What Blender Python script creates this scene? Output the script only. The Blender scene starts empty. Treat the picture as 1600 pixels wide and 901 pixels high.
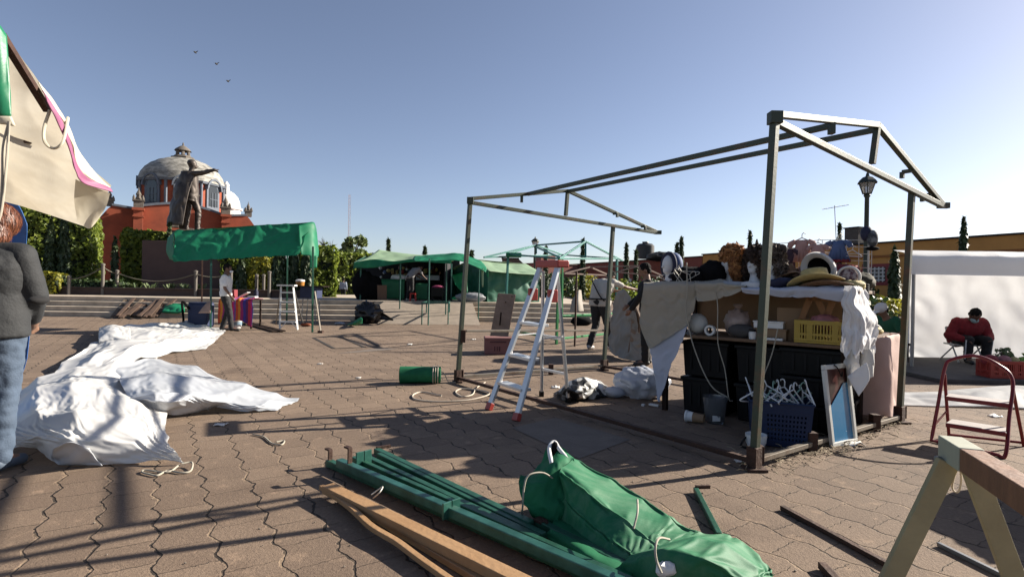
import bpy, bmesh, math, random
import numpy as np
from mathutils import Vector, Matrix, noise, Quaternion
R = math.radians
random.seed(7)
rng = np.random.default_rng(7)
sc = bpy.context.scene
COL = sc.collection

# ------------------------------------------------------------------ camera
F = 850.0
CAM = Vector((0, 0, 1.25))
ROLL, PITCH = R(1.0), math.atan(2.5 / F)
f0 = Vector((0, math.cos(PITCH), -math.sin(PITCH)))
r0 = Vector((1, 0, 0)); u0 = r0.cross(f0)
c_r = r0 * math.cos(ROLL) + u0 * math.sin(ROLL)
c_u = -r0 * math.sin(ROLL) + u0 * math.cos(ROLL)
cd = bpy.data.cameras.new('camera'); cam = bpy.data.objects.new('camera', cd); COL.objects.link(cam)
cd.sensor_width = 36; cd.lens = 36 * F / 1600; cd.clip_start = 0.05; cd.clip_end = 2000
mw = Matrix.Identity(4)
for i in range(3):
    mw[i][0] = c_r[i]; mw[i][1] = c_u[i]; mw[i][2] = -f0[i]; mw[i][3] = CAM[i]
cam.matrix_world = mw
sc.camera = cam

# ------------------------------------------------------------------ light
SUN_AZ = math.atan2(0.93, 0.36)      # measured from +Y towards +X
SUN_EL = R(26)
sd = Vector((math.sin(SUN_AZ) * math.cos(SUN_EL), math.cos(SUN_AZ) * math.cos(SUN_EL), math.sin(SUN_EL)))
w = bpy.data.worlds.new('World'); sc.world = w; w.use_nodes = True
nt = w.node_tree
sky = nt.nodes.new('ShaderNodeTexSky'); sky.sky_type = 'NISHITA'; sky.sun_disc = False
sky.sun_elevation = SUN_EL; sky.sun_rotation = SUN_AZ
sky.air_density = 1.0; sky.dust_density = 2.7; sky.ozone_density = 1.6; sky.altitude = 1900
hs = nt.nodes.new('ShaderNodeHueSaturation'); hs.inputs['Saturation'].default_value = .88
tint = nt.nodes.new('ShaderNodeMix'); tint.data_type = 'RGBA'; tint.blend_type = 'MULTIPLY'; tint.inputs[0].default_value = 1; tint.inputs[7].default_value = (1.03, .968, .98, 1)
nt.links.new(sky.outputs[0], hs.inputs['Color']); nt.links.new(hs.outputs[0], tint.inputs[6]); nt.links.new(tint.outputs[2], nt.nodes['Background'].inputs[0])
nt.nodes['Background'].inputs[1].default_value = 0.055
sl = bpy.data.lights.new('sun', 'SUN'); so = bpy.data.objects.new('sun', sl); COL.objects.link(so)
sl.energy = 5.0; sl.angle = R(0.5); sl.color = (1.0, 0.92, 0.80)
so.rotation_euler = sd.to_track_quat('Z', 'Y').to_euler()
so.location = (20, 8, 20)
sc.view_settings.view_transform = 'Standard'; sc.view_settings.look = 'None'
sc.view_settings.gamma = 1; sc.view_settings.exposure = 1.4
sc.view_settings.use_curve_mapping = False

# ------------------------------------------------------------------ photograph to world
def ray(px, py):
    return f0 + c_r * ((px - 800) / F) + c_u * ((450.5 - py) / F)
def P(px, py, Y):
    d = ray(px, py); return CAM + d * (Y / d.y)
def G(px, py, z=0.0):
    d = ray(px, py); return CAM + d * ((z - CAM.z) / d.z)
E1 = Vector((0.84, 0.545, 0)).normalized()          # the two directions of the paving
E2 = Vector((-0.545, 0.84, 0)).normalized()
UP = Vector((0, 0, 1))
V = Vector

# ------------------------------------------------------------------ materials
def adj(c):
    k = .58 + .24 * min(1, max(0, (min(c) - .15) / .4)); return tuple(x * k for x in c)
def mat(name, col, rough=0.7, metal=0.0, var=0.0, scale=6.0, bump=0.0, bscale=None, col2=None, thr=None, spec=None,
        trans=0.0, alpha=1.0, sub=0.0, stretch=None, detail=5.0):
    m = bpy.data.materials.new(name); m.use_nodes = True; col = adj(col); col2 = adj(col2) if col2 else None
    n = m.node_tree.nodes; l = m.node_tree.links; b = n['Principled BSDF']
    b.inputs['Base Color'].default_value = (*col, 1); b.inputs['Roughness'].default_value = rough
    b.inputs['Metallic'].default_value = metal
    if spec is not None: b.inputs['Specular IOR Level'].default_value = spec
    if trans: b.inputs['Transmission Weight'].default_value = trans
    if alpha < 1: b.inputs['Alpha'].default_value = alpha
    tc = n.new('ShaderNodeTexCoord'); src = tc.outputs['Object']
    if stretch:
        mp = n.new('ShaderNodeMapping'); mp.inputs['Scale'].default_value = stretch
        l.new(src, mp.inputs['Vector']); src = mp.outputs[0]
    if var or col2:
        t = n.new('ShaderNodeTexNoise'); t.inputs['Scale'].default_value = scale; t.inputs['Detail'].default_value = detail
        t.inputs['Roughness'].default_value = 0.65
        l.new(src, t.inputs['Vector'])
        r = n.new('ShaderNodeValToRGB')
        lo, hi = (0.3, 0.7) if thr is None else thr
        r.color_ramp.elements[0].position = lo; r.color_ramp.elements[1].position = hi
        c2 = col2 if col2 else tuple(min(1, c * (1 + var)) for c in col)
        c1 = col if col2 else tuple(c * (1 - var) for c in col)
        r.color_ramp.elements[0].color = (*c1, 1); r.color_ramp.elements[1].color = (*c2, 1)
        l.new(t.outputs['Fac'], r.inputs[0]); l.new(r.outputs[0], b.inputs['Base Color'])
    if bump:
        t2 = n.new('ShaderNodeTexNoise'); t2.inputs['Scale'].default_value = bscale or scale * 3; t2.inputs['Detail'].default_value = 4
        l.new(src, t2.inputs['Vector'])
        bp = n.new('ShaderNodeBump'); bp.inputs['Strength'].default_value = bump; bp.inputs['Distance'].default_value = 0.02
        l.new(t2.outputs['Fac'], bp.inputs['Height']); l.new(bp.outputs[0], b.inputs['Normal'])
    if sub:                                             # thin cloth or plastic that lets light through
        out = [x for x in n if x.type == 'OUTPUT_MATERIAL'][0]
        tr = n.new('ShaderNodeBsdfTranslucent'); mx = n.new('ShaderNodeMixShader'); mx.inputs[0].default_value = sub
        if b.inputs['Base Color'].is_linked: l.new(b.inputs['Base Color'].links[0].from_socket, tr.inputs[0])
        else: tr.inputs[0].default_value = (*col, 1)
        l.new(b.outputs[0], mx.inputs[1]); l.new(tr.outputs[0], mx.inputs[2]); l.new(mx.outputs[0], out.inputs[0])
    return m

def leafmat(name, c1, c2, sub=0.25, rough=0.55):
    m = bpy.data.materials.new(name); m.use_nodes = True
    n = m.node_tree.nodes; l = m.node_tree.links; b = n['Principled BSDF']
    g = n.new('ShaderNodeNewGeometry'); r = n.new('ShaderNodeValToRGB')
    r.color_ramp.elements[0].color = (*c1, 1); r.color_ramp.elements[1].color = (*c2, 1)
    l.new(g.outputs['Random Per Island'], r.inputs[0]); l.new(r.outputs[0], b.inputs['Base Color'])
    b.inputs['Roughness'].default_value = rough
    out = [x for x in n if x.type == 'OUTPUT_MATERIAL'][0]
    tr = n.new('ShaderNodeBsdfTranslucent'); mx = n.new('ShaderNodeMixShader'); mx.inputs[0].default_value = sub
    l.new(r.outputs[0], tr.inputs[0]); l.new(b.outputs[0], mx.inputs[1]); l.new(tr.outputs[0], mx.inputs[2])
    l.new(mx.outputs[0], out.inputs[0])
    return m

# ------------------------------------------------------------------ mesh builder
def wloc(o):
    v = Vector((0, 0, 0))
    while o is not None:
        v = v + o.location; o = o.parent
    return v

class MB:
    def __init__(s): s.v = []; s.f = []; s.m = []
    def add(s, vs, fs, mi=0):
        k = len(s.v); s.v += [Vector(v) for v in vs]
        for f in fs: s.f.append([i + k for i in f]); s.m.append(mi)
        return s
    def box(s, c, size, M=None, mi=0):
        c = Vector(c); hx, hy, hz = size[0] / 2, size[1] / 2, size[2] / 2
        vs = []
        for z in (-hz, hz):
            for x, y in ((-hx, -hy), (hx, -hy), (hx, hy), (-hx, hy)):
                p = Vector((x, y, z)); vs.append(c + (M @ p if M else p))
        return s.add(vs, [(3, 2, 1, 0), (4, 5, 6, 7), (0, 1, 5, 4), (1, 2, 6, 5), (2, 3, 7, 6), (3, 0, 4, 7)], mi)
    def hexa(s, vs, mi=0):   # 8 corners: bottom 4 ccw, top 4 ccw
        return s.add(vs, [(3, 2, 1, 0), (4, 5, 6, 7), (0, 1, 5, 4), (1, 2, 6, 5), (2, 3, 7, 6), (3, 0, 4, 7)], mi)
    def bar(s, p0, p1, wd, h=None, up=UP, mi=0):
        p0 = Vector(p0); p1 = Vector(p1); h = h or wd; d = (p1 - p0).normalized()
        if abs(d.dot(up)) > 0.98: up = Vector((E1.x, E1.y, 0)) if abs(d.z) > .9 else UP
        x = d.cross(up).normalized(); z = x.cross(d).normalized()
        vs = []
        for p in (p0, p1):
            for a, b in ((-1, -1), (1, -1), (1, 1), (-1, 1)): vs.append(p + x * a * wd / 2 + z * b * h / 2)
        return s.hexa(vs, mi)
    def tube(s, pts, r, n=8, mi=0, closed=False):
        pts = [Vector(p) for p in pts]; N = len(pts)
        rr = r if isinstance(r, (list, tuple)) else [r] * N
        tang = []
        for i in range(N):
            a = pts[(i - 1) % N] if closed or i > 0 else pts[i]
            b = pts[(i + 1) % N] if closed or i < N - 1 else pts[i]
            t = (b - a); tang.append(t.normalized() if t.length > 1e-9 else UP)
        nx = tang[0].orthogonal().normalized(); vs = []
        for i in range(N):
            nx = (nx - tang[i] * nx.dot(tang[i]))
            nx = nx.normalized() if nx.length > 1e-6 else tang[i].orthogonal().normalized()
            ny = tang[i].cross(nx)
            for k in range(n):
                a = 2 * math.pi * k / n; vs.append(pts[i] + (nx * math.cos(a) + ny * math.sin(a)) * rr[i])
        fs = []
        for i in range(N if closed else N - 1):
            j = (i + 1) % N
            for k in range(n): fs.append((i * n + k, i * n + (k + 1) % n, j * n + (k + 1) % n, j * n + k))
        if not closed:
            fs.append(tuple(range(n))[::-1]); fs.append(tuple((N - 1) * n + k for k in range(n)))
        return s.add(vs, fs, mi)
    def lathe(s, c, prof, n=16, M=None, mi=0):
        c = Vector(c); vs = []
        for r, z in prof:
            for k in range(n):
                a = 2 * math.pi * k / n; p = Vector((r * math.cos(a), r * math.sin(a), z)); vs.append(c + (M @ p if M else p))
        fs = []
        for i in range(len(prof) - 1):
            for k in range(n): fs.append((i * n + k, i * n + (k + 1) % n, (i + 1) * n + (k + 1) % n, (i + 1) * n + k))
        fs.append(tuple(range(n))[::-1]); fs.append(tuple((len(prof) - 1) * n + k for k in range(n)))
        return s.add(vs, fs, mi)
    def ell(s, c, r, n=20, M=None, amp=0.0, fr=3.0, mi=0, seed=0.0, ridge=False):
        c = Vector(c); r = Vector(r) if hasattr(r, '__len__') else Vector((r, r, r)); m = n // 2; vs = []
        for i in range(m + 1):
            t = math.pi * i / m
            for k in range(n):
                a = 2 * math.pi * k / n
                d = Vector((math.sin(t) * math.cos(a), math.sin(t) * math.sin(a), -math.cos(t)))
                q = 1.0
                if amp:
                    nv = noise.noise(d * fr + Vector((seed, seed * 1.7, 0)))
                    nv2 = noise.noise(d * fr * 2.3 + Vector((seed, 5, seed)))
                    q = 1 + amp * ((abs(nv) * 2 - .5 + abs(nv2)) if ridge else (nv + .5 * nv2))
                p = Vector((d.x * r.x, d.y * r.y, d.z * r.z)) * q
                vs.append(c + (M @ p if M else p))
        fs = []
        for i in range(m):
            for k in range(n): fs.append((i * n + k, i * n + (k + 1) % n, (i + 1) * n + (k + 1) % n, (i + 1) * n + k))
        return s.add(vs, fs, mi)
    def grid(s, rows, mi=0):
        nu = len(rows[0]); vs = [p for r in rows for p in r]; fs = []
        for i in range(len(rows) - 1):
            for k in range(nu - 1): fs.append((i * nu + k, i * nu + k + 1, (i + 1) * nu + k + 1, (i + 1) * nu + k))
        return s.add(vs, fs, mi)
    def prism(s, pts, ext, mi=0):
        pts = [Vector(p) for p in pts]; ext = Vector(ext); n = len(pts)
        fs = [tuple(range(n))[::-1], tuple(range(n, 2 * n))] + [(i, (i + 1) % n, n + (i + 1) % n, n + i) for i in range(n)]
        return s.add(pts + [p + ext for p in pts], fs, mi)
    def build(s, name, m, parent=None, smooth=None, solid=0.0, bev=0.0, origin=None, sub=0):
        me = bpy.data.meshes.new(name)
        if parent is not None: off = wloc(parent)
        elif origin is not None: off = Vector(origin)
        else:
            a = np.array([tuple(v) for v in s.v])
            off = Vector(((a[:, 0].min() + a[:, 0].max()) / 2, (a[:, 1].min() + a[:, 1].max()) / 2, a[:, 2].min()))
        me.from_pydata([tuple(v - off) for v in s.v], [], s.f)
        ms = m if isinstance(m, (list, tuple)) else [m]
        for x in ms: me.materials.append(x)
        if len(ms) > 1: me.polygons.foreach_set('material_index', s.m)
        bm = bmesh.new(); bm.from_mesh(me)
        bmesh.ops.remove_doubles(bm, verts=bm.verts, dist=1e-5)
        bmesh.ops.recalc_face_normals(bm, faces=bm.faces); bm.to_mesh(me); bm.free()
        if smooth is not None:
            me.shade_smooth(); me.set_sharp_from_angle(angle=R(smooth))
        o = bpy.data.objects.new(name, me); COL.objects.link(o)
        if parent is not None: o.parent = parent
        else: o.location = off
        if sub:
            x = o.modifiers.new('subdivision', 'SUBSURF'); x.levels = sub; x.render_levels = sub
        if solid:
            x = o.modifiers.new('thickness', 'SOLIDIFY'); x.thickness = solid; x.offset = 0
        if bev:
            x = o.modifiers.new('bevel', 'BEVEL'); x.width = bev; x.segments = 2; x.limit_method = 'ANGLE'
        return o

def tag(o, label=None, cat=None, group=None, kind=None):
    if label: o['label'] = label
    if cat: o['category'] = cat
    if group: o['group'] = group
    if kind: o['kind'] = kind
    return o
def thing(name, loc, label, cat, group=None):
    o = bpy.data.objects.new(name, None); COL.objects.link(o); o.location = loc; o.empty_display_size = 0.2
    return tag(o, label, cat, group)
def struct(name, b, m, **k):
    o = b.build(name, m, **k); o['kind'] = 'structure'; return o
def dup(root, loc, rotz=0.0, label=None, scale=None):
    def cp(o, par):
        c = o.copy(); COL.objects.link(c); c.parent = par
        for ch in list(o.children): cp(ch, c)
        return c
    r = cp(root, None); r.location = loc; r.rotation_euler = (0, 0, rotz)
    if scale: r.scale = (scale,) * 3
    if label: r['label'] = label
    return r

# ------------------------------------------------------------------ cloth
def crm(p, t):
    n = len(p) - 1
    i = min(int(t * n), n - 1); u = t * n - i
    a, b, c, d = p[max(i - 1, 0)], p[i], p[i + 1], p[min(i + 2, n)]
    if i == 0: a = b * 2 - c
    if i + 2 > n: d = c * 2 - b
    return 0.5 * ((2 * b) + (c - a) * u + (2 * a - 5 * b + 4 * c - d) * u * u + (3 * b - a - 3 * c + d) * u ** 3)
def crease(q, sc_=3.0, seed=0.0, vert=False):
    ca, sa = math.cos(seed * 2.1), math.sin(seed * 2.1)
    xr, yr = q.x * ca + q.y * sa, -q.x * sa + q.y * ca
    x = Vector((xr * sc_, yr * sc_ * (1 if vert else .38), q.z * sc_ * (.16 if vert else .7))) + Vector((seed, seed * .37, seed * .11))
    wp = noise.noise_vector(x * .7) * .45
    a = max(0, 1 - abs(noise.noise(x + wp)) * 1.9) ** 1.15
    y = Vector((yr * sc_ * 1.7, xr * sc_ * (1.7 if vert else .8), x.z * 1.5)) + Vector((3.1, seed, 7.7))
    b = max(0, 1 - abs(noise.noise(y + wp * 1.3)) * 2.0) ** 1.2
    c = max(0, 1 - abs(noise.noise(y * 2.4 + wp)) * 2.2) ** 2
    return a * .62 + b * .30 + c * .05 + noise.noise(x * .6) * .3 - .12
def fit(ctrl, nu, nv, amp=0.0, cs=3.0, seed=0.0, floor=None, edge=True, dirn=None, vert=False):
    rows = []
    for j in range(nv + 1):
        t = j / nv
        colp = [crm([Vector(x) for x in colm], t) for colm in zip(*ctrl)]
        rows.append([crm(colp, i / nu) for i in range(nu + 1)])
    if amp:
        out = []
        for j in range(nv + 1):
            r = []
            for i in range(nu + 1):
                a = rows[j][min(i + 1, nu)] - rows[j][max(i - 1, 0)]; b = rows[min(j + 1, nv)][i] - rows[max(j - 1, 0)][i]
                nrm = a.cross(b)
                nrm = nrm.normalized() if nrm.length > 1e-9 else UP
                if dirn: nrm = Vector(dirn)
                k = 1.0
                if edge:
                    k = min(1, min(i, nu - i) / (nu * .12) + .25) * min(1, min(j, nv - j) / (nv * .12) + .25)
                r.append(rows[j][i] + nrm * (crease(rows[j][i], cs, seed, vert) - .35) * amp * k)
            out.append(r)
        rows = out
    if floor is not None:
        rows = [[Vector((p.x, p.y, max(p.z, floor))) for p in r] for r in rows]
    return rows
def cloth(name, ctrl, m, parent=None, nu=30, nv=30, amp=.02, cs=3.0, seed=0.0, floor=None, solid=.004, smooth=50, edge=True, dirn=None, vert=False):
    return MB().grid(fit(ctrl, nu, nv, amp, cs, seed, floor, edge, dirn, vert)).build(name, m, parent, smooth=smooth, solid=solid)
def smoothline(pts, n=40, closed=False):
    pts = [Vector(p) for p in pts]
    if closed: pts = pts + [pts[0]]
    return [crm(pts, i / n) for i in range(n + 1)]
def rope(name, pts, r, m, parent=None, n=40, **k):
    return MB().tube(smoothline(pts, n), r, 6).build(name, m, parent, smooth=60, **k)

# ------------------------------------------------------------------ leaves
def leaves(name, pts, nrm, size, m, parent=None, long=1.6, spread=0.9, up=0.0):
    pts = np.asarray(pts, float); N = len(pts); nrm = np.asarray(nrm, float)
    d = nrm + rng.normal(0, spread, (N, 3)); d[:, 2] += up
    d /= np.linalg.norm(d, axis=1)[:, None] + 1e-9
    t = np.cross(d, rng.normal(0, 1, (N, 3))); t /= np.linalg.norm(t, axis=1)[:, None] + 1e-9
    if up:
        t = np.tile(np.array([[0, 0, 1.0]]), (N, 1)) + rng.normal(0, .25, (N, 3)); t -= d * (t * d).sum(1)[:, None]
        t /= np.linalg.norm(t, axis=1)[:, None] + 1e-9
    b = np.cross(d, t)
    s = size * rng.uniform(.6, 1.35, (N, 1))
    vs = np.stack([pts - t * s * long / 2, pts + b * s / 2 + d * s * .12, pts + t * s * long / 2, pts - b * s / 2 + d * s * .12], 1).reshape(-1, 3)
    off = np.array(wloc(parent)) if parent is not None else np.zeros(3)
    me = bpy.data.meshes.new(name)
    me.vertices.add(4 * N); me.vertices.foreach_set('co', (vs - off).ravel())
    me.loops.add(4 * N); me.loops.foreach_set('vertex_index', np.arange(4 * N, dtype=np.int32))
    me.polygons.add(N); me.polygons.foreach_set('loop_start', np.arange(0, 4 * N, 4, dtype=np.int32))
    me.update(calc_edges=True); me.validate()
    me.materials.append(m)
    o = bpy.data.objects.new(name, me); COL.objects.link(o)
    if parent is not None: o.parent = parent
    return o

# ------------------------------------------------------------------ people
def remesh(mb, name, m, parent, vox=.012, it=4):
    o = mb.build(name, m, parent, smooth=None)
    x = o.modifiers.new('r', 'REMESH'); x.mode = 'VOXEL'; x.voxel_size = vox
    y = o.modifiers.new('s', 'SMOOTH'); y.iterations = it; y.factor = .5
    dg = bpy.context.evaluated_depsgraph_get(); ev = o.evaluated_get(dg)
    me = bpy.data.meshes.new_from_object(ev); me.name = name
    o.modifiers.clear(); old = o.data; o.data = me; bpy.data.meshes.remove(old)
    if not me.materials: me.materials.append(m)
    me.shade_smooth()
    return o
def caps(mb, a, b, ra, rb, n=14):
    a = Vector(a); b = Vector(b); d = (b - a); L = d.length; d.normalize()
    pts = []; rr = []
    for k in (-.95, -.75, -.4, 0): pts.append(a + d * ra * k); rr.append(ra * math.sqrt(1 - k * k))
    for k in (0, .4, .75, .95): pts.append(b + d * rb * k); rr.append(rb * math.sqrt(1 - k * k))
    mb.tube(pts, rr, n); return mb
J0 = dict(pel=(0, 0, .94), wai=(0, 0, 1.08), che=(0, .0, 1.28), nek=(0, 0, 1.43), hed=(0, .025, 1.575),
          shL=(-.185, 0, 1.375), elL=(-.235, -.03, 1.10), wrL=(-.25, .05, .86), shR=(.185, 0, 1.375), elR=(.235, -.03, 1.10), wrR=(.25, .05, .86),
          hiL=(-.095, 0, .90), knL=(-.11, .03, .49), anL=(-.12, -.02, .085), toL=(-.14, .15, .035),
          hiR=(.095, 0, .90), knR=(.11, .03, .49), anR=(.12, -.02, .085), toR=(.14, .15, .035))
def person(loc, head_deg, label, shirt, trouser, skin, hair, shoe, H=1.7, pose=None, sleeve='short', bulk=1.0, hairk='short',
           vox=.012, coat=0.0, hand_curl=True):
    """one figure: body (continuous), shirt, trousers, two shoes and hair as its children"""
    t = thing('person', loc, label, 'person')
    J = {k: Vector(v) for k, v in J0.items()}
    for k, v in (pose or {}).items(): J[k] = Vector(v)
    s = H / 1.7; rot = Matrix.Rotation(R(head_deg), 3, 'Z')
    W = {k: Vector(loc) + rot @ (v * s) for k, v in J.items()}
    fw = rot @ Vector((0, 1, 0)); rt = rot @ Vector((1, 0, 0))
    b = MB(); K = s * bulk
    def torso(mb, g, low=True):
        dx = rt
        for sg in (-1, 1):
            caps(mb, W['wai'] + dx * sg * .065 * K, W['che'] + dx * sg * .085 * K, (.095 * K + g), (.105 * K + g))
            caps(mb, W['che'] + dx * sg * .08 * K, (W['shL'] if sg < 0 else W['shR']) - UP * .01, (.10 * K + g), (.062 * s + g))
            if low: caps(mb, W['pel'] + dx * sg * .075 * K, W['wai'] + dx * sg * .06 * K, (.105 * K + g), (.095 * K + g))
        caps(mb, W['wai'], W['che'], .10 * K + g, .11 * K + g)
    torso(b, 0)
    caps(b, W['che'] + (W['nek'] - W['che']) * .6, W['nek'] + (W['hed'] - W['nek']) * .5, .07 * s, .055 * s)
    hd = W['hed']; upv = (W['hed'] - W['nek']).normalized()
    look = J.get('look'); fa = (rot @ Vector(look)).normalized() if look else fw
    fa = (fa - upv * fa.dot(upv)); fa.normalize(); sd_ = fa.cross(upv)
    HM = Matrix((sd_, fa, upv)).transposed()
    b.ell(hd + upv * .03 * s, (.075 * s, .095 * s, .10 * s), 20, HM)
    b.ell(hd + fa * .022 * s - upv * .05 * s, (.056 * s, .068 * s, .068 * s), 16, HM)
    caps(b, hd + fa * .088 * s + upv * .005 * s, hd + fa * .105 * s - upv * .028 * s, .011 * s, .016 * s, 8)
    b.ell(hd + fa * .083 * s - upv * .062 * s, (.024 * s, .012 * s, .011 * s), 10, HM)
    for sg in (-1, 1): b.ell(hd + sd_ * sg * .077 * s - fa * .005 * s, (.012 * s, .024 * s, .034 * s), 10, HM)
    for sd__ in 'LR':
        caps(b, W['sh' + sd__], W['el' + sd__], .05 * s, .04 * s); caps(b, W['el' + sd__], W['wr' + sd__], .041 * s, .028 * s)
        d = (W['wr' + sd__] - W['el' + sd__]).normalized(); wv = W['wr' + sd__]
        sidev = d.cross(fw); sidev = sidev.normalized() if sidev.length > .1 else rt
        across = d.cross(sidev).normalized()
        caps(b, wv + d * .01, wv + d * .075 * s, .03 * s, .036 * s)
        for q, L in ((-1.5, .065), (-.5, .078), (.5, .074), (1.5, .058)):
            k0 = wv + d * .085 * s + across * q * .019 * s; k1 = k0 + d * L * .5 * s + sidev * .008; k2 = k1 + (d * .7 + sidev * .7) * L * .5 * s
            caps(b, k0, k1, .0105, .0095, 8); caps(b, k1, k2, .0095, .008, 8)
        th = wv + d * .035 * s - across * .03 * s
        caps(b, th, th + (d * .6 - across * .6 + sidev * .3) * .05 * s, .013, .010, 8)
        caps(b, W['hi' + sd__], W['kn' + sd__], .085 * K, .055 * s); caps(b, W['kn' + sd__], W['an' + sd__], .055 * s, .038 * s)
        caps(b, W['an' + sd__], W['to' + sd__], .04 * s, .03 * s)
    remesh(b, 'body', skin, t, vox)
    c = MB(); torso(c, .014 + coat, True)
    for sd__ in 'LR':
        g = .017 + coat
        caps(c, W['sh' + sd__], W['el' + sd__] if sleeve == 'long' else W['sh' + sd__].lerp(W['el' + sd__], .72), .052 * s + g, .043 * s + g)
        if sleeve == 'long': caps(c, W['el' + sd__], W['el' + sd__].lerp(W['wr' + sd__], .93), .043 * s + g, .034 * s + g * .7)
    so_ = remesh(c, 'shirt', shirt, t, vox)
    wrinkle(so_, .012)
    c = MB()
    for sg, sd__ in ((-1, 'L'), (1, 'R')):
        caps(c, W['pel'] + rt * sg * .06 * K, W['hi' + sd__], .112 * K + .004, .095 * K)
        caps(c, W['hi' + sd__], W['kn' + sd__], .092 * K + .008, .066 * s + .012)
        caps(c, W['kn' + sd__], W['kn' + sd__].lerp(W['an' + sd__], .97), .066 * s + .010, .055 * s + .008)
    wrinkle(remesh(c, 'trousers', trouser, t, vox), .014)
    for sd__ in 'LR':
        c = MB(); a = W['an' + sd__]; tv = W['to' + sd__]
        caps(c, a - UP * .03 * s - (tv - a).normalized() * .03, tv, .045 * s, .036 * s); caps(c, a, a - UP * .03, .05 * s, .048 * s)
        so_ = remesh(c, 'shoe', shoe, t, vox, 2)
    c = MB()
    if hairk == 'short':
        c.ell(hd + upv * .045 * s - fa * .014 * s, (.083 * s, .098 * s, .098 * s), 20, HM, .06, 5)
        c.ell(hd - fa * .05 * s - upv * .0 * s, (.072 * s, .055 * s, .075 * s), 14, HM, .06, 5)
    elif hairk == 'bob':
        c.ell(hd + upv * .035 * s - fa * .015 * s, (.108 * s, .112 * s, .112 * s), 26, HM, .09, 4)
        for q in range(11):
            a = R(60 + q * 24); o_ = (sd_ * math.cos(a) + fa * -math.sin(a) if True else 0) * .075 * s
            caps(c, hd + o_ - fa * .02 + upv * .03, hd + o_ * 1.18 - fa * .02 - upv * (.10 + .015 * (q % 3)) * s, .045 * s, .034 * s)
    if c.v:
        ho = remesh(c, 'hair', hair, t, .010, 2); wrinkle(ho, .014, 26)
    t['_hd'] = 0; del t['_hd']
    return t, W, (hd, fa, upv, sd_, HM, s)
def wrinkle(o, amp, fr=9.0):
    me = o.data; N = len(me.vertices); c = np.empty(N * 3); nn = np.empty(N * 3)
    me.vertices.foreach_get('co', c); me.vertices.foreach_get('normal', nn); c = c.reshape(-1, 3); nn = nn.reshape(-1, 3); q = c * (fr, fr, fr * 1.4)
    k = np.array([abs(noise.noise(p)) - .22 + .5 * noise.noise((p[0] * 2.1, p[1] * 2.1, p[2] * 2.1)) for p in q.tolist()])
    me.vertices.foreach_set('co', (c + nn * (k * amp)[:, None]).ravel()); me.update()
# ------------------------------------------------------------------ draped cloth: slack sheet relaxed over its guide points
def relax(rows, ctrl_n, slack, bend, steps, floor, iters=10, grav=.0016, seed=1.0, pins='all', jit=.010, jf=4.0):
    X = np.array([[p[:] for p in r] for r in rows], float); nv, nu = X.shape[0] - 1, X.shape[1] - 1; T0 = X.copy()
    W = np.ones((nv + 1, nu + 1, 1)); nj, ni = ctrl_n
    for J in range(nj):
        for I in range(ni):
            if pins == 'all' or J == 0 or (pins == 'edge' and (J == nj - 1 or I in (0, ni - 1))): W[round(J * nv / (nj - 1)), round(I * nu / (ni - 1))] = 0
    for j in range(nv + 1):
        for i in range(nu + 1):
            if W[j, i, 0]: X[j, i] += np.array(noise.noise_vector(rows[j][i] * jf + Vector((seed, 2, 5)))[:]) * jit
    def mk(a, b, k):
        L = np.linalg.norm(T0[b] - T0[a], axis=2, keepdims=True) * slack; wa, wb = W[a], W[b]; ws = wa + wb; ws[ws == 0] = 1
        return (a, b, L, wa / ws * k, wb / ws * k)
    S = slice; cons = []
    for off in (0, 1):
        cons.append(mk((S(None), S(off, nu, 2)), (S(None), S(off + 1, nu + 1, 2)), 1.0)); cons.append(mk((S(off, nv, 2), S(None)), (S(off + 1, nv + 1, 2), S(None)), 1.0))
    for oj in (0, 1):
        cons.append(mk((S(oj, nv, 2), S(0, nu)), (S(oj + 1, nv + 1, 2), S(1, nu + 1)), .5)); cons.append(mk((S(oj, nv, 2), S(1, nu + 1)), (S(oj + 1, nv + 1, 2), S(0, nu)), .5))
    bc = [mk((S(None), S(0, nu - 1)), (S(None), S(2, nu + 1)), bend * .5), mk((S(0, nv - 1), S(None)), (S(2, nv + 1), S(None)), bend * .5),
          mk((S(None), S(0, nu - 3)), (S(None), S(4, nu + 1)), bend * .3), mk((S(0, nv - 3), S(None)), (S(4, nv + 1), S(None)), bend * .3)]
    Vv = np.zeros_like(X)
    for st in range(steps):
        Xo = X.copy(); Vv[..., 2] -= grav; X = X + Vv * W
        for it in range(iters):
            for a, b, L, ka, kb in cons + (bc if it % 2 == 0 else []):
                d = X[b] - X[a]; l = np.sqrt((d * d).sum(2, keepdims=True)) + 1e-9; d *= (l - L) / l
                X[a] += d * ka; X[b] -= d * kb
            if floor is not None: np.maximum(X[..., 2], floor, out=X[..., 2])
        Vv = (X - Xo) * .88
    return [[Vector(X[j, i]) for i in range(nu + 1)] for j in range(nv + 1)]
def crisp(ctrl, q=.12):                       # sharper fold lines along the inner guide rows
    out = [ctrl[0]]
    for k in range(1, len(ctrl) - 1):
        a, b, c = ctrl[k - 1], ctrl[k], ctrl[k + 1]
        out += [[y.lerp(x, q) for x, y in zip(a, b)], [y.lerp(x, q) for x, y in zip(c, b)]]
    return out + [ctrl[-1]]
def drape(ctrl, nm, m, parent, nu=60, nv=50, slack=1.05, bend=.25, steps=16, floor=.006, sub=1, pins='all', grav=.0002, seed=1.0, solid=0, jit=.02, iters=6, jf=4.0):
    rows = relax(fit(ctrl, nu, nv), (len(ctrl), len(ctrl[0])), slack, bend, steps, floor, iters, grav, seed, pins, jit, jf)
    return MB().grid(rows).build(nm, m, parent, smooth=80, sub=sub, solid=solid)
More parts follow.
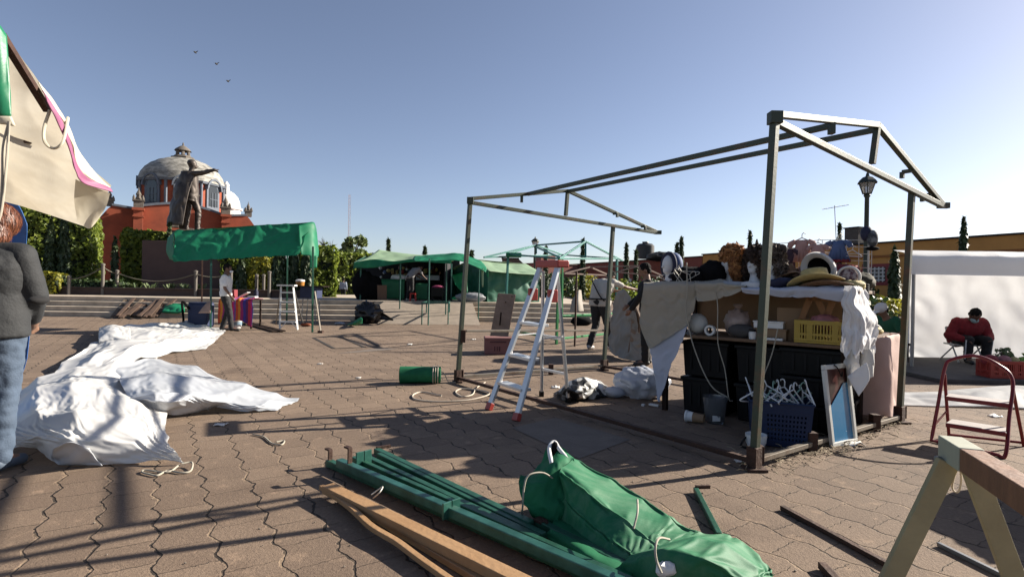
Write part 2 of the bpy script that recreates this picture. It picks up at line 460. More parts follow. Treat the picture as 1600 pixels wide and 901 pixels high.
def cloth_sim(jobs, frames=30):
    """real cloth dynamics for the few biggest sheets, run while the scene is still empty: guide points stay, the slack sheet settles on the ground"""
    objs = []
    for name, ctrl, nu, nv, slack, bend in jobs:
        rows = fit(ctrl, nu, nv); nj, ni = len(ctrl), len(ctrl[0])
        T0 = np.array([[p[:] for p in r] for r in rows]).reshape(-1, 3); X = T0.copy()
        for k in range(len(X)):
            X[k] += np.array(noise.noise_vector(Vector(X[k]) * 3.0)[:]) * .012; X[k, 2] = max(X[k, 2] + .03, .03)
        me = bpy.data.meshes.new(name); me.from_pydata(X.tolist(), [], [(j * (nu + 1) + i, j * (nu + 1) + i + 1, (j + 1) * (nu + 1) + i + 1, (j + 1) * (nu + 1) + i) for j in range(nv) for i in range(nu)])
        o = bpy.data.objects.new(name, me); COL.objects.link(o)
        o.shape_key_add(name='Basis'); kr = o.shape_key_add(name='rest'); tg = o.shape_key_add(name='target'); c = T0.mean(0)
        kr.data.foreach_set('co', (c + (T0 - c) * slack).ravel()); tg.data.foreach_set('co', T0.ravel()); kr.value = 0
        vg = o.vertex_groups.new(name='pin'); vg.add(sorted({round(J * nv / (nj - 1)) * (nu + 1) + round(I * nu / (ni - 1)) for J in range(nj) for I in range(ni)}), 1.0, 'REPLACE')
        tg.value = 0; tg.keyframe_insert('value', frame=1); tg.value = 1; tg.keyframe_insert('value', frame=8)
        m = o.modifiers.new('c', 'CLOTH'); s = m.settings; s.rest_shape_key = kr
        s.quality = 6; s.mass = .2; s.air_damping = 4; s.tension_stiffness = 25; s.compression_stiffness = 25; s.shear_stiffness = 12
        s.tension_damping = 15; s.compression_damping = 15; s.shear_damping = 15; s.bending_stiffness = bend; s.bending_damping = 2
        s.vertex_group_mass = 'pin'; s.pin_stiffness = 1
        q = m.collision_settings; q.distance_min = .006; q.use_self_collision = True; q.self_distance_min = .007; q.collision_quality = 2
        m.point_cache.frame_start = 1; m.point_cache.frame_end = frames; objs.append((name, o, nu, nv))
    gm = bpy.data.meshes.new('floor_plane'); gm.from_pydata([(-30, -30, 0), (30, -30, 0), (30, 30, 0), (-30, 30, 0)], [], [(0, 1, 2, 3)])
    g = bpy.data.objects.new('floor_plane', gm); COL.objects.link(g); g.modifiers.new('col', 'COLLISION'); g.collision.thickness_outer = .006; g.collision.cloth_friction = 15
    for f in range(1, frames + 1): sc.frame_set(f)
    dg = bpy.context.evaluated_depsgraph_get(); res = {}
    for name, o, nu, nv in objs:
        me = o.evaluated_get(dg).to_mesh(); v = np.empty(len(me.vertices) * 3); me.vertices.foreach_get('co', v); v = v.reshape(nv + 1, nu + 1, 3)
        res[name] = [[Vector(v[j, i]) for i in range(nu + 1)] for j in range(nv + 1)]
    for name, o, nu, nv in objs:
        ad = o.data.shape_keys.animation_data.action if o.data.shape_keys.animation_data else None; me = o.data; bpy.data.objects.remove(o); bpy.data.meshes.remove(me)
        if ad: bpy.data.actions.remove(ad)
    bpy.data.objects.remove(g); bpy.data.meshes.remove(gm); sc.frame_set(1)
    return res
def gp(*t): return G(t[0], t[1], t[2])
def gsheet(rows, **k): return [[gp(*p) for p in r] for r in rows]
rowsA = [[(14, 614, 0.0432), (60, 588, 0.187), (120, 572, 0.245), (180, 564, 0.245), (232, 560, 0.158), (278, 588, 0.0432)],
         [(8, 640, 0.13), (58, 602, 0.317), (112, 596, 0.36), (162, 606, 0.302), (218, 628, 0.216), (262, 645, 0.072)],
         [(12, 664, 0.187), (60, 640, 0.302), (118, 640, 0.331), (172, 648, 0.274), (226, 654, 0.216), (266, 682, 0.115)],
         [(18, 684, 0.144), (60, 680, 0.187), (104, 684, 0.202), (160, 684, 0.187), (215, 686, 0.158), (276, 706, 0.0864)],
         [(22, 700, 0.0864), (58, 700, 0.072), (92, 724, 0.0144), (150, 726, 0.0108), (212, 723, 0.0108), (288, 724, 0.00864)]]
rowsB = [[(176, 574, .22), (240, 559, .16), (310, 571, .17), (380, 596, .12), (432, 613, .06), (468, 621, .015)],
         [(186, 592, .28), (242, 580, .28), (302, 588, .27), (362, 610, .18), (420, 624, .09), (464, 627, .015)],
         [(202, 622, .22), (246, 614, .27), (297, 616, .22), (352, 628, .11), (402, 635, .06), (444, 633, .012)],
         [(226, 650, .03), (270, 648, .03), (318, 641, .02), (336, 635, .05), (386, 643, .015), (434, 641, .008)]]
rowsC = [[(160, 514, .10), (200, 506, .22), (250, 504, .18), (290, 500, .18), (322, 507, .13), (352, 511, .05)],
         [(142, 535, .10), (186, 520, .22), (236, 516, .24), (286, 511, .22), (322, 515, .15), (354, 516, .05)],
         [(94, 566, .12), (150, 552, .24), (206, 540, .27), (256, 530, .24), (302, 527, .17), (340, 530, .04)],
         [(54, 602, .06), (112, 584, .14), (168, 572, .16), (218, 558, .12), (268, 549, .05), (322, 545, .01)]]
SETTLED = cloth_sim([('tarpA', gsheet(rowsA), 72, 60, 1.2, .12), ('tarpB', gsheet(rowsB), 66, 38, 1.13, .15), ('tarpC', gsheet(rowsC), 66, 38, 1.14, .15),
    ('main_fold', crisp([[G(915, 772), G(965, 788), G(1015, 806), G(1065, 826), G(1105, 842)],
                    [P(899, 713, 3.10), P(956, 744, 3.0), P(1006, 775, 2.85), P(1053, 806, 2.7), P(1092, 830, 2.6)],
                    [P(873, 733, 2.86), P(925, 771, 2.72), P(975, 809, 2.6), P(1012, 838, 2.5), P(1040, 858, 2.42)],
                    [P(883, 775, 2.86), P(915, 812, 2.7), P(955, 843, 2.52), P(990, 866, 2.4), P(1020, 880, 2.36)],
                    [G(868, 815, .01), G(900, 850, .01), G(945, 880, .01), G(985, 898, .01), G(1025, 912, .01)]], .10), 56, 50, 1.05, 1.5),
    ('loose_flap', [[P(1080, 828, 2.62), P(1128, 832, 2.62), P(1160, 845, 2.56), P(1200, 882, 2.40), P(1210, 898, 2.34)], [P(1040, 848, 2.42), P(1085, 836, 2.38), P(1130, 846, 2.34), P(1182, 884, 2.28), P(1208, 902, 2.3)],
                     [P(985, 866, 2.34), P(1040, 858, 2.24), P(1100, 872, 2.18), P(1165, 905, 2.18), P(1200, 925, 2.2)], [G(945, 900, .01), G(1020, 925, .01), G(1085, 935, .01), G(1150, 935, .01), G(1190, 935, .01)]], 46, 36, 1.07, 1.0)])
def settled(key, nm, m, parent): return MB().grid(SETTLED[key]).build(nm, m, parent, smooth=80, sub=1)
# ================================================================== SETTING
def ground_mat(name, base, dark, jointc, su=0.27, sv=0.25, wave=0.021, strength=1.0):
    m = bpy.data.materials.new(name); m.use_nodes = True
    n = m.node_tree.nodes; l = m.node_tree.links; b = n['Principled BSDF']
    def val(x, sock):
        if isinstance(x, (int, float)): sock.default_value = x
        else: l.new(x, sock)
    def mth(op, a, c=None, d=None):
        k = n.new('ShaderNodeMath'); k.operation = op; val(a, k.inputs[0])
        if c is not None: val(c, k.inputs[1])
        if d is not None: val(d, k.inputs[2])
        return k.outputs[0]
    def smooth(x, lo, hi):
        k = n.new('ShaderNodeMapRange'); k.interpolation_type = 'SMOOTHSTEP'
        l.new(x, k.inputs[0]); k.inputs[1].default_value = lo; k.inputs[2].default_value = hi; return k.outputs[0]
    geo = n.new('ShaderNodeNewGeometry'); pos = geo.outputs['Position']
    def nz(sc_, det=3, r=.55):
        k = n.new('ShaderNodeTexNoise'); k.inputs['Scale'].default_value = sc_; k.inputs['Detail'].default_value = det
        k.inputs['Roughness'].default_value = r; l.new(pos, k.inputs['Vector']); return k.outputs['Fac']
    def dot(vv):
        k = n.new('ShaderNodeVectorMath'); k.operation = 'DOT_PRODUCT'; l.new(pos, k.inputs[0]); k.inputs[1].default_value = vv; return k.outputs['Value']
    n1 = nz(3.0); n2 = nz(22.0); n3 = nz(170, 2, .7); n4 = nz(.45, 4, .6); n5 = nz(60, 3, .7)
    u = mth('ADD', dot(E2), mth('MULTIPLY', mth('SUBTRACT', n1, .5), .05))
    v = mth('ADD', dot(E1), mth('MULTIPLY', mth('SUBTRACT', n1, .5), .035))
    wv = mth('MULTIPLY', mth('SINE', mth('MULTIPLY', u, 2 * math.pi / su)), wave)
    wv2 = mth('MULTIPLY', mth('SINE', mth('MULTIPLY', u, 6 * math.pi / su)), wave * -.16)
    jag = mth('MULTIPLY', mth('SUBTRACT', n2, .5), .034)
    vv = mth('DIVIDE', mth('ADD', mth('ADD', v, jag), mth('ADD', wv, wv2)), sv)
    ci = mth('FLOOR', vv); fx = mth('FRACT', vv)
    dx = mth('MULTIPLY', mth('MINIMUM', fx, mth('SUBTRACT', 1.0, fx)), sv)
    uu = mth('ADD', mth('DIVIDE', mth('ADD', u, jag), su), mth('MULTIPLY', ci, .5))
    ri = mth('FLOOR', uu); fy = mth('FRACT', uu)
    dy = mth('MULTIPLY', mth('MINIMUM', fy, mth('SUBTRACT', 1.0, fy)), su)
    wn = n.new('ShaderNodeTexWhiteNoise'); wn.noise_dimensions = '2D'
    cb = n.new('ShaderNodeCombineXYZ'); l.new(ci, cb.inputs[0]); l.new(ri, cb.inputs[1]); l.new(cb.outputs[0], wn.inputs['Vector'])
    rnd = wn.outputs['Value']
    wid = mth('MULTIPLY', smooth(n2, .3, .75), .0065)
    j1 = smooth(mth('SUBTRACT', dx, wid), .0, .006)
    j2 = smooth(mth('SUBTRACT', dy, mth('MULTIPLY', wid, .42)), -.001, .0035)
    joint = mth('MULTIPLY', j1, mth('ADD', .35, mth('MULTIPLY', j2, .65)))
    # colour
    mx = n.new('ShaderNodeMix'); mx.data_type = 'RGBA'; mx.inputs[6].default_value = (*dark, 1); mx.inputs[7].default_value = (*base, 1)
    fac = mth('ADD', mth('MULTIPLY', n4, .9), mth('ADD', mth('MULTIPLY', rnd, .22), mth('MULTIPLY', mth('SUBTRACT', n5, .5), .9)))
    l.new(smooth(fac, .25, 1.0), mx.inputs[0])
    n6 = nz(1.1, 5, .65); n7 = nz(7.0, 4, .7)
    jc = n.new('ShaderNodeMix'); jc.data_type = 'RGBA'; jc.inputs[6].default_value = (*jointc, 1); jc.inputs[7].default_value = (base[0] * .95, base[1] * .95, base[2] * .9, 1)
    l.new(smooth(n1, .48, .62), jc.inputs[0])
    m2 = n.new('ShaderNodeMix'); m2.data_type = 'RGBA'; l.new(joint, m2.inputs[0]); l.new(jc.outputs[2], m2.inputs[6]); l.new(mx.outputs[2], m2.inputs[7])
    st = n.new('ShaderNodeMix'); st.data_type = 'RGBA'; st.blend_type = 'MULTIPLY'; l.new(smooth(n6, .52, .72), st.inputs[0]); l.new(m2.outputs[2], st.inputs[6]); st.inputs[7].default_value = (.70, .68, .68, 1)
    s2 = n.new('ShaderNodeMix'); s2.data_type = 'RGBA'; l.new(mth('MULTIPLY', smooth(n7, .55, .75), .6), s2.inputs[0]); l.new(st.outputs[2], s2.inputs[6]); s2.inputs[7].default_value = (base[0] * 1.45, base[1] * 1.4, base[2] * 1.35, 1)
    l.new(s2.outputs[2], b.inputs['Base Color']); b.inputs['Roughness'].default_value = .85; b.inputs['Specular IOR Level'].default_value = .25
    h = mth('ADD', mth('MULTIPLY', joint, .8), mth('ADD', mth('MULTIPLY', n3, .22), mth('ADD', mth('MULTIPLY', n5, .35), mth('MULTIPLY', rnd, .08))))
    bp = n.new('ShaderNodeBump'); bp.inputs['Strength'].default_value = .8 * strength; bp.inputs['Distance'].default_value = .014
    l.new(h, bp.inputs['Height']); l.new(bp.outputs[0], b.inputs['Normal'])
    return m
M_pave = ground_mat('paver', (.218, .158, .112), (.128, .091, .066), (.034, .026, .020), .25, .246, .016)
M_stone = mat('pale_stone', (.52, .43, .33), .85, var=.3, scale=2.5, bump=.4, bscale=14)
M_conc = mat('concrete_slab', (.22, .175, .14), .85, var=.18, scale=5, bump=.25, bscale=60)
M_shadegrey = mat('shade_grey_floor', (.11, .095, .085), .9, var=.25, scale=5, bump=.3, bscale=60)  # dark grey that imitates the shade on the white stall's floor
b = MB()
b.add([(-600, -30, 0), (600, -30, 0), (600, 900, 0), (-600, 900, 0)], [(0, 1, 2, 3)])
struct('ground', b, M_pave, origin=(0, 0, 0))
# square concrete slabs let into the paving
def slab(name, pts, m=M_conc, z=.004):
    return struct(name, MB().add([G(x, y, z) for x, y in pts], [(0, 1, 2, 3)]), m)
slab('paving_slab', [(525, 552), (598, 543), (622, 545), (548, 551)])
slab('paving_slab', [(800, 668), (868, 652), (985, 686), (905, 716)], M_conc)
for d in ([(488, 528), (520, 525), (552, 543), (523, 545)], [(532, 526), (550, 524), (592, 541), (573, 543)]):
    slab('drain_channel', [d[0], d[1], d[2], d[3]], M_pave, .003)
def drain(a, c, wd=.05):
    a = G(*a, .007); c = G(*c, .007); d = (c - a).normalized(); s = Vector((-d.y, d.x, 0)) * wd
    return struct('drain_gap', MB().add([a - s, c - s, c + s, a + s], [(0, 1, 2, 3)]), M_dk)
M_dk = mat('dark_gap', (.035, .026, .022), .9)
for a, c in (((490, 527), (522, 544)), ((533, 526), (570, 542)), ((553, 524), (592, 540)), ((522, 544), (590, 541)), ((490, 527), (650, 523))):
    drain(a, c, .03)
# raised terrace, steps and ramp
def stepline(X): return 19.3 + .075 * X
TZ = .64
X0, X1 = -60, 3.2
for k in range(4):
    y0 = [stepline(X0) + .45 * k, stepline(X1) + .45 * k]
    z0, z1 = .16 * k, .16 * (k + 1)
    yb = 3.0 if k < 3 else 11
    vs = [(X0, y0[0], z0 - .02), (X1, y0[1], z0 - .02), (X1, y0[1] + yb, z0 - .02), (X0, y0[0] + yb, z0 - .02),
          (X0, y0[0], z1), (X1, y0[1], z1), (X1, y0[1] + yb, z1), (X0, y0[0] + yb, z1)]
    o = struct('terrace_step' if k < 3 else 'terrace', MB().hexa(vs), M_stone, bev=.015)
b = MB()
xa, xb = -4.75, -1.5
b.add([(xa - .3, 17.3, .004), (xb + .5, 17.5, .004), (xb, stepline(xb) + 1.5, TZ + .006), (xa, stepline(xa) + 1.5, TZ + .006),
       (xa - .3, 17.3, -.1), (xb + .5, 17.5, -.1), (xb, stepline(xb) + 1.5, -.1), (xa, stepline(xa) + 1.5, -.1)],
      [(0, 1, 2, 3), (1, 0, 4, 5), (2, 1, 5, 6), (3, 2, 6, 7), (0, 3, 7, 4)])
struct('ramp', b, mat('ramp_cement', (.36, .29, .225), .85, var=.2, scale=3, bump=.3, bscale=12))

# ------------------------------------------------------------------ foliage builders
ML_hedge = leafmat('hedge_leaf', (.07, .11, .015), (.27, .32, .05), .5)
ML_yel = leafmat('yellow_leaf', (.14, .16, .015), (.32, .28, .03), .4)
ML_dark = leafmat('dark_leaf', (.018, .04, .012), (.05, .085, .02), .15)
ML_cyp = leafmat('cypress_leaf', (.02, .038, .014), (.06, .085, .028), .12)
ML_tree = leafmat('tree_leaf', (.06, .10, .03), (.15, .19, .06))
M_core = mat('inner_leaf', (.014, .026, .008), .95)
M_bark = mat('bark', (.085, .06, .042), .9, var=.3, scale=20, bump=.5)
def hedge(c, size, rotz, label, n, leafm=ML_hedge, lsize=.13, group='clipped hedges behind the steps', bulge=.12, cat='hedge', seed=0):
    c = Vector(c); t = thing('hedge', c, label, cat, group)
    M = Matrix.Rotation(rotz, 3, 'Z'); sx, sy, sz = size
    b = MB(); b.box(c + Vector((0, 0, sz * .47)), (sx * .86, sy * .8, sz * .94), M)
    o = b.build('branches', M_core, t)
    ar = [sy * sz, sy * sz, sx * sz, sx * sz, sx * sy]; ar = np.array(ar) / sum(ar)
    pts = []; nr = []
    for i in range(n):
        f = rng.choice(5, p=ar); a, d = rng.uniform(-.5, .5, 2); q = rng.uniform(0, 1)
        if f < 2: s_ = -1 if f == 0 else 1; p = Vector((s_ * .5, a, q)); nn = Vector((s_, 0, 0))
        elif f < 4: s_ = -1 if f == 2 else 1; p = Vector((a, s_ * .5, q)); nn = Vector((0, s_, 0))
        else: p = Vector((a, d, 1)); nn = Vector((0, 0, 1))
        e = max(abs(p.x), abs(p.y)) * 2
        if p.z > .93 and e > .9: p.x *= .95; p.y *= .95
        p = Vector((p.x * sx, p.y * sy, p.z * sz))
        k = noise.noise(p * 1.3 + Vector((seed, seed, 0))) * bulge * 1.6 + noise.noise(p * 3.1 + Vector((seed, 0, 3))) * bulge - rng.uniform(0, .14) * sy * .5
        p = p + nn * k
        pts.append(tuple(c + M @ p)); nr.append(tuple(M @ nn + Vector((0, 0, .35))))
    leaves('foliage', pts, nr, lsize, leafm, t, 1.5, .75)
    return t
def cypress(c, h, r, label, n=900, group='cypresses', leafm=ML_cyp, ls=.11, shape='column'):
    c = Vector(c); t = thing('cypress_tree', c, label, 'cypress', group)
    MB().tube([c, c + UP * h * .5, c + UP * h * .92], [r * .22, r * .14, .01], 8).build('trunk', M_bark, t, smooth=60)
    b = MB(); pr = []
    for i in range(9):
        q = i / 8; pr.append((max(.005, r * .72 * (math.sin(math.pi * min(1, q * .8 + .22)) ** .7 if shape == 'column' else (1 - q) * .9 + .05)), h * (.05 + .9 * q)))
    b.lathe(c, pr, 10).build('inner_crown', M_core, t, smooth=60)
    pts = []; nr = []
    for i in range(n):
        q = rng.uniform(0, 1) ** (.9); a = rng.uniform(0, 2 * math.pi)
        rr = r * (math.sin(math.pi * min(1, q * .8 + .22)) ** .7 if shape == 'column' else (1 - q) * .95 + .05)
        z = h * (.04 + .97 * q)
        k = 1 + .3 * noise.noise(Vector((math.cos(a) * 2, math.sin(a) * 2, z * 2.2)) + c) - rng.uniform(0, .3)
        pts.append((c.x + rr * k * math.cos(a), c.y + rr * k * math.sin(a), c.z + z)); nr.append((math.cos(a), math.sin(a), .5))
    leaves('crown', pts, nr, ls, leafm, t, 2.6, .45, up=.3)
    return t
def bush(c, r, label, n=400, leafm=ML_dark, ls=.12, group='shrubs', name='shrub', cat='shrub'):
    c = Vector(c); t = thing(name, c, label, cat, group); rx, ry, rz = r
    MB().tube([c, c + UP * rz * .9], [.05, .02], 6).build('stem', M_bark, t)
    pts = []; nr = []
    for i in range(n):
        d = Vector(rng.normal(0, 1, 3)).normalized(); d.z = abs(d.z)
        k = 1 + .35 * noise.noise(d * 2.5 + c) - rng.uniform(0, .35) ** 1.5
        pts.append((c.x + d.x * rx * k, c.y + d.y * ry * k, c.z + rz * .15 + d.z * rz * k)); nr.append(tuple(d))
    leaves('foliage', pts, nr, ls, leafm, t, 1.7, .8)
    return t

# hedges on the terrace, left to right
hedge((-21.2, 24.4, TZ), (4.3, 1.7, 3.65), .5, 'tall bright green clipped hedge left of the red church, under the cream canopy edge', 8500, seed=1)
b_ = P(222, 452, 25.5)
hedge((-16.75, 25.4, TZ), (2.3, 1.5, 2.85), .5, 'broad green clipped hedge below the church beside the brown pedestal wall', 7000, seed=2)
hedge((P(388, 455, 25)).xy.to_3d() + UP * TZ, (2.3, 1.6, 2.05), .5, 'low green clipped hedge right of the brown pedestal wall, behind the man in white shirt', 3400, seed=3)
bush((P(407, 455, 23.6)).xy.to_3d() + UP * TZ, (.62, .5, 1.75), 'yellow and orange leafed bush between the cypresses behind the striped table', 900, ML_yel, .10, name='yellow_bush', cat='bush')
hedge((P(494, 455, 25)).xy.to_3d() + UP * TZ, (1.5, 1.3, 2.25), .5, 'narrow bright green hedge just right of the green awning', 2600, seed=4)
hedge((P(545, 455, 44)).xy.to_3d(), (5.6, 2.6, 3.7), .5, 'dark hedge with sunlit yellowish top behind the far man in pale blue shirt', 4200, lsize=.2, seed=6)
hedge((-18.6, 21.6, TZ), (1.5, .7, .8), .08, 'low yellowish box hedge in front of the tall left hedge', 1500, ML_yel, .08, seed=8)
hedge((-16.9, 22.0, TZ), (2.2, .5, .55), .08, 'low dark hedge behind the rope rail at the left end of planter', 1200, ML_dark, .08, seed=9)
def cyp(px, pytop, Y, wpx, label, z=TZ, n=900, **k):
    p = P(px, pytop, Y); return cypress((p.x, p.y, z), p.z - z, wpx * Y / 850 / 2, label, n, **k)
GC = 'slim cypresses along the terrace'
cyp(80, 345, 22.6, 15, 'slim cypress against the tall left hedge, nearer the woman in grey', group=GC)
cyp(100, 340, 22.8, 17, 'thicker cypress against the tall left hedge, under the canopy corner', group=GC)
cyp(180, 372, 23.6, 8, 'thin young cypress in front of the red church base', group=GC, n=500)
cyp(265, 350, 24.0, 9, 'thin cypress rising over the hedge beside the statue', group=GC, n=500)
cyp(378, 398, 23.0, 12, 'slim cypress right of the pedestal, behind the man in white shirt', group=GC, n=600)
cyp(437, 385, 23.2, 24, 'dark thick cypress behind the white stepladder', group=GC, n=1200)
cyp(459, 385, 23.5, 20, 'dark thick cypress behind the orange and white tub', group=GC, n=1000)
cyp(480, 385, 23.5, 18, 'dark cypress beside the right post of green awning', group=GC, n=1000)
GF = 'far cypresses behind the roofs'
for px, py, Y, wd, lb in ((607, 376, 60, 5, 'far cypress tip above the left of the big green stall'), (664, 388, 60, 5, 'far cypress tip above the middle of the big green stall'),
                          (737, 394, 60, 5, 'far cypress tip just right of the rusty frame post'),
                          (853, 388, 45, 8, 'dark cypress trunk-like behind the open stepladder'),
                          (911, 376, 50, 8, 'dark cypress before the red building, inside the teal frame'), (979, 384, 48, 8, 'dark cypress right of the bent cream shirt man'),
                          (994, 393, 50, 6, 'thinner cypress left of the black rooftop tank'), (1065, 374, 38, 9, 'pointed cypress behind the blue hood on display'),
                          (1058, 383, 38, 4, 'very thin cypress beside the pointed one behind the display'),
                          (1172, 364, 34, 9, 'pointed cypress behind the brown wig heads'), (1312, 352, 40, 6, 'dark spire cypress behind the blue child dress'),
                          (1398, 388, 30, 16, 'dark broad cypress left of the white stall'), (1506, 341, 30, 15, 'tall cypress rising above white stall roof')):
    cyp(px, py, Y, wd, lb, z=0, n=900, group=GF, ls=.0045 * Y, shape='cone' if wd < 12 else 'column')
# leafy tree and bare tree far behind
def tree(px, py, Y, wpx, label, leafm, n, bare=False, name='leafy_tree'):
    top = P(px, py, Y); base = Vector((top.x, top.y, 0)); h = top.z; r = wpx * Y / 850 / 2
    t = thing(name, base, label, 'tree')
    b = MB(); b.tube([base, base + UP * h * .45, base + UP * h * .75 + Vector((.2, 0, 0))], [.28, .2, .08], 8)
    pts = []; nr = []; cl = []
    for i in range(16):
        a = rng.uniform(0, 2 * math.pi); q = rng.uniform(.15, 1); e = base + UP * (h * (.55 + .4 * rng.uniform(0, 1))) + Vector((math.cos(a), math.sin(a), 0)) * r * q * .85
        b.tube([base + UP * h * rng.uniform(.35, .6), (base + UP * h * .6).lerp(e, .6) + UP * .3, e], [.09, .06, .015], 6)
        cl.append(e)
        if bare:
            for k in range(7):
                e2 = e + Vector(rng.normal(0, 1, 3)) * r * .3 + UP * r * .25; b.tube([e.lerp(base + UP * h * .6, .3), e.lerp(e2, .5), e2], [.035, .025, .01], 5)
    b.build('trunk', M_bark, t, smooth=60)
    if n:
        for i in range(n):
            e = cl[i % len(cl)]; d = Vector(rng.normal(0, 1, 3)).normalized()
            p = e + Vector((d.x * r * .38, d.y * r * .38, d.z * r * .26)) * rng.uniform(.3, 1); pts.append(tuple(p)); nr.append(tuple(d))
        leaves('crown', pts, nr, .005 * Y, leafm, t, 1.5, .9)
    return t
tree(549, 369, 60, 50, 'leafy green tree rising behind the hedge near the radio mast', ML_tree, 2600)
tree(516, 378, 65, 34, 'bare grey branched tree left of the leafy tree', ML_tree, 60, True, 'bare_tree')
# planter wall and strap plants
M_planter = mat('brown_plaster', (.095, .06, .05), .85, var=.15, scale=4, bump=.2)
b = MB(); b.box((-13.6, 21.95, TZ + .14), (10.4, .3, .28), Matrix.Rotation(.075, 3, 'Z'))
b.box((-13.6, 21.93, TZ + .29), (10.5, .38, .04), Matrix.Rotation(.075, 3, 'Z'))
tag(b.build('planter_wall', M_planter, bev=.01), 'long low brown planter wall along the top of the steps', 'planter wall')
ML_str = leafmat('strap_leaf', (.05, .09, .03), (.16, .20, .09))
for i, (px, lb) in enumerate(((192, 'left of the thin cypress'), (212, 'below the broad hedge'), (232, 'at the left foot of the pedestal wall'), (262, 'at the pedestal wall foot, left of the white rope post'),
                              (290, 'at the pedestal wall foot, right of the rope post'), (312, 'by the dark awning pole'))):
    c = P(px, 452, 22.3); c = Vector((c.x, 22.3 + .05 * i % .2, TZ))
    t = thing('agave_plant', c, 'strap leaved plant ' + lb, 'plant', 'strap leaved plants in the planter')
    MB().lathe(c, [(.12, 0), (.10, .1), (.03, .16)], 8).build('stem', M_bark, t)
    bb = MB()
    for k in range(22):
        a = rng.uniform(0, 6.28); L = rng.uniform(.35, .6); d = Vector((math.cos(a), math.sin(a), 0)); s_ = Vector((-d.y, d.x, 0)) * .03
        p0 = c + UP * .08; p1 = p0 + d * L * .5 + UP * L * .75; p2 = p0 + d * L + UP * L * .7
        bb.add([p0 - s_, p0 + s_, p1 + s_ * .9, p1 - s_ * .9, p2], [(0, 1, 2, 3), (3, 2, 4)])
    bb.build('foliage', ML_str, t)
# rope rail posts
M_post = mat('weathered_wood', (.19, .165, .14), .8, var=.3, scale=9, stretch=(1, 1, .2))
M_ropeY = mat('rail_rope', (.20, .18, .13), .9)
RP = [(108, 432, 463, 21.2), (161, 413, 450, 21.6), (183, 423, 452, 21.9), (306, 424, 455, 21.8), (361, 424, 456, 21.9), (401, 430, 456, 22.2), (412, 430, 456, 22.2), (421, 425, 457, 22.0)]
lbs = ['beside the low yellow box hedge', 'tall and dark in front of the red church', 'short, by the thin young cypress', 'pale, in front of the pedestal wall', 'right of the man in white shirt',
       'in front of the yellow bush', 'thin, right of the yellow bush', 'left of the thick cypress']
tops = []
for (px, y0, y1, Y), lb in zip(RP, lbs):
    p = P(px, y0, Y); q = Vector((p.x, p.y, TZ)); tops.append(p)
    t = thing('rail_post', q, 'wooden rope rail post ' + lb, 'post', 'rope rail posts')
    MB().lathe(q, [(.06, 0), (.06, p.z - TZ - .03)], 10).build('shaft', M_post, t, smooth=40)
    MB().lathe(p, [(.075, -.04), (.075, .02), (.02, .05)], 10).build('cap', M_post, t, smooth=40)
for a, c, lb in ((0, 1, 'sagging yellowish rail rope by the low box hedge'), (1, 2, 'sagging rail rope by the thin young cypress'), (2, 3, 'long sagging rail rope before the broad hedge'), (3, 4, 'rail rope passing behind the man in white shirt')):
    A, B_ = tops[a] - UP * .1, tops[c] - UP * .1; L = (B_ - A).length
    tag(rope('rail_rope', [A, A.lerp(B_, .25) - UP * L * .07, A.lerp(B_, .5) - UP * L * .095, A.lerp(B_, .75) - UP * L * .07, B_], .022, M_ropeY), lb, 'rope', 'rail ropes')

# ------------------------------------------------------------------ statue and its pedestal
M_ped = mat('pedestal_plaster', (.125, .072, .062), .8, var=.12, scale=3, bump=.15)
pc = P(298, 455, 24.3); ped_top = P(298, 372, 24.3).z
t = thing('pedestal', (pc.x, pc.y, TZ), 'plain brown rectangular pedestal wall carrying the bronze statue', 'pedestal')
MP = Matrix.Rotation(.12, 3, 'Z')
MB().box((pc.x, pc.y, (TZ + P(298, 378, 24.3).z) / 2), (3.65, .9, P(298, 378, 24.3).z - TZ), MP).build('front_wall', M_ped, t, bev=.02)
sx = P(298, 360, 24.9)
MB().box((sx.x, sx.y, sx.z - .55), (1.5, 1.0, 1.0), MP).build('statue_block', M_ped, t, bev=.02)
M_bronze = mat('bronze', (.10, .082, .070), .55, .55, var=.3, scale=3, bump=.2)
S = (sx.z - 0, P(303, 250, 24.9).z); hS = S[1] - S[0]; ks = hS / 1.75
o0 = Vector((sx.x, sx.y, S[0] - .05)); rotS = Matrix.Rotation(R(-50), 3, 'Z')
def sp(x, y, z): return o0 + rotS @ (Vector((x, y, z)) * ks)
b = MB()
for a, c, ra, rb in (((-.07, -.03, .92), (-.08, -.06, .5), .10, .075), ((-.08, -.06, .5), (-.09, -.1, .07), .075, .06), ((.08, 0, .92), (.10, .14, .5), .10, .075), ((.10, .14, .5), (.11, .12, .07), .075, .06),
                     ((-.09, -.1, .05), (-.09, .06, .04), .06, .05), ((.11, .12, .05), (.13, .28, .04), .06, .05), ((0, 0, .93), (0, -.02, 1.15), .14, .145), ((0, -.02, 1.1), (0, -.03, 1.36), .15, .12),
                     ((-.06, -.03, 1.36), (-.2, -.03, 1.40), .10, .08), ((.06, -.03, 1.36), (.2, .0, 1.40), .10, .08), ((0, -.03, 1.40), (0, 0, 1.55), .07, .06),
                     ((.2, .0, 1.40), (.36, .18, 1.43), .075, .06), ((.36, .18, 1.43), (.44, .36, 1.50), .06, .045), ((.44, .36, 1.50), (.47, .42, 1.52), .045, .035), ((.47, .42, 1.52), (.50, .52, 1.545), .022, .012),
                     ((.47, .42, 1.50), (.50, .49, 1.48), .022, .016), ((-.2, -.03, 1.40), (-.27, -.05, 1.12), .07, .055), ((-.27, -.05, 1.12), (-.22, .14, .95), .052, .036), ((-.22, .14, .95), (-.2, .2, .93), .036, .03)):
    caps(b, sp(*a), sp(*c), ra * ks, rb * ks)
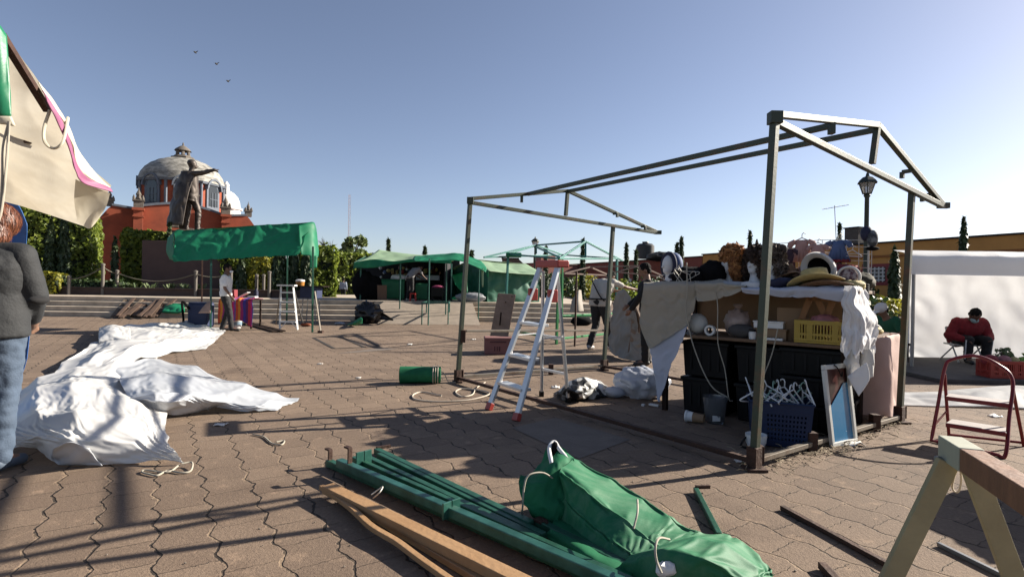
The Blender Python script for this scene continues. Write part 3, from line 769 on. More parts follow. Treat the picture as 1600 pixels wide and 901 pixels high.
b.ell(sp(0, .02, 1.66), (.085 * ks, .10 * ks, .115 * ks), 20, rotS); caps(b, sp(0, .11, 1.66), sp(0, .135, 1.63), .014 * ks, .02 * ks, 8); b.ell(sp(0, .09, 1.60), (.05 * ks, .04 * ks, .035 * ks), 12, rotS)
st = thing('statue', o0, 'bronze statue of a man in a long cape pointing, on the brown pedestal', 'statue')
wrinkle(remesh(b, 'body', M_bronze, st, .03, 3), .03, 4)
# coat tails and the cape falling behind
ct = [[sp(.17 * math.cos(a) * w_, -.02 + .15 * math.sin(a) * w_, z) for a in [R(d) for d in range(-160, 161, 32)]] for z, w_ in ((1.36, 1.05), (1.12, 1.12), (.92, 1.1), (.80, 1.05), (.74, 1.08))]
MB().grid(fit(ct, 50, 30, .05, 2.5, 2)).build('coat', M_bronze, st, smooth=60, solid=.04)
cp_ = [[sp(x * q, y - dy, z) for x, y in ((-.34, .05), (-.30, -.12), (-.15, -.22), (0, -.25), (.15, -.22), (.27, -.12), (.3, .0))] for z, q, dy in ((1.46, .72, -.03), (1.3, .95, .0), (1.0, 1.15, .09), (.6, 1.3, .17), (.1, 1.4, .24))]
MB().grid(fit(cp_, 60, 40, .11, 2.2, 4)).build('cape', M_bronze, st, smooth=60, solid=.05)
MB().ell(sp(0, -.005, 1.70), (.092 * ks, .10 * ks, .09 * ks), 18, rotS, .06, 5).build('hair', M_bronze, st, smooth=60)
MB().box(sp(-.02, 0, .0), (.55 * ks, .6 * ks, .05 * ks), rotS).build('plinth', M_bronze, st, bev=.01)
c_ = MB(); c_.lathe(sp(-.2, -.12, .0), [(.10 * ks, .02), (.11 * ks, .3 * ks), (.13 * ks, .34 * ks), (.05 * ks, .36 * ks)], 10); c_.build('stump', M_bronze, st, smooth=50)

# ------------------------------------------------------------------ church
M_red = mat('red_plaster', (.40, .085, .035), .85, var=.28, scale=.7, bump=.15, bscale=6)
M_grey = mat('blue_grey_trim', (.17, .20, .25), .8, var=.15, scale=3)
M_tile = mat('dome_tile', (.19, .18, .155), .7, col2=(.45, .43, .38), scale=1.6, thr=(.38, .62), bump=.6, bscale=9, stretch=(1, 1, 2.2))
M_stonec = mat('carved_stone', (.20, .17, .14), .9, var=.3, scale=4, bump=.5)
M_pane = mat('dark_pane', (.03, .04, .05), .2)
M_white = mat('white_wash', (.72, .72, .70), .7, var=.08, scale=2)
CO = P(285, 441, 55); CO = Vector((CO.x, CO.y, 0))
cux = Vector((.84, .545, 0)).normalized(); cn = Vector((.545, -.84, 0)).normalized()
def cp(x, n_, z): return CO + cux * x + cn * n_ + UP * z
MC = Matrix((cux, -cn, UP)).transposed()
ch = thing('church', CO, 'red plastered church with tiled dome and blue grey window surrounds behind the statue', 'church')
def poly(mb, pts, n0, n1): mb.prism([cp(x, n0, z) for x, z in pts], cn * (n1 - n0))
b = MB(); poly(b, [(-3.6, 0), (3.55, 0), (3.55, 8.2), (2.2, 8.55), (.6, 8.95), (-.6, 8.95), (-2.2, 8.75), (-3.6, 8.45)], -9, 0)
b.build('nave_wall', M_red, ch)
b = MB()
for s in (-1, 1): poly(b, [(s * x, z) for x, z in ((3.62, 0), (7.0, 0), (7.0, 6.7), (6.75, 7.3), (6.2, 8.1), (5.9, 8.4), (3.62, 8.15))], -8, -.9)
b.build('side_wall', M_red, ch)
for s in (-1, 1):
    b = MB(); b.box(cp(s * 3.75, .15, 4.0), (.75, 1.3, 8.0), MC); b.box(cp(s * 3.75, .2, 8.1), (1.0, 1.5, .25), MC); b.box(cp(s * 3.75, .2, 7.4), (.9, 1.42, .14), MC); b.build('buttress', M_red, ch)
b = MB()
poly(b, [(-3.7, 8.4), (-2.2, 8.72), (-.6, 8.97), (.6, 8.97), (2.2, 8.57), (3.7, 8.15), (3.7, 8.33), (2.2, 8.8), (.6, 9.2), (-.6, 9.2), (-2.2, 8.95), (-3.7, 8.62)], -.5, .12)
for s in (-1, 1): poly(b, [(s * x, z) for x, z in ((3.62, 8.17), (5.9, 8.42), (5.9, 8.62), (3.62, 8.37))], -1.6, -.8)
b.build('cornice', M_grey, ch)
def pinnacle(x, n_, z, k):
    mb = MB(); c = cp(x, n_, z); mb.box(c + UP * .35 * k, (.8 * k, .8 * k, .7 * k), MC)
    mb.box(c + UP * .75 * k, (1.0 * k, 1.0 * k, .12 * k), MC)
    for a in (-1, 1):
        for d in (-1, 1): mb.lathe(cp(x + a * .36 * k, n_ + d * .36 * k, z + .8 * k), [(.12 * k, 0), (.14 * k, .2 * k), (.03, .45 * k)], 6)
    mb.lathe(c + UP * .8 * k, [(.28 * k, 0), (.18 * k, .4 * k), (.24 * k, .55 * k), (.05 * k, 1.0 * k), (.02, 1.25 * k)], 8)
    mb.build('pinnacle', M_stonec, ch, smooth=40)
pinnacle(-3.75, .2, 8.22, 1.0); pinnacle(3.75, .2, 8.22, 1.0); pinnacle(-6.1, -1.4, 8.4, .8); pinnacle(6.1, -1.4, 8.4, .8)
# octagonal drum
DC = cp(0, -4.0, 0); RD = 4.0; zd0, zd1 = 8.6, 11.35
def octa(r, z, off=math.pi / 8): return [DC + (cux * math.cos(off + k * math.pi / 4) + cn * math.sin(off + k * math.pi / 4)) * r + UP * z for k in range(8)]
b = MB(); b.hexa
o1, o2 = octa(RD, zd0), octa(RD, zd1)
b.add(o1 + o2, [tuple(range(8)), tuple(range(8, 16))] + [(k, (k + 1) % 8, 8 + (k + 1) % 8, 8 + k) for k in range(8)])
b.build('drum', M_red, ch)
b = MB()
for k in range(8):
    p = octa(RD + .03, zd0)[k]; b.tube([p, p + UP * (zd1 - zd0)], .15, 8)
o1, o2 = octa(RD + .3, zd1), octa(RD + .4, zd1 + .22)
b.add(o1 + o2, [tuple(range(8)), tuple(range(8, 16))] + [(k, (k + 1) % 8, 8 + (k + 1) % 8, 8 + k) for k in range(8)])
b.build('drum_trim', M_grey, ch, smooth=40)
for k in range(8):
    a = math.pi / 4 * k; nn = cux * math.cos(a) + cn * math.sin(a)
    if nn.dot(cn) < -.2: continue
    tx = UP.cross(nn); ap = RD * math.cos(math.pi / 8); c = DC + nn * ap
    def arch(wd, z0, z1, n0, n1, mb, mi=0):
        pts = [c + tx * wd + UP * z0]
        for i in range(13):
            q = math.pi * i / 12; pts.append(c + tx * wd * math.cos(q) + UP * (z1 + wd * 1.1 * math.sin(q)))
        pts.append(c - tx * wd + UP * z0); mb.prism([p + nn * n0 for p in pts], nn * (n1 - n0), mi)
    mb = MB(); arch(.88, zd0 + .1, zd1 - .5, -.1, .14, mb); wf = mb.build('window', M_grey, ch)
    mb = MB(); arch(.62, zd0 + .55, zd1 - .6, .0, .17, mb); mb.build('pane', M_pane, wf)
    mb = MB()
    for q in (-.2, .2): mb.box(c + tx * q + nn * .19 + UP * (zd0 + 1.25), (.05, .05, 1.5), Matrix((tx, nn, UP)).transposed())
    mb.box(c + nn * .19 + UP * (zd0 + 1.3), (1.1, .05, .05), Matrix((tx, nn, UP)).transposed()); mb.build('muntin', M_grey, wf)
    mb = MB(); rows = []
    for rr, n0 in ((1.16, .42), (1.16, -.9), (.98, -.9)):
        pass
    pts_o = [c + tx * 1.06 * math.cos(math.pi * i / 12) + UP * (zd1 - .5 + 1.2 * math.sin(math.pi * i / 12)) for i in range(13)]
    pts_i = [c + tx * .9 * math.cos(math.pi * i / 12) + UP * (zd1 - .5 + 1.02 * math.sin(math.pi * i / 12)) for i in range(13)]
    for i in range(12): mb.hexa([pts_i[i] + nn * .4, pts_i[i + 1] + nn * .4, pts_o[i + 1] + nn * .4, pts_o[i] + nn * .4, pts_i[i] - nn * .9, pts_i[i + 1] - nn * .9, pts_o[i + 1] - nn * .9, pts_o[i] - nn * .9])
    mb.build('window_hood', M_grey, ch)
prof = [(RD + .1, zd1 + .2)]
for i in range(1, 15):
    a = math.pi / 2 * i / 15; prof.append(((RD - .02) * math.cos(a) + .02, zd1 + .25 + 2.75 * math.sin(a) + (.05 if i % 2 else 0)))
prof.append((.5, zd1 + 3.02))
MB().lathe(DC, prof, 32).build('dome', M_tile, ch, smooth=30)
b = MB(); b.lathe(DC + UP * (zd1 + 2.8), [(1.1, 0), (1.15, .3), (.85, .4), (.8, .5)], 8)
for k in range(6):
    a = k * math.pi / 3; b.tube([DC + Vector((0.62 * math.cos(a), 0.62 * math.sin(a), zd1 + 3.2)), DC + Vector((0.55 * math.cos(a), 0.55 * math.sin(a), zd1 + 3.8))], .16, 6)
b.lathe(DC + UP * (zd1 + 3.8), [(.85, 0), (.7, .2), (.3, .5), (.10, .6), (.06, .9)], 8)
b.build('lantern', M_stonec, ch, smooth=40)
# white cupola behind its right shoulder
wc = P(351, 441, 63); wc = Vector((wc.x, wc.y, 0)); zt = P(351, 283, 63).z
t = thing('bell_cupola', wc, 'small white washed cupola behind the right side of tiled dome', 'cupola')
MB().lathe(wc, [(1.55, 0), (1.55, zt - 3.4), (1.75, zt - 3.3), (1.75, zt - 3.1), (1.5, zt - 3.05)], 12).build('tower', M_white, t, smooth=30)
MB().lathe(wc + UP * (zt - 3.05), [(1.5, 0), (1.46, .6), (1.25, 1.2), (.8, 1.7), (.35, 1.95), (.3, 2.5), (.36, 2.6), (.1, 3.0)], 16).build('dome', M_white, t, smooth=40)
# low red house and water tank left of the church
hp = P(152, 441, 75); M_tank = mat('black_plastic', (.02, .02, .022), .5)
t = thing('house', (hp.x, hp.y, 0), 'low red house with a dark roof tank seen left of the church', 'house')
MB().box((hp.x - 1, hp.y, 3.6), (8, 6, 7.2)).build('wall', M_red, t)
MB().lathe((hp.x - .6, hp.y, 7.2), [(1.0, 0), (1.0, 1.2), (.7, 1.5), (.3, 1.55)], 14).build('roof_tank', M_tank, t, smooth=40)
MB().box((hp.x - 1, hp.y, 7.28), (8.3, 6.3, .16)).build('roof', M_stonec, t)

# ------------------------------------------------------------------ long buildings on the right and at the end of the square
LQ = Vector((27.2, 41, 0)); LD = Vector((-.4, .92, 0)).normalized(); LN = Vector((-.92, -.4, 0)).normalized()
def lq(s, n_, z): return LQ + LD * s + LN * n_ + UP * z
ML = Matrix((LD, LN, UP)).transposed()
M_or = mat('ochre_plaster', (.80, .38, .10), .85, var=.12, scale=.8, bump=.1)
M_or2 = mat('ochre_band', (.42, .16, .04), .85)
M_rb = mat('brick_red_plaster', (.36, .095, .06), .85, var=.15, scale=.8, bump=.1)
M_blk = mat('roof_edge', (.03, .028, .028), .8)
M_frame = mat('white_frame', (.6, .58, .55), .6)
def longwall(name, label, s0, s1, h, m, band, wins, wf, cat='building'):
    c = lq((s0 + s1) / 2, 0, 0); t = thing(name, c, label, cat); L = s1 - s0
    MB().box(lq((s0 + s1) / 2, -4, h / 2), (L, 8, h), ML).build('wall', m, t)
    MB().box(lq((s0 + s1) / 2, -4, h + .06), (L + .1, 8.3, .12), ML).build('roof', M_blk, t)
    MB().box(lq((s0 + s1) / 2, .05, h - .95), (L - .1, .14, .16), ML).build('string_course', band, t)
    for s, z0, z1, wd, grill in wins:
        f = MB().box(lq(s, .03, (z0 + z1) / 2), (wd + .5, .12, z1 - z0 + .5), ML).build('window', wf, t)
        MB().box(lq(s, .06, (z0 + z1) / 2), (wd, .1, z1 - z0), ML).build('pane', M_pane, f)
        if grill:
            g = MB()
            for i in range(5): g.box(lq(s - wd / 2 + wd * (i + .5) / 5, .14, (z0 + z1) / 2), (.09, .05, z1 - z0), ML)
            for i in range(4): g.box(lq(s, .16, z0 + (z1 - z0) * (i + .5) / 4), (wd, .05, .09), ML)
            g.build('grille', M_frame, f)
    return t
M_pink2 = mat('red_frame', (.34, .05, .05), .7)
longwall('ochre_building', 'long ochre orange single storey building behind the white stall at right', -22, 17.9, 4.95, M_or, M_or2, [(-.2, 2.1, 3.2, 1.5, True)], M_pink2)
longwall('red_building', 'long dull red single storey building with white framed windows at the far side', 18, 49, 4.75, M_rb, M_rb, [(22, .4, 2.3, .9, False), (26.5, .4, 2.3, .9, False), (31, .4, 2.3, .9, False), (35.2, .4, 2.3, .9, False), (39.5, .4, 2.3, .9, False), (44.5, .4, 2.4, .9, False)], M_frame)
# roof things on them
def ontop(px, py0, py1, Y): p = P(px, py0, Y); return p, P(px, py1, Y).z
p, z1 = ontop(1008, 400, 379, 64)
t = thing('water_tank', p, 'black round water tank on the dull red building roof', 'water tank')
MB().lathe(p - UP * .3, [(1.05, 0), (1.05, z1 - p.z - .1), (.8, z1 - p.z + .15), (.35, z1 - p.z + .2), (.35, z1 - p.z + .32)], 16).build('tank', M_tank, t, smooth=40)
MB().lathe(p + UP * (z1 - p.z + .02), [(.4, 0), (.36, .08)], 12).build('lid', M_tank, t)
p = P(1032, 401, 62)
tag(MB().ell(p, (1.6, 1.0, .55), 16, None, .3, 2).build('rooftop_bundle', M_tank, smooth=50), 'dark lumpy covered bundle on the red building roof right of tank', 'bundle')
p = P(1337, 386, 43); M_boxg = mat('weathered_box', (.12, .10, .085), .8, var=.2)
t = thing('roof_hut', p, 'square brown brick box on the ochre roof beside the lamp post', 'roof hut')
MB().box(p + UP * .7, (1.1, 1.1, 1.5), ML).build('wall', M_boxg, t); MB().box(p + UP * 1.5, (1.25, 1.25, .1), ML).build('roof', M_blk, t)
p = P(1308, 390, 42); p2 = P(1304, 321, 42); M_gal = mat('galvanised_steel', (.32, .32, .32), .45, .8)
t = thing('tv_antenna', p, 'thin rooftop television antenna with a crossbar above the hats', 'antenna')
MB().tube([p - UP * .6, p2], .028, 6).build('mast', M_gal, t)
b = MB(); b.tube([P(1285, 327, 42), P(1326, 320, 42)], .022, 5)
for q in range(6): c = P(1287 + q * 7, 326.5 - q * 1.2, 42); b.tube([c - Vector((.5, .4, 0)) * .5, c + Vector((.5, .4, 0)) * .5], .012, 4)
b.build('crossbar', M_gal, t)
# pink house at the end, with a sloped brown annex
M_pk = mat('pink_plaster', (.42, .16, .12), .85, var=.12, scale=.7)
M_br = mat('brown_plaster_house', (.20, .13, .09), .85, var=.2, scale=.8)
e = P(855, 449, 78); e = Vector((e.x, e.y, 0)); ME = Matrix.Rotation(.55, 3, 'Z')
t = thing('pink_house', e, 'pink house with white framed window at the end of the square, behind the ladder', 'house')
MB().box(e + Vector((0, 3, 2.3)), (7, 6, 4.6), ME).build('wall', M_pk, t)
b = MB(); b.box(e + Vector((-.3, 3, 5.2)), (2.6, 2, 1.6), ME); b.build('upper_room', M_pk, t); MB().box(e + Vector((0, 3, 4.66)), (7.2, 6.2, .12), ME).build('roof', M_br, t)
q = ME @ Vector((0, -1, 0)); u_ = ME @ Vector((1, 0, 0))
for s in (-1.6, 1.4):
    c = e + Vector((0, 3, 0)) + q * 3.02 + u_ * s
    f = MB().box(c + UP * 1.5, (1.5, .14, 2.4), ME).build('window', M_frame, t); MB().box(c + UP * 1.5 + q * .04, (.95, .12, 1.9), ME).build('pane', M_pane, f)
a = P(805, 449, 80); a = Vector((a.x, a.y, 0))
b = MB(); b.prism([a + Vector(v_) for v_ in ((-2, 0, 0), (4, 0, 0), (4, 0, 3.8), (1.6, 0, 4.3), (.4, 0, 5.4), (-2, 0, 5.4))], (0, 5, 0))
t = thing('brown_house', a, 'brown house with a sloping shoulder wall above the right green stall', 'house'); b.build('wall', M_br, t)
MB().box(a + Vector((-.8, 2.5, 5.46)), (2.6, 5.2, .12)).build('roof', M_blk, t)
# radio mast, far lamp and lamp post
M_rw = mat('mast_paint', (.55, .42, .42), .6); mp = P(544, 441, 140); mtop = P(547, 304, 140); mp.z = 0
t = thing('radio_mast', mp, 'thin red and white lattice radio mast far behind the hedge', 'mast')
b = MB(); H_ = mtop.z
for k in range(3):
    a = k * 2.094; o_ = Vector((math.cos(a), math.sin(a), 0)) * .3; b.tube([mp + o_, mp + o_ + UP * H_], .03, 5)
for i in range(30):
    for k in range(3):
        a = k * 2.094; a2 = a + 2.094; z = H_ * i / 30
        b.tube([mp + Vector((math.cos(a) * .3, math.sin(a) * .3, z)), mp + Vector((math.cos(a2) * .3, math.sin(a2) * .3, z + H_ / 30))], .02, 4)
b.build('lattice', M_rw, t)
M_lamp = mat('lamp_iron', (.035, .05, .04), .5, .3)
M_glass = mat('lamp_glass', (.75, .75, .72), .15, trans=.7)
def lamp(px, pytop, Y, label, k=1.0):
    top = P(px, pytop, Y); base = Vector((top.x, top.y, 0)); h = top.z
    t = thing('lamp_post', base, label, 'lamp post', 'lamp posts on the square')
    MB().lathe(base, [(.16 * k, 0), (.16 * k, .35), (.10 * k, .45), (.075 * k, 1.2), (.06 * k, 1.3), (.05 * k, h - .62 * k), (.08 * k, h - .56 * k), (.05 * k, h - .52 * k)], 12).build('pole', M_lamp, t, smooth=40)
    MB().lathe(base + UP * (h - .52 * k), [(.10 * k, 0), (.19 * k, .25 * k), (.19 * k, .26 * k)], 6).build('lantern', M_glass, t)
    b = MB(); b.lathe(base + UP * (h - .26 * k), [(.24 * k, 0), (.20 * k, .06 * k), (.12 * k, .14 * k), (.05 * k, .17 * k), (.03 * k, .25 * k), (.01, .27 * k)], 6)
    for q in range(6):
        a = q * math.pi / 3; d = Vector((math.cos(a), math.sin(a), 0)); b.tube([base + d * .10 * k + UP * (h - .52 * k), base + d * .19 * k + UP * (h - .26 * k)], .012 * k, 4)
    b.build('lantern_cap', M_lamp, t); MB().lathe(base + UP * (h - .55 * k), [(.05 * k, 0), (.11 * k, .04 * k)], 6).build('lantern_seat', M_lamp, t)
    return t
lamp(1355.5, 270, 13.5, 'tall green lamp post with glass lantern standing behind the hat display', 1.0)
lamp(836.5, 370, 33, 'far lamp post lantern just above the teal frame behind the ladder', 1.1)
# shrubs in front of the far buildings
hedge(lq(1.0, 5.5, 0), (1.6, 9, 1.7), math.atan2(LD.y, LD.x) - math.pi / 2, 'dark hedge before the ochre building, between lamp post and rusty post', 3000, ML_dark, .2, 'hedges along the right buildings', seed=11)
bush(P(1372, 470, 22).xy.to_3d(), (1.3, 1.1, .95), 'yellow green shrub at the hedge foot beside the pink cloth', 700, ML_yel, .14)
bush(P(1340, 470, 21).xy.to_3d(), (1.2, 1.1, 1.0), 'dark shrub behind the white trousers on display', 500, ML_dark, .14)
for px, Y, r, lb, lm in ((845, 60, (1.8, 1.4, 2.3), 'dark shrub below the pink house window', ML_dark), (925, 52, (1.7, 1.3, 1.9), 'yellowish shrub left of the cream shirt man', ML_yel), (885, 56, (1.6, 1.3, 2.0), 'dark shrub behind the ladder legs', ML_dark),
                         (975, 46, (1.7, 1.3, 1.6), 'green shrub between the two men handling cloth', ML_hedge), (1015, 50, (2.2, 1.3, 2.0), 'dark shrub behind the man in black', ML_dark), (865, 62, (2, 1.3, 2.4), 'dark shrub before the red building end', ML_dark), (905, 58, (2, 1.3, 2.2), 'green shrub before the red building windows', ML_hedge)):
    bush(Vector((P(px, 450, Y).x, Y, 0)), r, lb, 420, lm, .22)
# three birds
M_bird = mat('dark_feathers', (.03, .03, .032), .8)
for px, py, lb in ((305, 82, 'highest of three tiny dark birds in the sky'), (338, 100, 'middle of three tiny dark birds in the sky'), (356, 127, 'lowest of three tiny dark birds in the sky')):
    c = P(px, py, 60); b = MB(); b.ell(c, (.10, .26, .09), 10)
    for s in (-1, 1): b.add([c + Vector((0, .12, 0)), c + Vector((0, -.1, 0)), c + Vector((s * .34, -.05, .16)), c + Vector((s * .3, .06, .16))], [(0, 1, 2, 3)])
    tag(b.build('bird', M_bird, smooth=40), lb, 'bird', 'birds in the sky')
# ================================================================== MAIN BARE STALL FRAME
M_steel = mat('worn_green_steel', (.062, .080, .052), .5, .25, col2=(.15, .085, .045), scale=7, thr=(.54, .74), bump=.06, bscale=40)
M_rust = mat('rusty_steel', (.075, .032, .018), .75, .2, var=.4, scale=14, bump=.3)
M_bare = mat('bare_steel', (.30, .26, .21), .5, .4, col2=(.16, .09, .05), scale=6, thr=(.5, .75))
A, Bp, Cp, D = G(715, 597), G(1178, 733), G(1405, 660), G(943, 578)
At, Bt, Ct, Dt = P(735, 311, A.y), P(1211, 180, Bp.y), P(1425, 297, Cp.y), P(958, 353, D.y)
fr = thing('stall_frame', (A + Cp) / 2, 'large bare green steel market stall frame standing over the loaded hat table', 'stall frame')
for a, t_ in ((A, At), (Bp, Bt), (Cp, Ct), (D, Dt)):
    MB().bar(a + UP * .02, t_, .05).build('post', M_steel, fr, bev=.004)
    b = MB(); d1 = E1; b.bar(a + UP * .0, a + UP * .16, .075); b.box(a + UP * .1 + E1 * .06, (.05, .06, .12)); b.box(a + UP * .01, (.14, .14, .02)); b.build('foot_socket', M_rust, fr, bev=.003)
for a, c, z, m in ((A, Bp, .06, M_rust), (Bp, Cp, .06, M_bare), (A, D, .07, M_bare), (D, Cp, .06, M_rust)):
    d = (c - a).normalized(); MB().bar(a + UP * z + d * .03, c + UP * z - d * .03, .045, .035).build('base_rail', m, fr, bev=.003)
for a, c, q in ((Bp, Cp, .32), (A, D, .6), (Bp, Cp, .78)):
    p = a.lerp(c, q); MB().box(p + UP * .075, (.07, .07, .15)).build('rail_foot', M_rust, fr, bev=.003)
mr0, mr1 = P(728, 517, A.y), P(946, 516, D.y)
MB().bar(mr0, mr1, .035, .03).build('mid_rail', M_bare, fr, bev=.003)
MB().box(P(724, 525, A.y), (.06, .06, .16)).build('rail_bracket', M_rust, fr, bev=.003)
# gables
tL = .665; YL = A.y + (D.y - A.y) * tL; YR = Bp.y + (Cp.y - Bp.y) * .63
apL, kL = P(887, 298, YL), P(884, 337, YL); apR, kR = P(1371, 196, YR), P(1363, 256, YR)
ohL = P(1028, 363, A.y + (D.y - A.y) * 1.36); ohR = P(1474, 321, Bp.y + (Cp.y - Bp.y) * 1.27)
for T_, ap, k, oh in ((At, apL, kL, ohL), (Bt, apR, kR, ohR)):
    w_ = .045
    MB().bar(T_ + UP * .005, ap, w_).build('rafter', M_steel, fr, bev=.003); MB().bar(ap, oh, w_).build('rafter', M_steel, fr, bev=.003)
    MB().bar(T_ - UP * .045, oh - UP * .01, w_).build('bottom_chord', M_steel, fr, bev=.003); MB().bar(k, ap, w_).build('king_post', M_steel, fr, bev=.003)
    for q in (.48, .8): 
        c = ap.lerp(oh, q); d = (apL - apR).normalized() * (.05 if T_ is At else -.05); d = -d
        MB().bar(c - UP * .03, c - UP * .03 + d * 1.6, .035).bar(c - UP * .03 + d * 1.6, c - UP * .09 + d * 1.6, .035).build('clip', M_steel, fr, bev=.003)
    c = T_.lerp(ap, .5); MB().box(c - UP * .06, (.04, .05, .09)).build('clip', M_steel, fr, bev=.003)
    MB().box(T_ - UP * .02, (.085, .075, .085)).build('corner_socket', M_steel, fr, bev=.004)
    MB().box(oh, (.11, .05, .06)).build('end_clip', M_steel, fr, bev=.003)
MB().bar(apR - UP * .035, apL - UP * .01, .045).build('ridge_beam', M_steel, fr, bev=.003)
MB().bar(Bt.lerp(apR, .53) - UP * .03, At.lerp(apL, .56) + UP * .0, .045).build('purlin', M_steel, fr, bev=.003)

# ================================================================== MERCHANDISE TABLE
TL, TR = G(1032, 640), G(1318, 689)
dx = (TR - TL); TLn = dx.length; dx.normalize(); dn = Vector((dx.y, -dx.x, 0)); dn = dn if dn.y < 0 else -dn     # towards the camera
def tp(s, n_, z): return TL + dx * s - dn * n_ + UP * z        # s along the front, n_ back from the front
MT = Matrix((dx, -dn, UP)).transposed()
M_board = mat('brown_board', (.20, .115, .06), .7, var=.25, scale=5, stretch=(1, 1, 1), bump=.2)
M_dkwood = mat('dark_board', (.035, .02, .014), .8, spec=.15, var=.3, scale=6)
M_card = mat('cardboard', (.36, .23, .13), .85, var=.1, scale=3)
ZS, ZT, DP = .80, 1.27, .85
LN_ = TLn + .02
tb = thing('display_table', tp(LN_ / 2, DP / 2, 0), 'two level market table of brown boards loaded with hats, crates and boxes', 'display table')
MB().box(tp(LN_ / 2, DP / 2, ZS - .015), (LN_ + .1, DP, .03), MT).build('shelf', M_board, tb, bev=.004)
MB().box(tp(LN_ / 2, DP / 2, ZT - .015), (LN_ + .15, DP, .03), MT).build('top_board', M_board, tb, bev=.004)
MB().box(tp(LN_ / 2, DP - .03, (ZS + ZT) / 2), (LN_, .02, ZT - ZS - .04), MT).build('back_panel', M_card, tb)
for s in (.03, LN_ - .03):
    for n_ in (.03, DP - .08): MB().box(tp(s, n_ + .01, (ZS - .03) / 2), (.05, .05, ZS - .03), MT).build('leg', M_dkwood, tb, bev=.003)
for s in (.03, LN_ - .03):
    for n_ in (.03, DP - .08): MB().box(tp(s, n_ + .01, (ZS + ZT - .03) / 2), (.04, .04, ZT - ZS - .03), MT).build('upright', M_dkwood, tb, bev=.003)
MB().box(tp(LN_ / 2, DP - .02, (ZS - .03) / 2), (LN_, .02, ZS - .05), MT).build('dark_backcloth', M_dkwood, tb)
# black storage boxes under the shelf
M_blkp = mat('black_plastic_box', (.009, .009, .010), .55, var=.3, scale=8, spec=.18)
M_blkf = mat('black_cloth', (.010, .009, .010), .95, spec=.1, var=.4, scale=10)
def tote(s, n_, z, L, Wd, Hh, label, lidm=None):
    c = tp(s, n_, z); t = thing('storage_box', c, label, 'storage box', 'black storage boxes under the shelf')
    b = MB(); q = .92
    vs = [c + MT @ Vector((x * L / 2 * q, y * Wd / 2 * q, 0)) for x, y in ((-1, -1), (1, -1), (1, 1), (-1, 1))] + [c + MT @ Vector((x * L / 2, y * Wd / 2, Hh - .03)) for x, y in ((-1, -1), (1, -1), (1, 1), (-1, 1))]
    b.hexa(vs)
    b.build('body', M_blkp, t, bev=.01)
    MB().box(c + UP * (Hh - .02), (L + .03, Wd + .03, .035), MT).build('lid', lidm or M_blkp, t, bev=.008)
    b = MB()
    for k in range(4): b.box(c + MT @ Vector((-.3 * L + k * L * .2, -Wd / 2 * .985, Hh * .5)), (.02, .012, Hh * .6), MT)
    b.build('rib', M_blkp, t)
hb = (ZS - .05) / 3 - .004
for k, w_ in enumerate(('bottom', 'middle', 'top')):
    tote(LN_ - .28, .25, .004 + k * (hb + .004), .50, .42, hb, f'{w_} black lidded box of the stack behind the blue basket')
    tote(LN_ - .28, .69 if k else .70, .004 + k * (hb + .004), .50, .26, hb, f'{w_} black box of the rear stack at the right end of the table')
for k, w_ in enumerate(('lower', 'upper')):
    tote(.98, .35, .004 + k * .37, .52, .50, .36, f'{w_} large black box in the dark middle under the shelf')
    tote(.40, .38, .004 + k * .37, .46, .50, .36, f'{w_} large black box in the dark left under the shelf')
# ---- cloths over the table
M_beige = mat('beige_canvas', (.43, .385, .31), .9, var=.06, scale=3, bump=.12, bscale=200)
M_pale = mat('pale_blue_sheet', (.47, .50, .60), .85, var=.05, scale=3)
M_whitec = mat('white_cotton', (.78, .77, .78), .85, var=.04, scale=5, bump=.15, bscale=30, sub=.12)
nf = -.05
def tq(px, py, n_):                         # point on the plane n_ behind the table front that shows at this pixel
    d = ray(px, py); o = tp(0, n_, 0); return CAM + d * ((o - CAM).dot(dn) / d.dot(dn))
def tsheet(rows, n_): return [[tq(p[0], p[1], p[2] if len(p) > 2 else n_) for p in r] for r in rows]
ctrl = tsheet([[(1007, 441, .25), (1035, 440, .2), (1062, 440, .2), (1088, 439, .2)], [(1006, 444), (1035, 443), (1062, 442), (1088, 441)], [(1002, 475), (1033, 472), (1062, 470), (1087, 465)], [(1000, 507), (1030, 505), (1056, 498), (1080, 492)], [(1015, 544), (1036, 531), (1056, 518), (1075, 505)]], -.06)
tag(drape(ctrl, 'beige_cloth', M_beige, None, nu=56, nv=48, slack=1.015, bend=.5, steps=14, jit=.03, jf=3, sub=0), 'beige canvas hanging over the left end of the hat table', 'cloth')
ctrl = tsheet([[(1084, 438, .15), (1125, 437, .15), (1167, 443, .1)], [(1086, 440), (1126, 440), (1166, 445)], [(1088, 455), (1128, 452), (1164, 447)], [(1090, 470), (1131, 463), (1163, 450)]], -.075)
tag(drape(ctrl, 'beige_cloth', M_beige, None, nu=46, nv=26, slack=1.03, bend=.4, steps=14, jit=.02, sub=0), 'short fold of beige canvas lying over the table edge below the brown wig', 'cloth')
ctrl = tsheet([[(1013, 536), (1045, 516), (1077, 496)], [(1018, 560), (1040, 552), (1064, 536)], [(1023, 585), (1035, 582), (1049, 570)], [(1028, 626), (1030, 627), (1032, 625)]], -.04)
tag(drape(ctrl, 'pale_blue_cloth', M_pale, None, nu=30, nv=46, slack=1.01, bend=.5, steps=12, sub=0), 'pale blue sheet tapering to a point below the beige canvas', 'cloth')
ctrl = tsheet([[(1158, 446, .3), (1200, 446, .3), (1245, 446, .3), (1290, 446, .3), (1330, 447, .3)], [(1158, 448), (1200, 447), (1245, 447), (1290, 447), (1332, 449)], [(1162, 456), (1195, 458), (1238, 463), (1272, 463), (1322, 472)]], -.065)
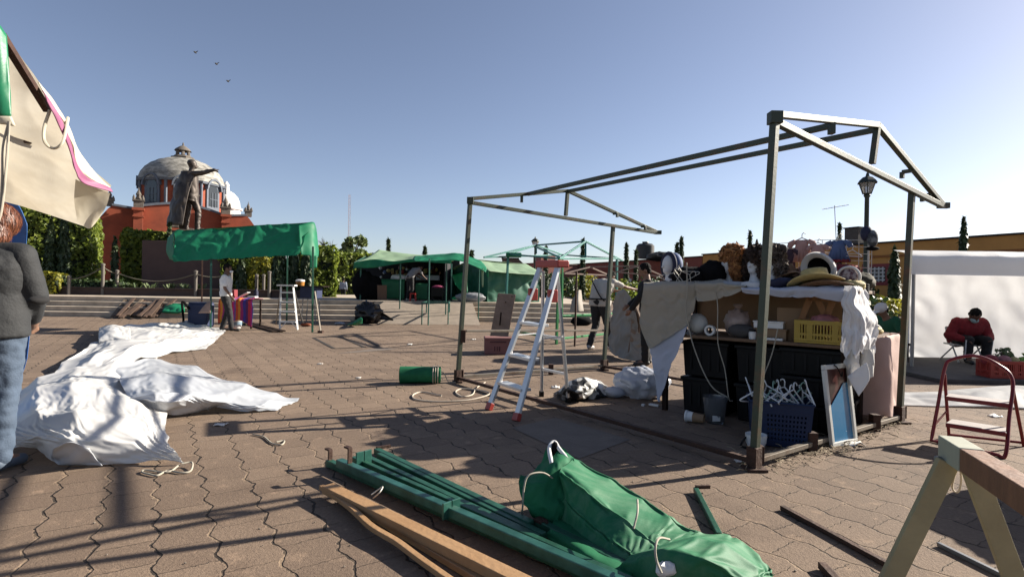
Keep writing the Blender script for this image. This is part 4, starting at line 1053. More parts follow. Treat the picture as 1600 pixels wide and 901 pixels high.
tag(drape(ctrl, 'white_sheet', M_pale, None, nu=60, nv=20, slack=1.02, bend=.4, steps=12, sub=0), 'pale sheet over the front edge of the table under the straw hat', 'sheet')
# white trousers hung over the right end (photo: big white shape with two legs and a grey hem)
s1 = LN_ + .06
ht = thing('white_trousers', tp(s1, .1, ZT), 'white cotton trousers hanging over the right end of the hat table', 'trousers')
ctrl = []
for py, x0, x1, g_ in ((446, 1319, 1347, 0), (452, 1318, 1352, .006), (490, 1317, 1368, .009), (525, 1315, 1371, .014), (553, 1313, 1366, .017)):
    r_ = []
    for k in range(11):
        q = k / 10; n_ = -.10 - .03 * math.sin(q * 3.14) + max(0, q - .55) * .75; r_.append(tq(x0 + (x1 - x0) * q, py + (6 * ((k * 7) % 3 - 1) if py > 540 else 0), n_ + (g_ if k % 2 else -g_)))
    ctrl.append(r_)
drape(ctrl, 'waist', M_whitec, ht, nu=80, nv=44, slack=1.05, bend=.4, steps=16, jit=.04, jf=3)
M_greyc = mat('grey_white_cotton', (.56, .54, .51), .9, var=.06, scale=8, bump=.2, bscale=40)
for k, (x0, x1, yb, n_) in enumerate(((1322, 1341, 598, -.06), (1340, 1362, 590, .06))):
    ctrl = tsheet([[(x0 - 2, 545, n_ + .04), ((x0 + x1) / 2, 545, n_ - .05), (x1 + 2, 545, n_), (x1 + 1, 545, n_ + .12)], [(x0 - 1, 570, n_ + .03), ((x0 + x1) / 2 - 2, 570, n_ - .05), (x1 + 2, 568, n_ - .01), (x1, 568, n_ + .1)], [(x0 + 3, yb, n_ + .03), ((x0 + x1) / 2, yb + 3, n_ - .04), (x1, yb - 2, n_ - .01), (x1 - 1, yb - 4, n_ + .08)]], 0)
    drape(ctrl, 'leg', M_greyc, ht, nu=28, nv=30, slack=1.05, bend=.3, steps=14, jit=.02)
ctrl = tsheet([[(1324, 588), (1338, 577), (1354, 566)], [(1332, 602), (1345, 592), (1358, 581)], [(1342, 619), (1350, 607), (1358, 594)]], -.17)
tag(cloth('lace_cloth', ctrl, M_whitec, nu=14, nv=14, amp=.015, cs=9, seed=9), 'small white lace cloth dangling below the hanging trousers', 'cloth')
# ---- things on the shelf
M_yel = mat('yellow_plastic', (.50, .33, .022), .42, var=.08, scale=5)
def crate(loc, L, Wd, Hh, M, m, name, label, slots=True, cat='crate'):
    t = thing(name, loc, label, cat); loc = Vector(loc); th = .012
    def w(x, y, z): return loc + M @ Vector((x, y, z))
    MB().box(w(0, 0, .01), (L, Wd, .015), M).build('bottom', m, t)
    for nm, ax, sg, ln, other in (('front_panel', 1, -1, L, Wd), ('back_panel', 1, 1, L, Wd), ('side_panel', 0, -1, Wd, L), ('side_panel', 0, 1, Wd, L)):
        b = MB(); n = max(6, int(ln / .03)); o_ = sg * (other / 2 - th / 2)
        def bx(u0, u1, z0, z1, thk=th):
            u = (u0 + u1) / 2; s_ = u1 - u0
            if ax == 1: b.box(w(u, o_, (z0 + z1) / 2), (s_, thk, z1 - z0), M)
            else: b.box(w(o_, u, (z0 + z1) / 2), (thk, s_, z1 - z0), M)
        l2 = ln / 2 - (th if ax == 0 else 0)
        bx(-l2, l2, .02, Hh * .2); bx(-l2, l2, Hh * .34, Hh * .44); bx(-l2, l2, Hh * .82, Hh, th * 1.8)
        st = ln / 18
        for i in range(18):
            u0 = -l2 + 2 * l2 * i / 18
            if i in (0, 1, 4, 5, 12, 13, 16, 17): bx(u0, u0 + 2 * l2 / 18, Hh * .2, Hh * .34); bx(u0, u0 + 2 * l2 / 18, Hh * .44, Hh * .82)
            else: bx(u0 + st * .3, u0 + st * .75, Hh * .2, Hh * .34); bx(u0 + st * .3, u0 + st * .75, Hh * .44, Hh * .82)
        b.build(nm, m, t)
    return t
yc = tp(1.47, .17, ZS + .002)
crate(yc, .44, .33, .20, MT, M_yel, 'plastic_crate', 'yellow slotted plastic crate on the shelf at the right end')
# brown triangular card pieces standing in the crate
M_kraft = mat('kraft_card', (.42, .20, .08), .8, var=.1, scale=4)
t = thing('card_carrier', yc, 'brown cardboard carrier with triangular cutouts standing in the yellow crate', 'cardboard')
b = MB()
for x0 in (-.14, .05):
    o_ = yc + UP * .03; y_ = .02
    def q(x, z): return o_ + MT @ Vector((x, y_, z))
    for a, c in (((-.10, .06), (.0, .36)), ((.0, .36), (.02, .36)), ((.19, .06), (.06, .36))):
        b.bar(q(a[0] + x0, a[1]), q(c[0] + x0, c[1]), .05, .012, up=-dn)
b.box(o_ + MT @ Vector((0, y_, .375)), (.30, .012, .07), MT); b.box(o_ + MT @ Vector((0, y_, .10)), (.40, .012, .15), MT)
b.build('card', M_kraft, t)
M_pinkp = mat('pink_wrap', (.45, .17, .17), .6, var=.4, scale=30)
tag(MB().ell(yc + MT @ Vector((0, -.06, .185)), (.12, .07, .07), 14, MT, .18, 4).build('wrapped_bundle', M_pinkp, smooth=50), 'pinkish wrapped bundle in the yellow crate', 'bundle')
M_wplas = mat('white_plastic', (.70, .70, .69), .35, var=.03)
M_styro = mat('white_foam', (.66, .66, .64), .75, var=.06, scale=30)
tag(MB().ell(tp(.30, .18, ZS + .108), (.105, .105, .105), 20).build('foam_ball', M_styro, smooth=80), 'white foam ball at the left end of the shelf', 'ball')
bt = thing('tape_roll', tp(.47, .09, ZS + .05), 'white tape roll standing next to the foam ball', 'tape roll')
rm = MT @ Matrix.Rotation(R(90), 3, 'X')
b = MB(); pr = [(.032, -.025), (.052, -.025), (.052, .025), (.032, .025)]; n = 20
vs = [tp(.47, .09, ZS + .053) + rm @ Vector((r_ * math.cos(6.2832 * k / n), r_ * math.sin(6.2832 * k / n), z_)) for r_, z_ in pr for k in range(n)]
b.add(vs, [(i * n + k, i * n + (k + 1) % n, ((i + 1) % 4) * n + (k + 1) % n, ((i + 1) % 4) * n + k) for i in range(4) for k in range(n)]); b.build('tape', M_wplas, bt, smooth=30)
MB().box(tp(.47, .09, ZS + .053), (.012, .03, .06), MT).build('core', M_dkwood, bt)
M_pkb = mat('pale_pink_film', (.42, .31, .27), .35, var=.15, scale=12, bump=.4, bscale=20)
t = thing('plastic_bag', tp(.68, .25, ZS), 'crumpled pinkish plastic bag of goods on the shelf behind tape roll', 'bag')
MB().ell(tp(.68, .25, ZS + .13), (.12, .1, .135), 26, MT, .16, 3.2, ridge=True).build('bag', M_pkb, t, smooth=50); MB().lathe(tp(.68, .25, ZS + .24), [(.03, 0), (.02, .03), (.05, .07), (.04, .08)], 8).build('knot', M_pkb, t, smooth=40)
M_greyb = mat('grey_fabric', (.085, .08, .082), .85, var=.2)
tag(MB().ell(tp(.76, .12, ZS + .065), (.13, .07, .065), 18, MT, .1, 3).build('folded_garment', M_greyb, smooth=50), 'dark grey folded garment on the middle of shelf', 'garment')
def carton(s, n_, z, L, Wd, Hh, m, label, name='carton'):
    c = tp(s, n_, z); t = thing(name, c, label, 'box'); MB().box(c + UP * (Hh / 2 - .006), (L, Wd, Hh - .012), MT).build('body', m, t, bev=.004); MB().box(c + UP * (Hh - .006), (L + .012, Wd + .012, .014), MT).build('lid', m, t, bev=.003); return t
carton(1.02, .22, ZS + .001, .28, .22, .10, M_card, 'brown cardboard carton on the shelf below the white box')
carton(1.0, .21, ZS + .105, .26, .18, .065, M_wplas, 'slim white box lying on the brown carton', 'white_box')
b = MB(); c = tp(1.19, .20, ZS); b.box(c + UP * .15 , (.012, .26, .30), MT @ Matrix.Rotation(R(-70), 3, 'Z')); tag(b.build('card_sheet', M_card), 'upright cardboard sheet between the white box and the yellow crate', 'cardboard')
t = thing('remote_control', tp(1.07, .05, ZS), 'small pale remote control on the shelf edge', 'remote control')
MB().box(tp(1.07, .05, ZS + .012), (.16, .045, .022), MT).build('case', M_wplas, t, bev=.006); b = MB()
for k in range(6): b.box(tp(1.01 + k * .022, .05, ZS + .024), (.012, .02, .006), MT)
b.build('buttons', M_blkp, t)
t = thing('small_jar', tp(.86, .06, ZS), 'small pale jar at the front edge of shelf', 'jar'); MB().lathe(tp(.88, .06, ZS), [(.03, 0), (.034, .06), (.026, .07)], 12).build('glass', M_wplas, t, smooth=40); MB().lathe(tp(.88, .06, ZS + .072), [(.03, 0), (.03, .02)], 12).build('lid', M_blkp, t)
for s, n_, m, lb, r_ in ((.17, .12, M_dkwood, 'small dark bundle left of the foam ball', .05), (1.27, .12, M_kraft, 'small brown pouch left of the yellow crate', .045)):
    tag(MB().ell(tp(s, n_, ZS + r_ * .8), (r_, r_, r_ * .8), 12, None, .15, 4).build('pouch', m, smooth=50), lb, 'pouch')

# ---- things on the top: heads with wigs and hats
M_foam = mat('head_foam', (.66, .67, .68), .75, var=.05, scale=20)
def fur(name, c, r, m, t, n=1800, M=None, ls=.035, amp=.15, cond=None):
    pts = []; nr = []
    for i in range(n):
        d = Vector(rng.normal(0, 1, 3)).normalized()
        if cond and not cond(d): continue
        k = 1 + amp * noise.noise(d * 3 + c) + rng.uniform(-.1, .06)
        p = Vector((d.x * r[0], d.y * r[1], d.z * r[2])) * k
        pts.append(tuple(Vector(c) + (M @ p if M else p))); nr.append(tuple(M @ d if M else d))
    return leaves(name, pts, nr, ls, m, t, 2.2, .55)
cam_d = lambda p: (CAM.xy.to_3d() - Vector(p).xy.to_3d()).normalized()
def mannequin(px, pyb, s_off, n_, k, label, hatf, face=None):
    """styrofoam display head on the table top"""
    c = tp(s_off, n_, ZT + .03); t = thing('mannequin', c, label, 'mannequin head', 'foam display heads on the table')
    fa = face if face is not None else dn; si = fa.cross(UP); M = Matrix((si, fa, UP)).transposed()
    b = MB(); b.lathe(c, [(.075 * k, 0), (.07 * k, .02 * k), (.05 * k, .09 * k), (.05 * k, .14 * k)], 14)
    b.ell(c + UP * .23 * k, (.075 * k, .095 * k, .115 * k), 20, M); b.ell(c + UP * .165 * k + fa * .03 * k, (.05 * k, .06 * k, .05 * k), 14, M)
    caps(b, c + UP * .235 * k + fa * .09 * k, c + UP * .20 * k + fa * .105 * k, .010 * k, .014 * k, 8)
    remesh(b, 'head', M_foam, t, .008, 3)
    hatf(c, k, t, M, fa, si); return t
ML_brown = leafmat('brown_fur', (.16, .06, .02), (.42, .20, .07), .1, .8)
ML_dkfur = leafmat('dark_fur', (.022, .013, .009), (.055, .032, .022), .05, .9)
ML_grfur = leafmat('taupe_fur', (.06, .045, .036), (.12, .09, .07), .05, .9)
M_dkf = mat('dark_fur_base', (.025, .016, .012), .95); M_brf = mat('brown_fur_base', (.20, .09, .03), .95); M_grf = mat('taupe_fur_base', (.075, .055, .045), .95)
def furhat(mb_m, leafm, ears=0.0, spike=False, mane=False):
    def f(c, k, t, M, fa, si):
        top = c + UP * .27 * k - fa * .02 * k
        b = MB(); b.ell(top + UP * .03 * k, (.10 * k, .115 * k, .11 * k), 20, M, .08, 4); b.ell(c + UP * .2 * k - fa * .065 * k, (.105 * k, .075 * k, .14 * k), 16, M, .08, 4)
        for s in (-1, 1): b.ell(c + UP * .19 * k + si * s * .085 * k - fa * .01, (.035 * k, .065 * k, .12 * k), 14, M, .1, 4)
        if spike: b.lathe(top + UP * .10 * k, [(.05 * k, 0), (.03 * k, .03), (.02 * k, .06), (.006, .11)], 8)
        o = b.build('fur_hat', mb_m, t, smooth=60)
        fur('pile', top + UP * .03 * k, (.105 * k, .12 * k, .115 * k), leafm, t, 900, M)
        fur('pile', c + UP * .2 * k - fa * .06 * k, (.115 * k, .08 * k, .15 * k), leafm, t, 700, M)
        for s in (-1, 1): fur('pile', c + UP * .19 * k + si * s * .09 * k - fa * .01, (.038 * k, .07 * k, .125 * k), leafm, t, 350, M)
        if ears:
            for s in (-1, 1): MB().ell(top + UP * .10 * k + si * s * .095 * k, (.05 * k, .03 * k, .05 * k), 14, M, .1, 4).build('ear', mb_m, t, smooth=60)
    return f
def at_px(px, py, n_):                      # s position along the table for a pixel column
    d = ray(px, py); o = tp(0, n_, 0); # intersect vertical plane through o along dx
    k = (o - CAM).dot(dn) / d.dot(dn); q = CAM + d * k; return (q - o).dot(dx), q.z
s_, _ = at_px(1142, 420, .34); mannequin(0, 0, s_, .34, 1.0, 'foam head in a big shaggy orange brown wig', furhat(M_brf, ML_brown), (dn - dx * .9).normalized())
s_, _ = at_px(1180, 420, .30); mannequin(0, 0, s_, .30, .95, 'foam head in a dark brown fur hat with pointed tip', furhat(M_dkf, ML_dkfur, spike=True), (dn - dx * .3).normalized())
s_, _ = at_px(1205, 420, .26); mannequin(0, 0, s_, .26, .95, 'foam head in a taupe fur hat with round bear ears', furhat(M_grf, ML_grfur, ears=1.0), (dn - dx * .2).normalized())
# blue hooded white head at the far left
M_navy = mat('navy_cloth', (.018, .022, .065), .8, var=.3, scale=8); M_bluet = mat('blue_cloth', (.10, .16, .34), .75, var=.25, scale=8)
def hood(c, k, t, M, fa, si):
    b = MB(); n = 24
    for rr, m_, nm in ((.115, M_navy, 'hood_rim'),):
        b.tube([c + UP * .22 * k + fa * .02 + (si * math.cos(6.2832 * i / n) * .105 + UP * math.sin(6.2832 * i / n) * .135) * k for i in range(n)], .026 * k, 8, closed=True); b.build(nm, m_, t, smooth=60)
    MB().ell(c + UP * .23 * k - fa * .05 * k, (.115 * k, .09 * k, .14 * k), 20, M).build('hood', M_bluet, t, smooth=60)
s_, _ = at_px(1047, 420, .5); mannequin(0, 0, s_, .5, 1.0, 'foam head in a blue hood at the left end of the display', hood, (dn - dx * .5).normalized())
# black bags with wire hangers
tag(MB().ell(tp(.20, .22, ZT + .12), (.19, .15, .10), 24, MT, .16, 2.6, ridge=True).build('black_bag', M_blkf, smooth=50), 'low black cloth bag behind the wire hangers on the table', 'bag')
tag(MB().ell(tp(.42, .26, ZT + .15), (.13, .13, .135), 24, MT, .12, 2.5, ridge=True).build('black_bag', M_blkf, smooth=50), 'rounded taller black cloth bag left of the brown wig', 'bag')
M_wire = mat('pale_wire', (.55, .52, .46), .5, .2)
def hanger(c, M, label, m=None, k=1.0, group='wire hangers on the table', name='clothes_hanger', r=.004):
    b = MB(); q = lambda x, y, z=0: Vector(c) + M @ Vector((x * k, z * k, y * k))
    pts = [q(0, .03), q(-.19, -.09), q(-.20, -.105), q(-.185, -.115), q(.185, -.115), q(.20, -.105), q(.19, -.09), q(0, .03)]
    b.tube(pts, r, 6); hk = [q(0, .03), q(0, .07)] + [q(.028 - .028 * math.cos(a), .09 + .028 * math.sin(a)) for a in [R(d) for d in range(0, 210, 30)]]
    b.tube(hk, r * .8, 6); o = b.build(name, m or M_wire, smooth=60); return tag(o, label, 'hanger', group)
for i, (a, s, z) in enumerate(((.4, .12, .13), (-.5, .22, .15), (.9, .28, .12))):
    hanger(tp(s, -.02, ZT + z), MT @ Matrix.Rotation(a, 3, 'Y') @ Matrix.Rotation(.25, 3, 'X'), 'pale wire hanger leaning on the black bags', k=.75, r=.0035)
M_redc = mat('red_cloth', (.30, .03, .04), .8); 
tag(MB().ell(tp(.05, .3, ZT + .12), (.03, .03, .10), 12, None, .1, 4).build('red_pouch', M_redc, smooth=50), 'narrow red pouch left of the black bags on the table', 'pouch')
t = thing('sunglasses', tp(-.02, .12, ZT + .03), 'dark sunglasses lying at the left edge of the table top', 'sunglasses')
for s in (-.04, .04): MB().ell(tp(-.0 + s, .12, ZT + .055), (.032, .006, .022), 12, MT).build('lens', M_blkp, t, smooth=60)
b = MB(); b.tube([tp(-.08, .25, ZT + .05), tp(-.08, .12, ZT + .065), tp(.08, .12, ZT + .065), tp(.08, .25, ZT + .05)], .004, 5); b.build('frame', M_blkp, t)
# straw hats
M_straw = mat('straw', (.60, .48, .20), .75, var=.12, scale=40, bump=.3, bscale=120); M_strawd = mat('brown_straw', (.22, .12, .06), .8, var=.2, scale=30, bump=.3, bscale=90); M_whitehat = mat('white_felt', (.66, .64, .62), .85)
def hat(name, c, M, R0, rc, hc, m, mband, label, curl=.03, under=None, ell=1.15):
    t = thing(name, c, label, 'hat'); b = MB(); n = 36; c = Vector(c)
    rows = []
    for r, z in ((rc * .75, hc), (rc * .92, hc * .93), (rc, hc * .5), (rc * 1.06, .012), (rc * 1.12, .0), ((rc + R0) / 2, -.004), (R0 * .93, .006), (R0, .015)):
        rows.append([c + M @ Vector((r * ell * math.cos(6.2832 * k / n), r * math.sin(6.2832 * k / n), z + (curl * (max(0, (r - rc) / (R0 - rc))) ** 1.6 * (math.cos(2 * 6.2832 * k / n) * -1)))) for k in range(n + 1)])
    rows.insert(0, [c + M @ Vector((rc * .3 * ell * math.cos(6.2832 * k / n), rc * .3 * math.sin(6.2832 * k / n), hc * .9)) for k in range(n + 1)])
    rows.insert(0, [c + M @ Vector((0, 0, hc * .88)) for k in range(n + 1)])
    MB().grid(rows[:6]).build('crown', m, t, smooth=60, solid=.004); MB().grid(rows[5:]).build('brim', m, t, smooth=60, solid=.004)
    if mband:
        bb = MB(); bb.grid([[c + M @ Vector((r * ell * math.cos(6.2832 * k / n), r * math.sin(6.2832 * k / n), z)) for k in range(n + 1)] for r, z in ((rc * 1.03, hc * .38), (rc * 1.065, .02))]); bb.build('band', mband, t, smooth=60, solid=.004)
    return t
s_, z_ = at_px(1275, 434, .10)
hat('straw_hat', tp(s_, .07, ZT + .075), MT @ Matrix.Rotation(R(-9), 3, 'Y') @ Matrix.Rotation(R(-6), 3, 'X'), .20, .095, .11, M_straw, M_blkp, 'yellow straw hat with a black band on the front edge of table', .03)
s_, z_ = at_px(1283, 437, .05)
hat('brown_hat', tp(s_ + .03, .06, ZT + .042), MT @ Matrix.Rotation(R(-5), 3, 'Y'), .185, .09, .05, M_strawd, None, 'brown hat lying flat under the yellow straw hat', .02)
s_, z_ = at_px(1280, 405, .34)
def cone_hat(c, M, label):
    t = thing('round_hat', c, label, 'hat'); n = 36; c = Vector(c)
    def ring(r, z): return [c + M @ Vector((r * math.cos(6.2832 * k / n), r * math.sin(6.2832 * k / n), z)) for k in range(n + 1)]
    MB().grid([ring(.165, .0), ring(.16, .02), ring(.115, .0), ring(.11, -.02)]).build('brim', M_whitehat, t, smooth=60, solid=.006)
    MB().grid([ring(.112, -.005), ring(.105, -.06), ring(.08, -.10), ring(.001, -.11)]).build('crown', M_blkf, t, smooth=60, solid=.006); return t
cone_hat(tp(s_, .33, ZT + .19), Matrix((dx, UP, dn)).transposed() @ Matrix.Rotation(R(20), 3, 'X') @ Matrix.Rotation(R(-20), 3, 'Y'), 'hat standing on edge with wide white brim and dark inside, behind the straw hat')
M_greyc2 = mat('pale_grey_cloth', (.42, .42, .43), .9); M_tan = mat('tan_cloth', (.36, .20, .10), .85, var=.15, scale=6); M_plaid = mat('plaid_cloth', (.16, .07, .09), .8, col2=(.45, .38, .38), scale=45, thr=(.45, .55)); M_purp = mat('mauve_knit', (.10, .055, .075), .9, var=.25, scale=20); M_pinkc = mat('pale_pink_cotton', (.55, .32, .28), .85, var=.1, scale=9)
s_, z_ = at_px(1238, 425, .3)
ctrl = [[tp(s_ + x, n_, ZT + z) for x, z in ((-.25, .02), (-.12, .10), (.05, .16), (.18, .12))] for n_ in (.18, .3, .42)]
tag(cloth('tan_jacket', ctrl, M_tan, nu=30, nv=16, amp=.05, cs=8, seed=11), 'tan folded jacket heaped between the bear ear head and straw hat', 'jacket')
s_, z_ = at_px(1213, 440, .05)
tag(MB().ell(tp(s_, .06, ZT + .055), (.14, .08, .045), 22, MT @ Matrix.Rotation(R(-12), 3, 'Y'), .1, 3).build('navy_beret', M_navy, smooth=50), 'flat navy cloth cap on the table edge left of the straw hat', 'cap')
s_, z_ = at_px(1327, 420, .25)
b = MB(); n = 30; t = thing('plaid_beret', tp(s_, .25, ZT + .1), 'round plaid cap with pale rim at the right end of display', 'cap')
MB().ell(tp(s_, .25, ZT + .115), (.075, .05, .085), 20, MT).build('crown', M_plaid, t, smooth=60); MB().tube([tp(s_ + .085 * math.cos(6.2832 * i / n), .22, ZT + .115 + .09 * math.sin(6.2832 * i / n)) for i in range(n)], .012, 6, closed=True).build('rim', M_whitehat, t, smooth=60)
s_, z_ = at_px(1344, 440, .35); b = MB()
M_wool = mat('black_wool', (.035, .03, .035), .95, var=.4, scale=30)
t = thing('knit_beanie', tp(s_, .35, ZT), 'dark striped knit cap at the right corner above the white trousers', 'cap')
for k in range(6): b.tube([tp(s_ + .06 * math.cos(6.2832 * i / 20), .35 + .06 * math.sin(6.2832 * i / 20), ZT + .05 + .02 * k - .10) for i in range(20)], .012, 6, closed=True)
b.build('knit_rings', M_wool, t, smooth=60); MB().ell(tp(s_, .35, ZT + .03), (.056, .056, .07), 16).build('lining', M_blkf, t, smooth=60)
tag(MB().ell(tp(s_ + .01, .35, ZT - .17), (.05, .05, .13), 14, None, .06, 3).build('tan_sleeve', M_tan, smooth=60), 'tan rolled sleeve under the dark knit cap at the right corner', 'garment')
# heap of clothes at the back right
for s, n_, z, r, m, lb in ((1.58, .5, .06, (.16, .13, .07), M_pinkc, 'pale pink folded clothes behind the brown hat'), (1.40, .55, .07, (.2, .15, .09), M_purp, 'mauve folded clothes heap under the hanging baby tops'), (1.20, .5, .05, (.18, .14, .07), M_tan, 'tan folded clothes behind the navy cap'),
                     (1.66, .18, .04, (.10, .09, .05), M_straw, 'small straw coloured cloth right of the straw hat')):
    tag(MB().ell(tp(s, n_, ZT + z), r, 20, MT, .12, 3, ridge=True).build('folded_clothes', m, smooth=50), lb, 'clothes', 'folded clothes on the table top')
M_olive = mat('olive_cloth', (.07, .06, .035), .9, var=.2, scale=8); M_dgrey = mat('charcoal_cloth', (.035, .035, .04), .9, var=.3, scale=8)
for s, n_, z, r, m, lb in ((.30, .55, .10, (.20, .14, .11), M_dgrey, 'charcoal clothes heap behind the low black bag'), (.55, .60, .12, (.18, .14, .13), M_olive, 'olive clothes heap behind the brown wig'), (.78, .58, .10, (.16, .14, .11), M_purp, 'mauve clothes heap behind the dark fur hat'),
                     (.98, .56, .13, (.17, .14, .14), M_tan, 'tall tan clothes heap behind the bear ear head'), (1.10, .30, .06, (.13, .10, .07), M_dgrey, 'charcoal cloth beside the bear ear head'), (1.32, .62, .14, (.18, .13, .15), M_pinkc, 'tall pale pink clothes heap below the hanging baby dresses'),
                     (1.52, .66, .12, (.16, .12, .13), M_redc, 'dull red clothes heap behind the white brimmed hat'), (1.66, .55, .08, (.12, .14, .09), M_olive, 'olive clothes heap behind the plaid beret'), (.68, .08, .035, (.14, .07, .035), M_greyc2, 'pale grey cloth lying at the front edge below the wigs'), (.86, .06, .03, (.09, .06, .04), M_whitehat, 'off white cloth at the front edge below the dark fur hat')):
    o = MB().ell(tp(s, n_, ZT + z), r, 30, MT, .16, 2.6, ridge=True).build('clothes_heap', m, smooth=60); wrinkle(o, .012, 14); tag(o, lb, 'clothes', 'clothes heaps on the table top')
# wire grid with baby clothes
g0, g1 = at_px(1214, 400, .75)[0], at_px(1362, 400, .75)[0]
t = thing('wire_grid', tp((g0 + g1) / 2, .75, ZT), 'thin wire display grid standing at the back of the hat table', 'wire grid')
b = MB()
for i in range(9): s = g0 + (g1 - g0) * i / 8; b.tube([tp(s, .75, ZT - .02), tp(s, .75, ZT + .47 + .03 * math.sin(i * .5))], .0035, 4)
for k in range(8): z = ZT + .02 + .065 * k; b.tube([tp(g0, .75, z), tp((g0 + g1) / 2, .75, z + .02), tp(g1, .75, z)], .0035, 4)
b.build('wires', M_wire, t)
def outfit(px, py, n_, k, m, hem, label, skirt=True, sl=True):
    s, z = at_px(px, py, n_); c = tp(s, n_, z); t = thing('baby_outfit', c, label, 'baby clothes', 'baby clothes hung on the grid')
    q = lambda x, zz, y=0: c + MT @ Vector((x * k, y * k, zz * k))
    prof = ((-.055, .0, .055), (-.05, -.05, .05), (-.06, -.08, .06), (-.10, -.19, .10)) if skirt else ((-.065, .0, .065), (-.065, -.08, .065), (-.07, -.14, .07), (-.072, -.20, .072))
    rows_f = []
    for x0, zz, x1 in prof: rows_f.append([q(x0 + (x1 - x0) * i / 16, zz, -.018 * math.sin(math.pi * i / 16) - (.010 * math.sin(i * 2.4) if skirt and zz < -.1 else 0)) for i in range(17)] + [q(x1 - (x1 - x0) * i / 16, zz, .018 * math.sin(math.pi * i / 16)) for i in range(17)])
    MB().grid(rows_f).build('bodice', m, t, smooth=50, solid=.003)
    if sl:
        for s_ in (-1, 1): MB().tube([q(s_ * .05, -.008), q(s_ * .085, -.03), q(s_ * .10, -.06)], [.02 * k, .026 * k, .022 * k], 10).build('sleeve', m, t, smooth=60)
    if hem:
        x0 = .10; MB().grid([[q(-x0 * 1.02 + 2 * x0 * 1.02 * i / 16, zz, -.018 * math.sin(math.pi * i / 16) - .012 * math.sin(i * 2.4) - .003) for i in range(17)] for zz in (-.17, -.20)]).build('hem', hem, t, smooth=50, solid=.003)
    b = MB(); b.tube([q(-.06, -.01), q(0, .02), q(.06, -.01)], .005 * k, 5); b.tube([q(0, .02), q(0, .05), q(.014, .065), (q(.028, .05))], .004 * k, 5); b.build('hanger', M_wire, t)
    return t
outfit(1231, 389, .70, 1.0, M_purp, None, 'dark mauve baby top hanging left of the pink dress', False)
outfit(1253, 375, .70, 1.15, M_pinkc, None, 'tall pale pink baby dress hanging highest on the grid')
outfit(1278, 382, .68, .9, M_pinkc, None, 'small pale pink baby top hanging above the white brimmed hat', False)
outfit(1310, 376, .70, 1.05, M_bluet, M_redc, 'blue baby dress with red hem hanging right of the hats')
for px, py in ((1293, 378), (1332, 384)):
    s, z = at_px(px, py, .70); hanger(tp(s, .70, z - .05), MT @ Matrix.Rotation(.1, 3, 'Y'), 'empty white hanger hooked on the wire grid', M_wplas, .42, 'empty hangers on the grid')
# caps hung from the grid end
M_greypr = mat('grey_print', (.06, .065, .075), .8, col2=(.24, .26, .28), scale=25, thr=(.45, .6))
s, z = at_px(1354, 365, .62); t = thing('print_hat', tp(s, .62, z), 'dark cap with grey print hung high at the lamp post end of the grid', 'cap')
MB().ell(tp(s, .62, z), (.05, .06, .07), 18, MT, .1, 4).build('crown', M_navy, t, smooth=60); MB().ell(tp(s + .05, .60, z - .05), (.045, .05, .08), 16, MT, .06, 4).build('cloth', M_greypr, t, smooth=60); MB().ell(tp(s + .05, .6, z - .14), (.055, .06, .02), 16, MT).build('brim', M_blkf, t, smooth=60)
MB().bar(tp(s + .01, .68, ZT - .2), tp(s + .01, .68, z + .05), .012).build('hook_rod', M_wire, t)

# ================================================================== PINK CLOTH TABLE at the right
M_pinkt = mat('dusty_pink_sheet', (.62, .43, .37), .85, var=.05, scale=3, bump=.1, bscale=80, sub=.1)
s2, n2 = LN_ - .20, 1.40
pk = thing('side_table', tp(s2, n2, 0), 'small side table behind the trousers wearing a dusty pink cloth', 'side table')
MB().box(tp(s2, n2, .80), (.60, .9, .03), MT).build('table_top', M_board, pk)
for a in (-.26, .26):
    for c in (-.4, .4): MB().box(tp(s2 + a, n2 + c, .392), (.04, .04, .785), MT).build('leg', M_dkwood, pk)
ctrl = []
for z, o in ((.822, -.01), (.80, .02), (.48, .04), (.10, .05)):
    ctrl.append([tp(s2 - .31, n2 - .46 - o, z), tp(s2 + .31 + o, n2 - .46 - o, z), tp(s2 + .32 + o * 1.5, n2 - .1, z), tp(s2 + .31 + o, n2 + .46 + o, z + (0 if z > .6 else .05)), tp(s2 - .31, n2 + .46 + o, z + (0 if z > .6 else .1))])
tag(drape(ctrl, 'pink_tablecloth', M_pinkt, None, nu=56, nv=26, slack=1.02, bend=.3, steps=14, sub=0, jit=.015), 'dusty pink cloth hanging over the side table at the right', 'tablecloth')
for x, y, r, m, lb in ((-.1, -.25, (.16, .14, .05), M_whitec, 'white folded cloth on the pink side table'), (.16, -.1, (.14, .12, .045), M_straw, 'straw coloured folded cloth on the pink side table'), (.05, .2, (.2, .12, .06), M_greyc, 'grey folded cloth at the back of pink side table')):
    tag(MB().ell(tp(s2 + x, n2 + y, .83 + r[2] * .75), r, 18, MT, .14, 3, ridge=True).build('folded_cloth', m, smooth=50), lb, 'cloth', 'folded cloths on the side table')
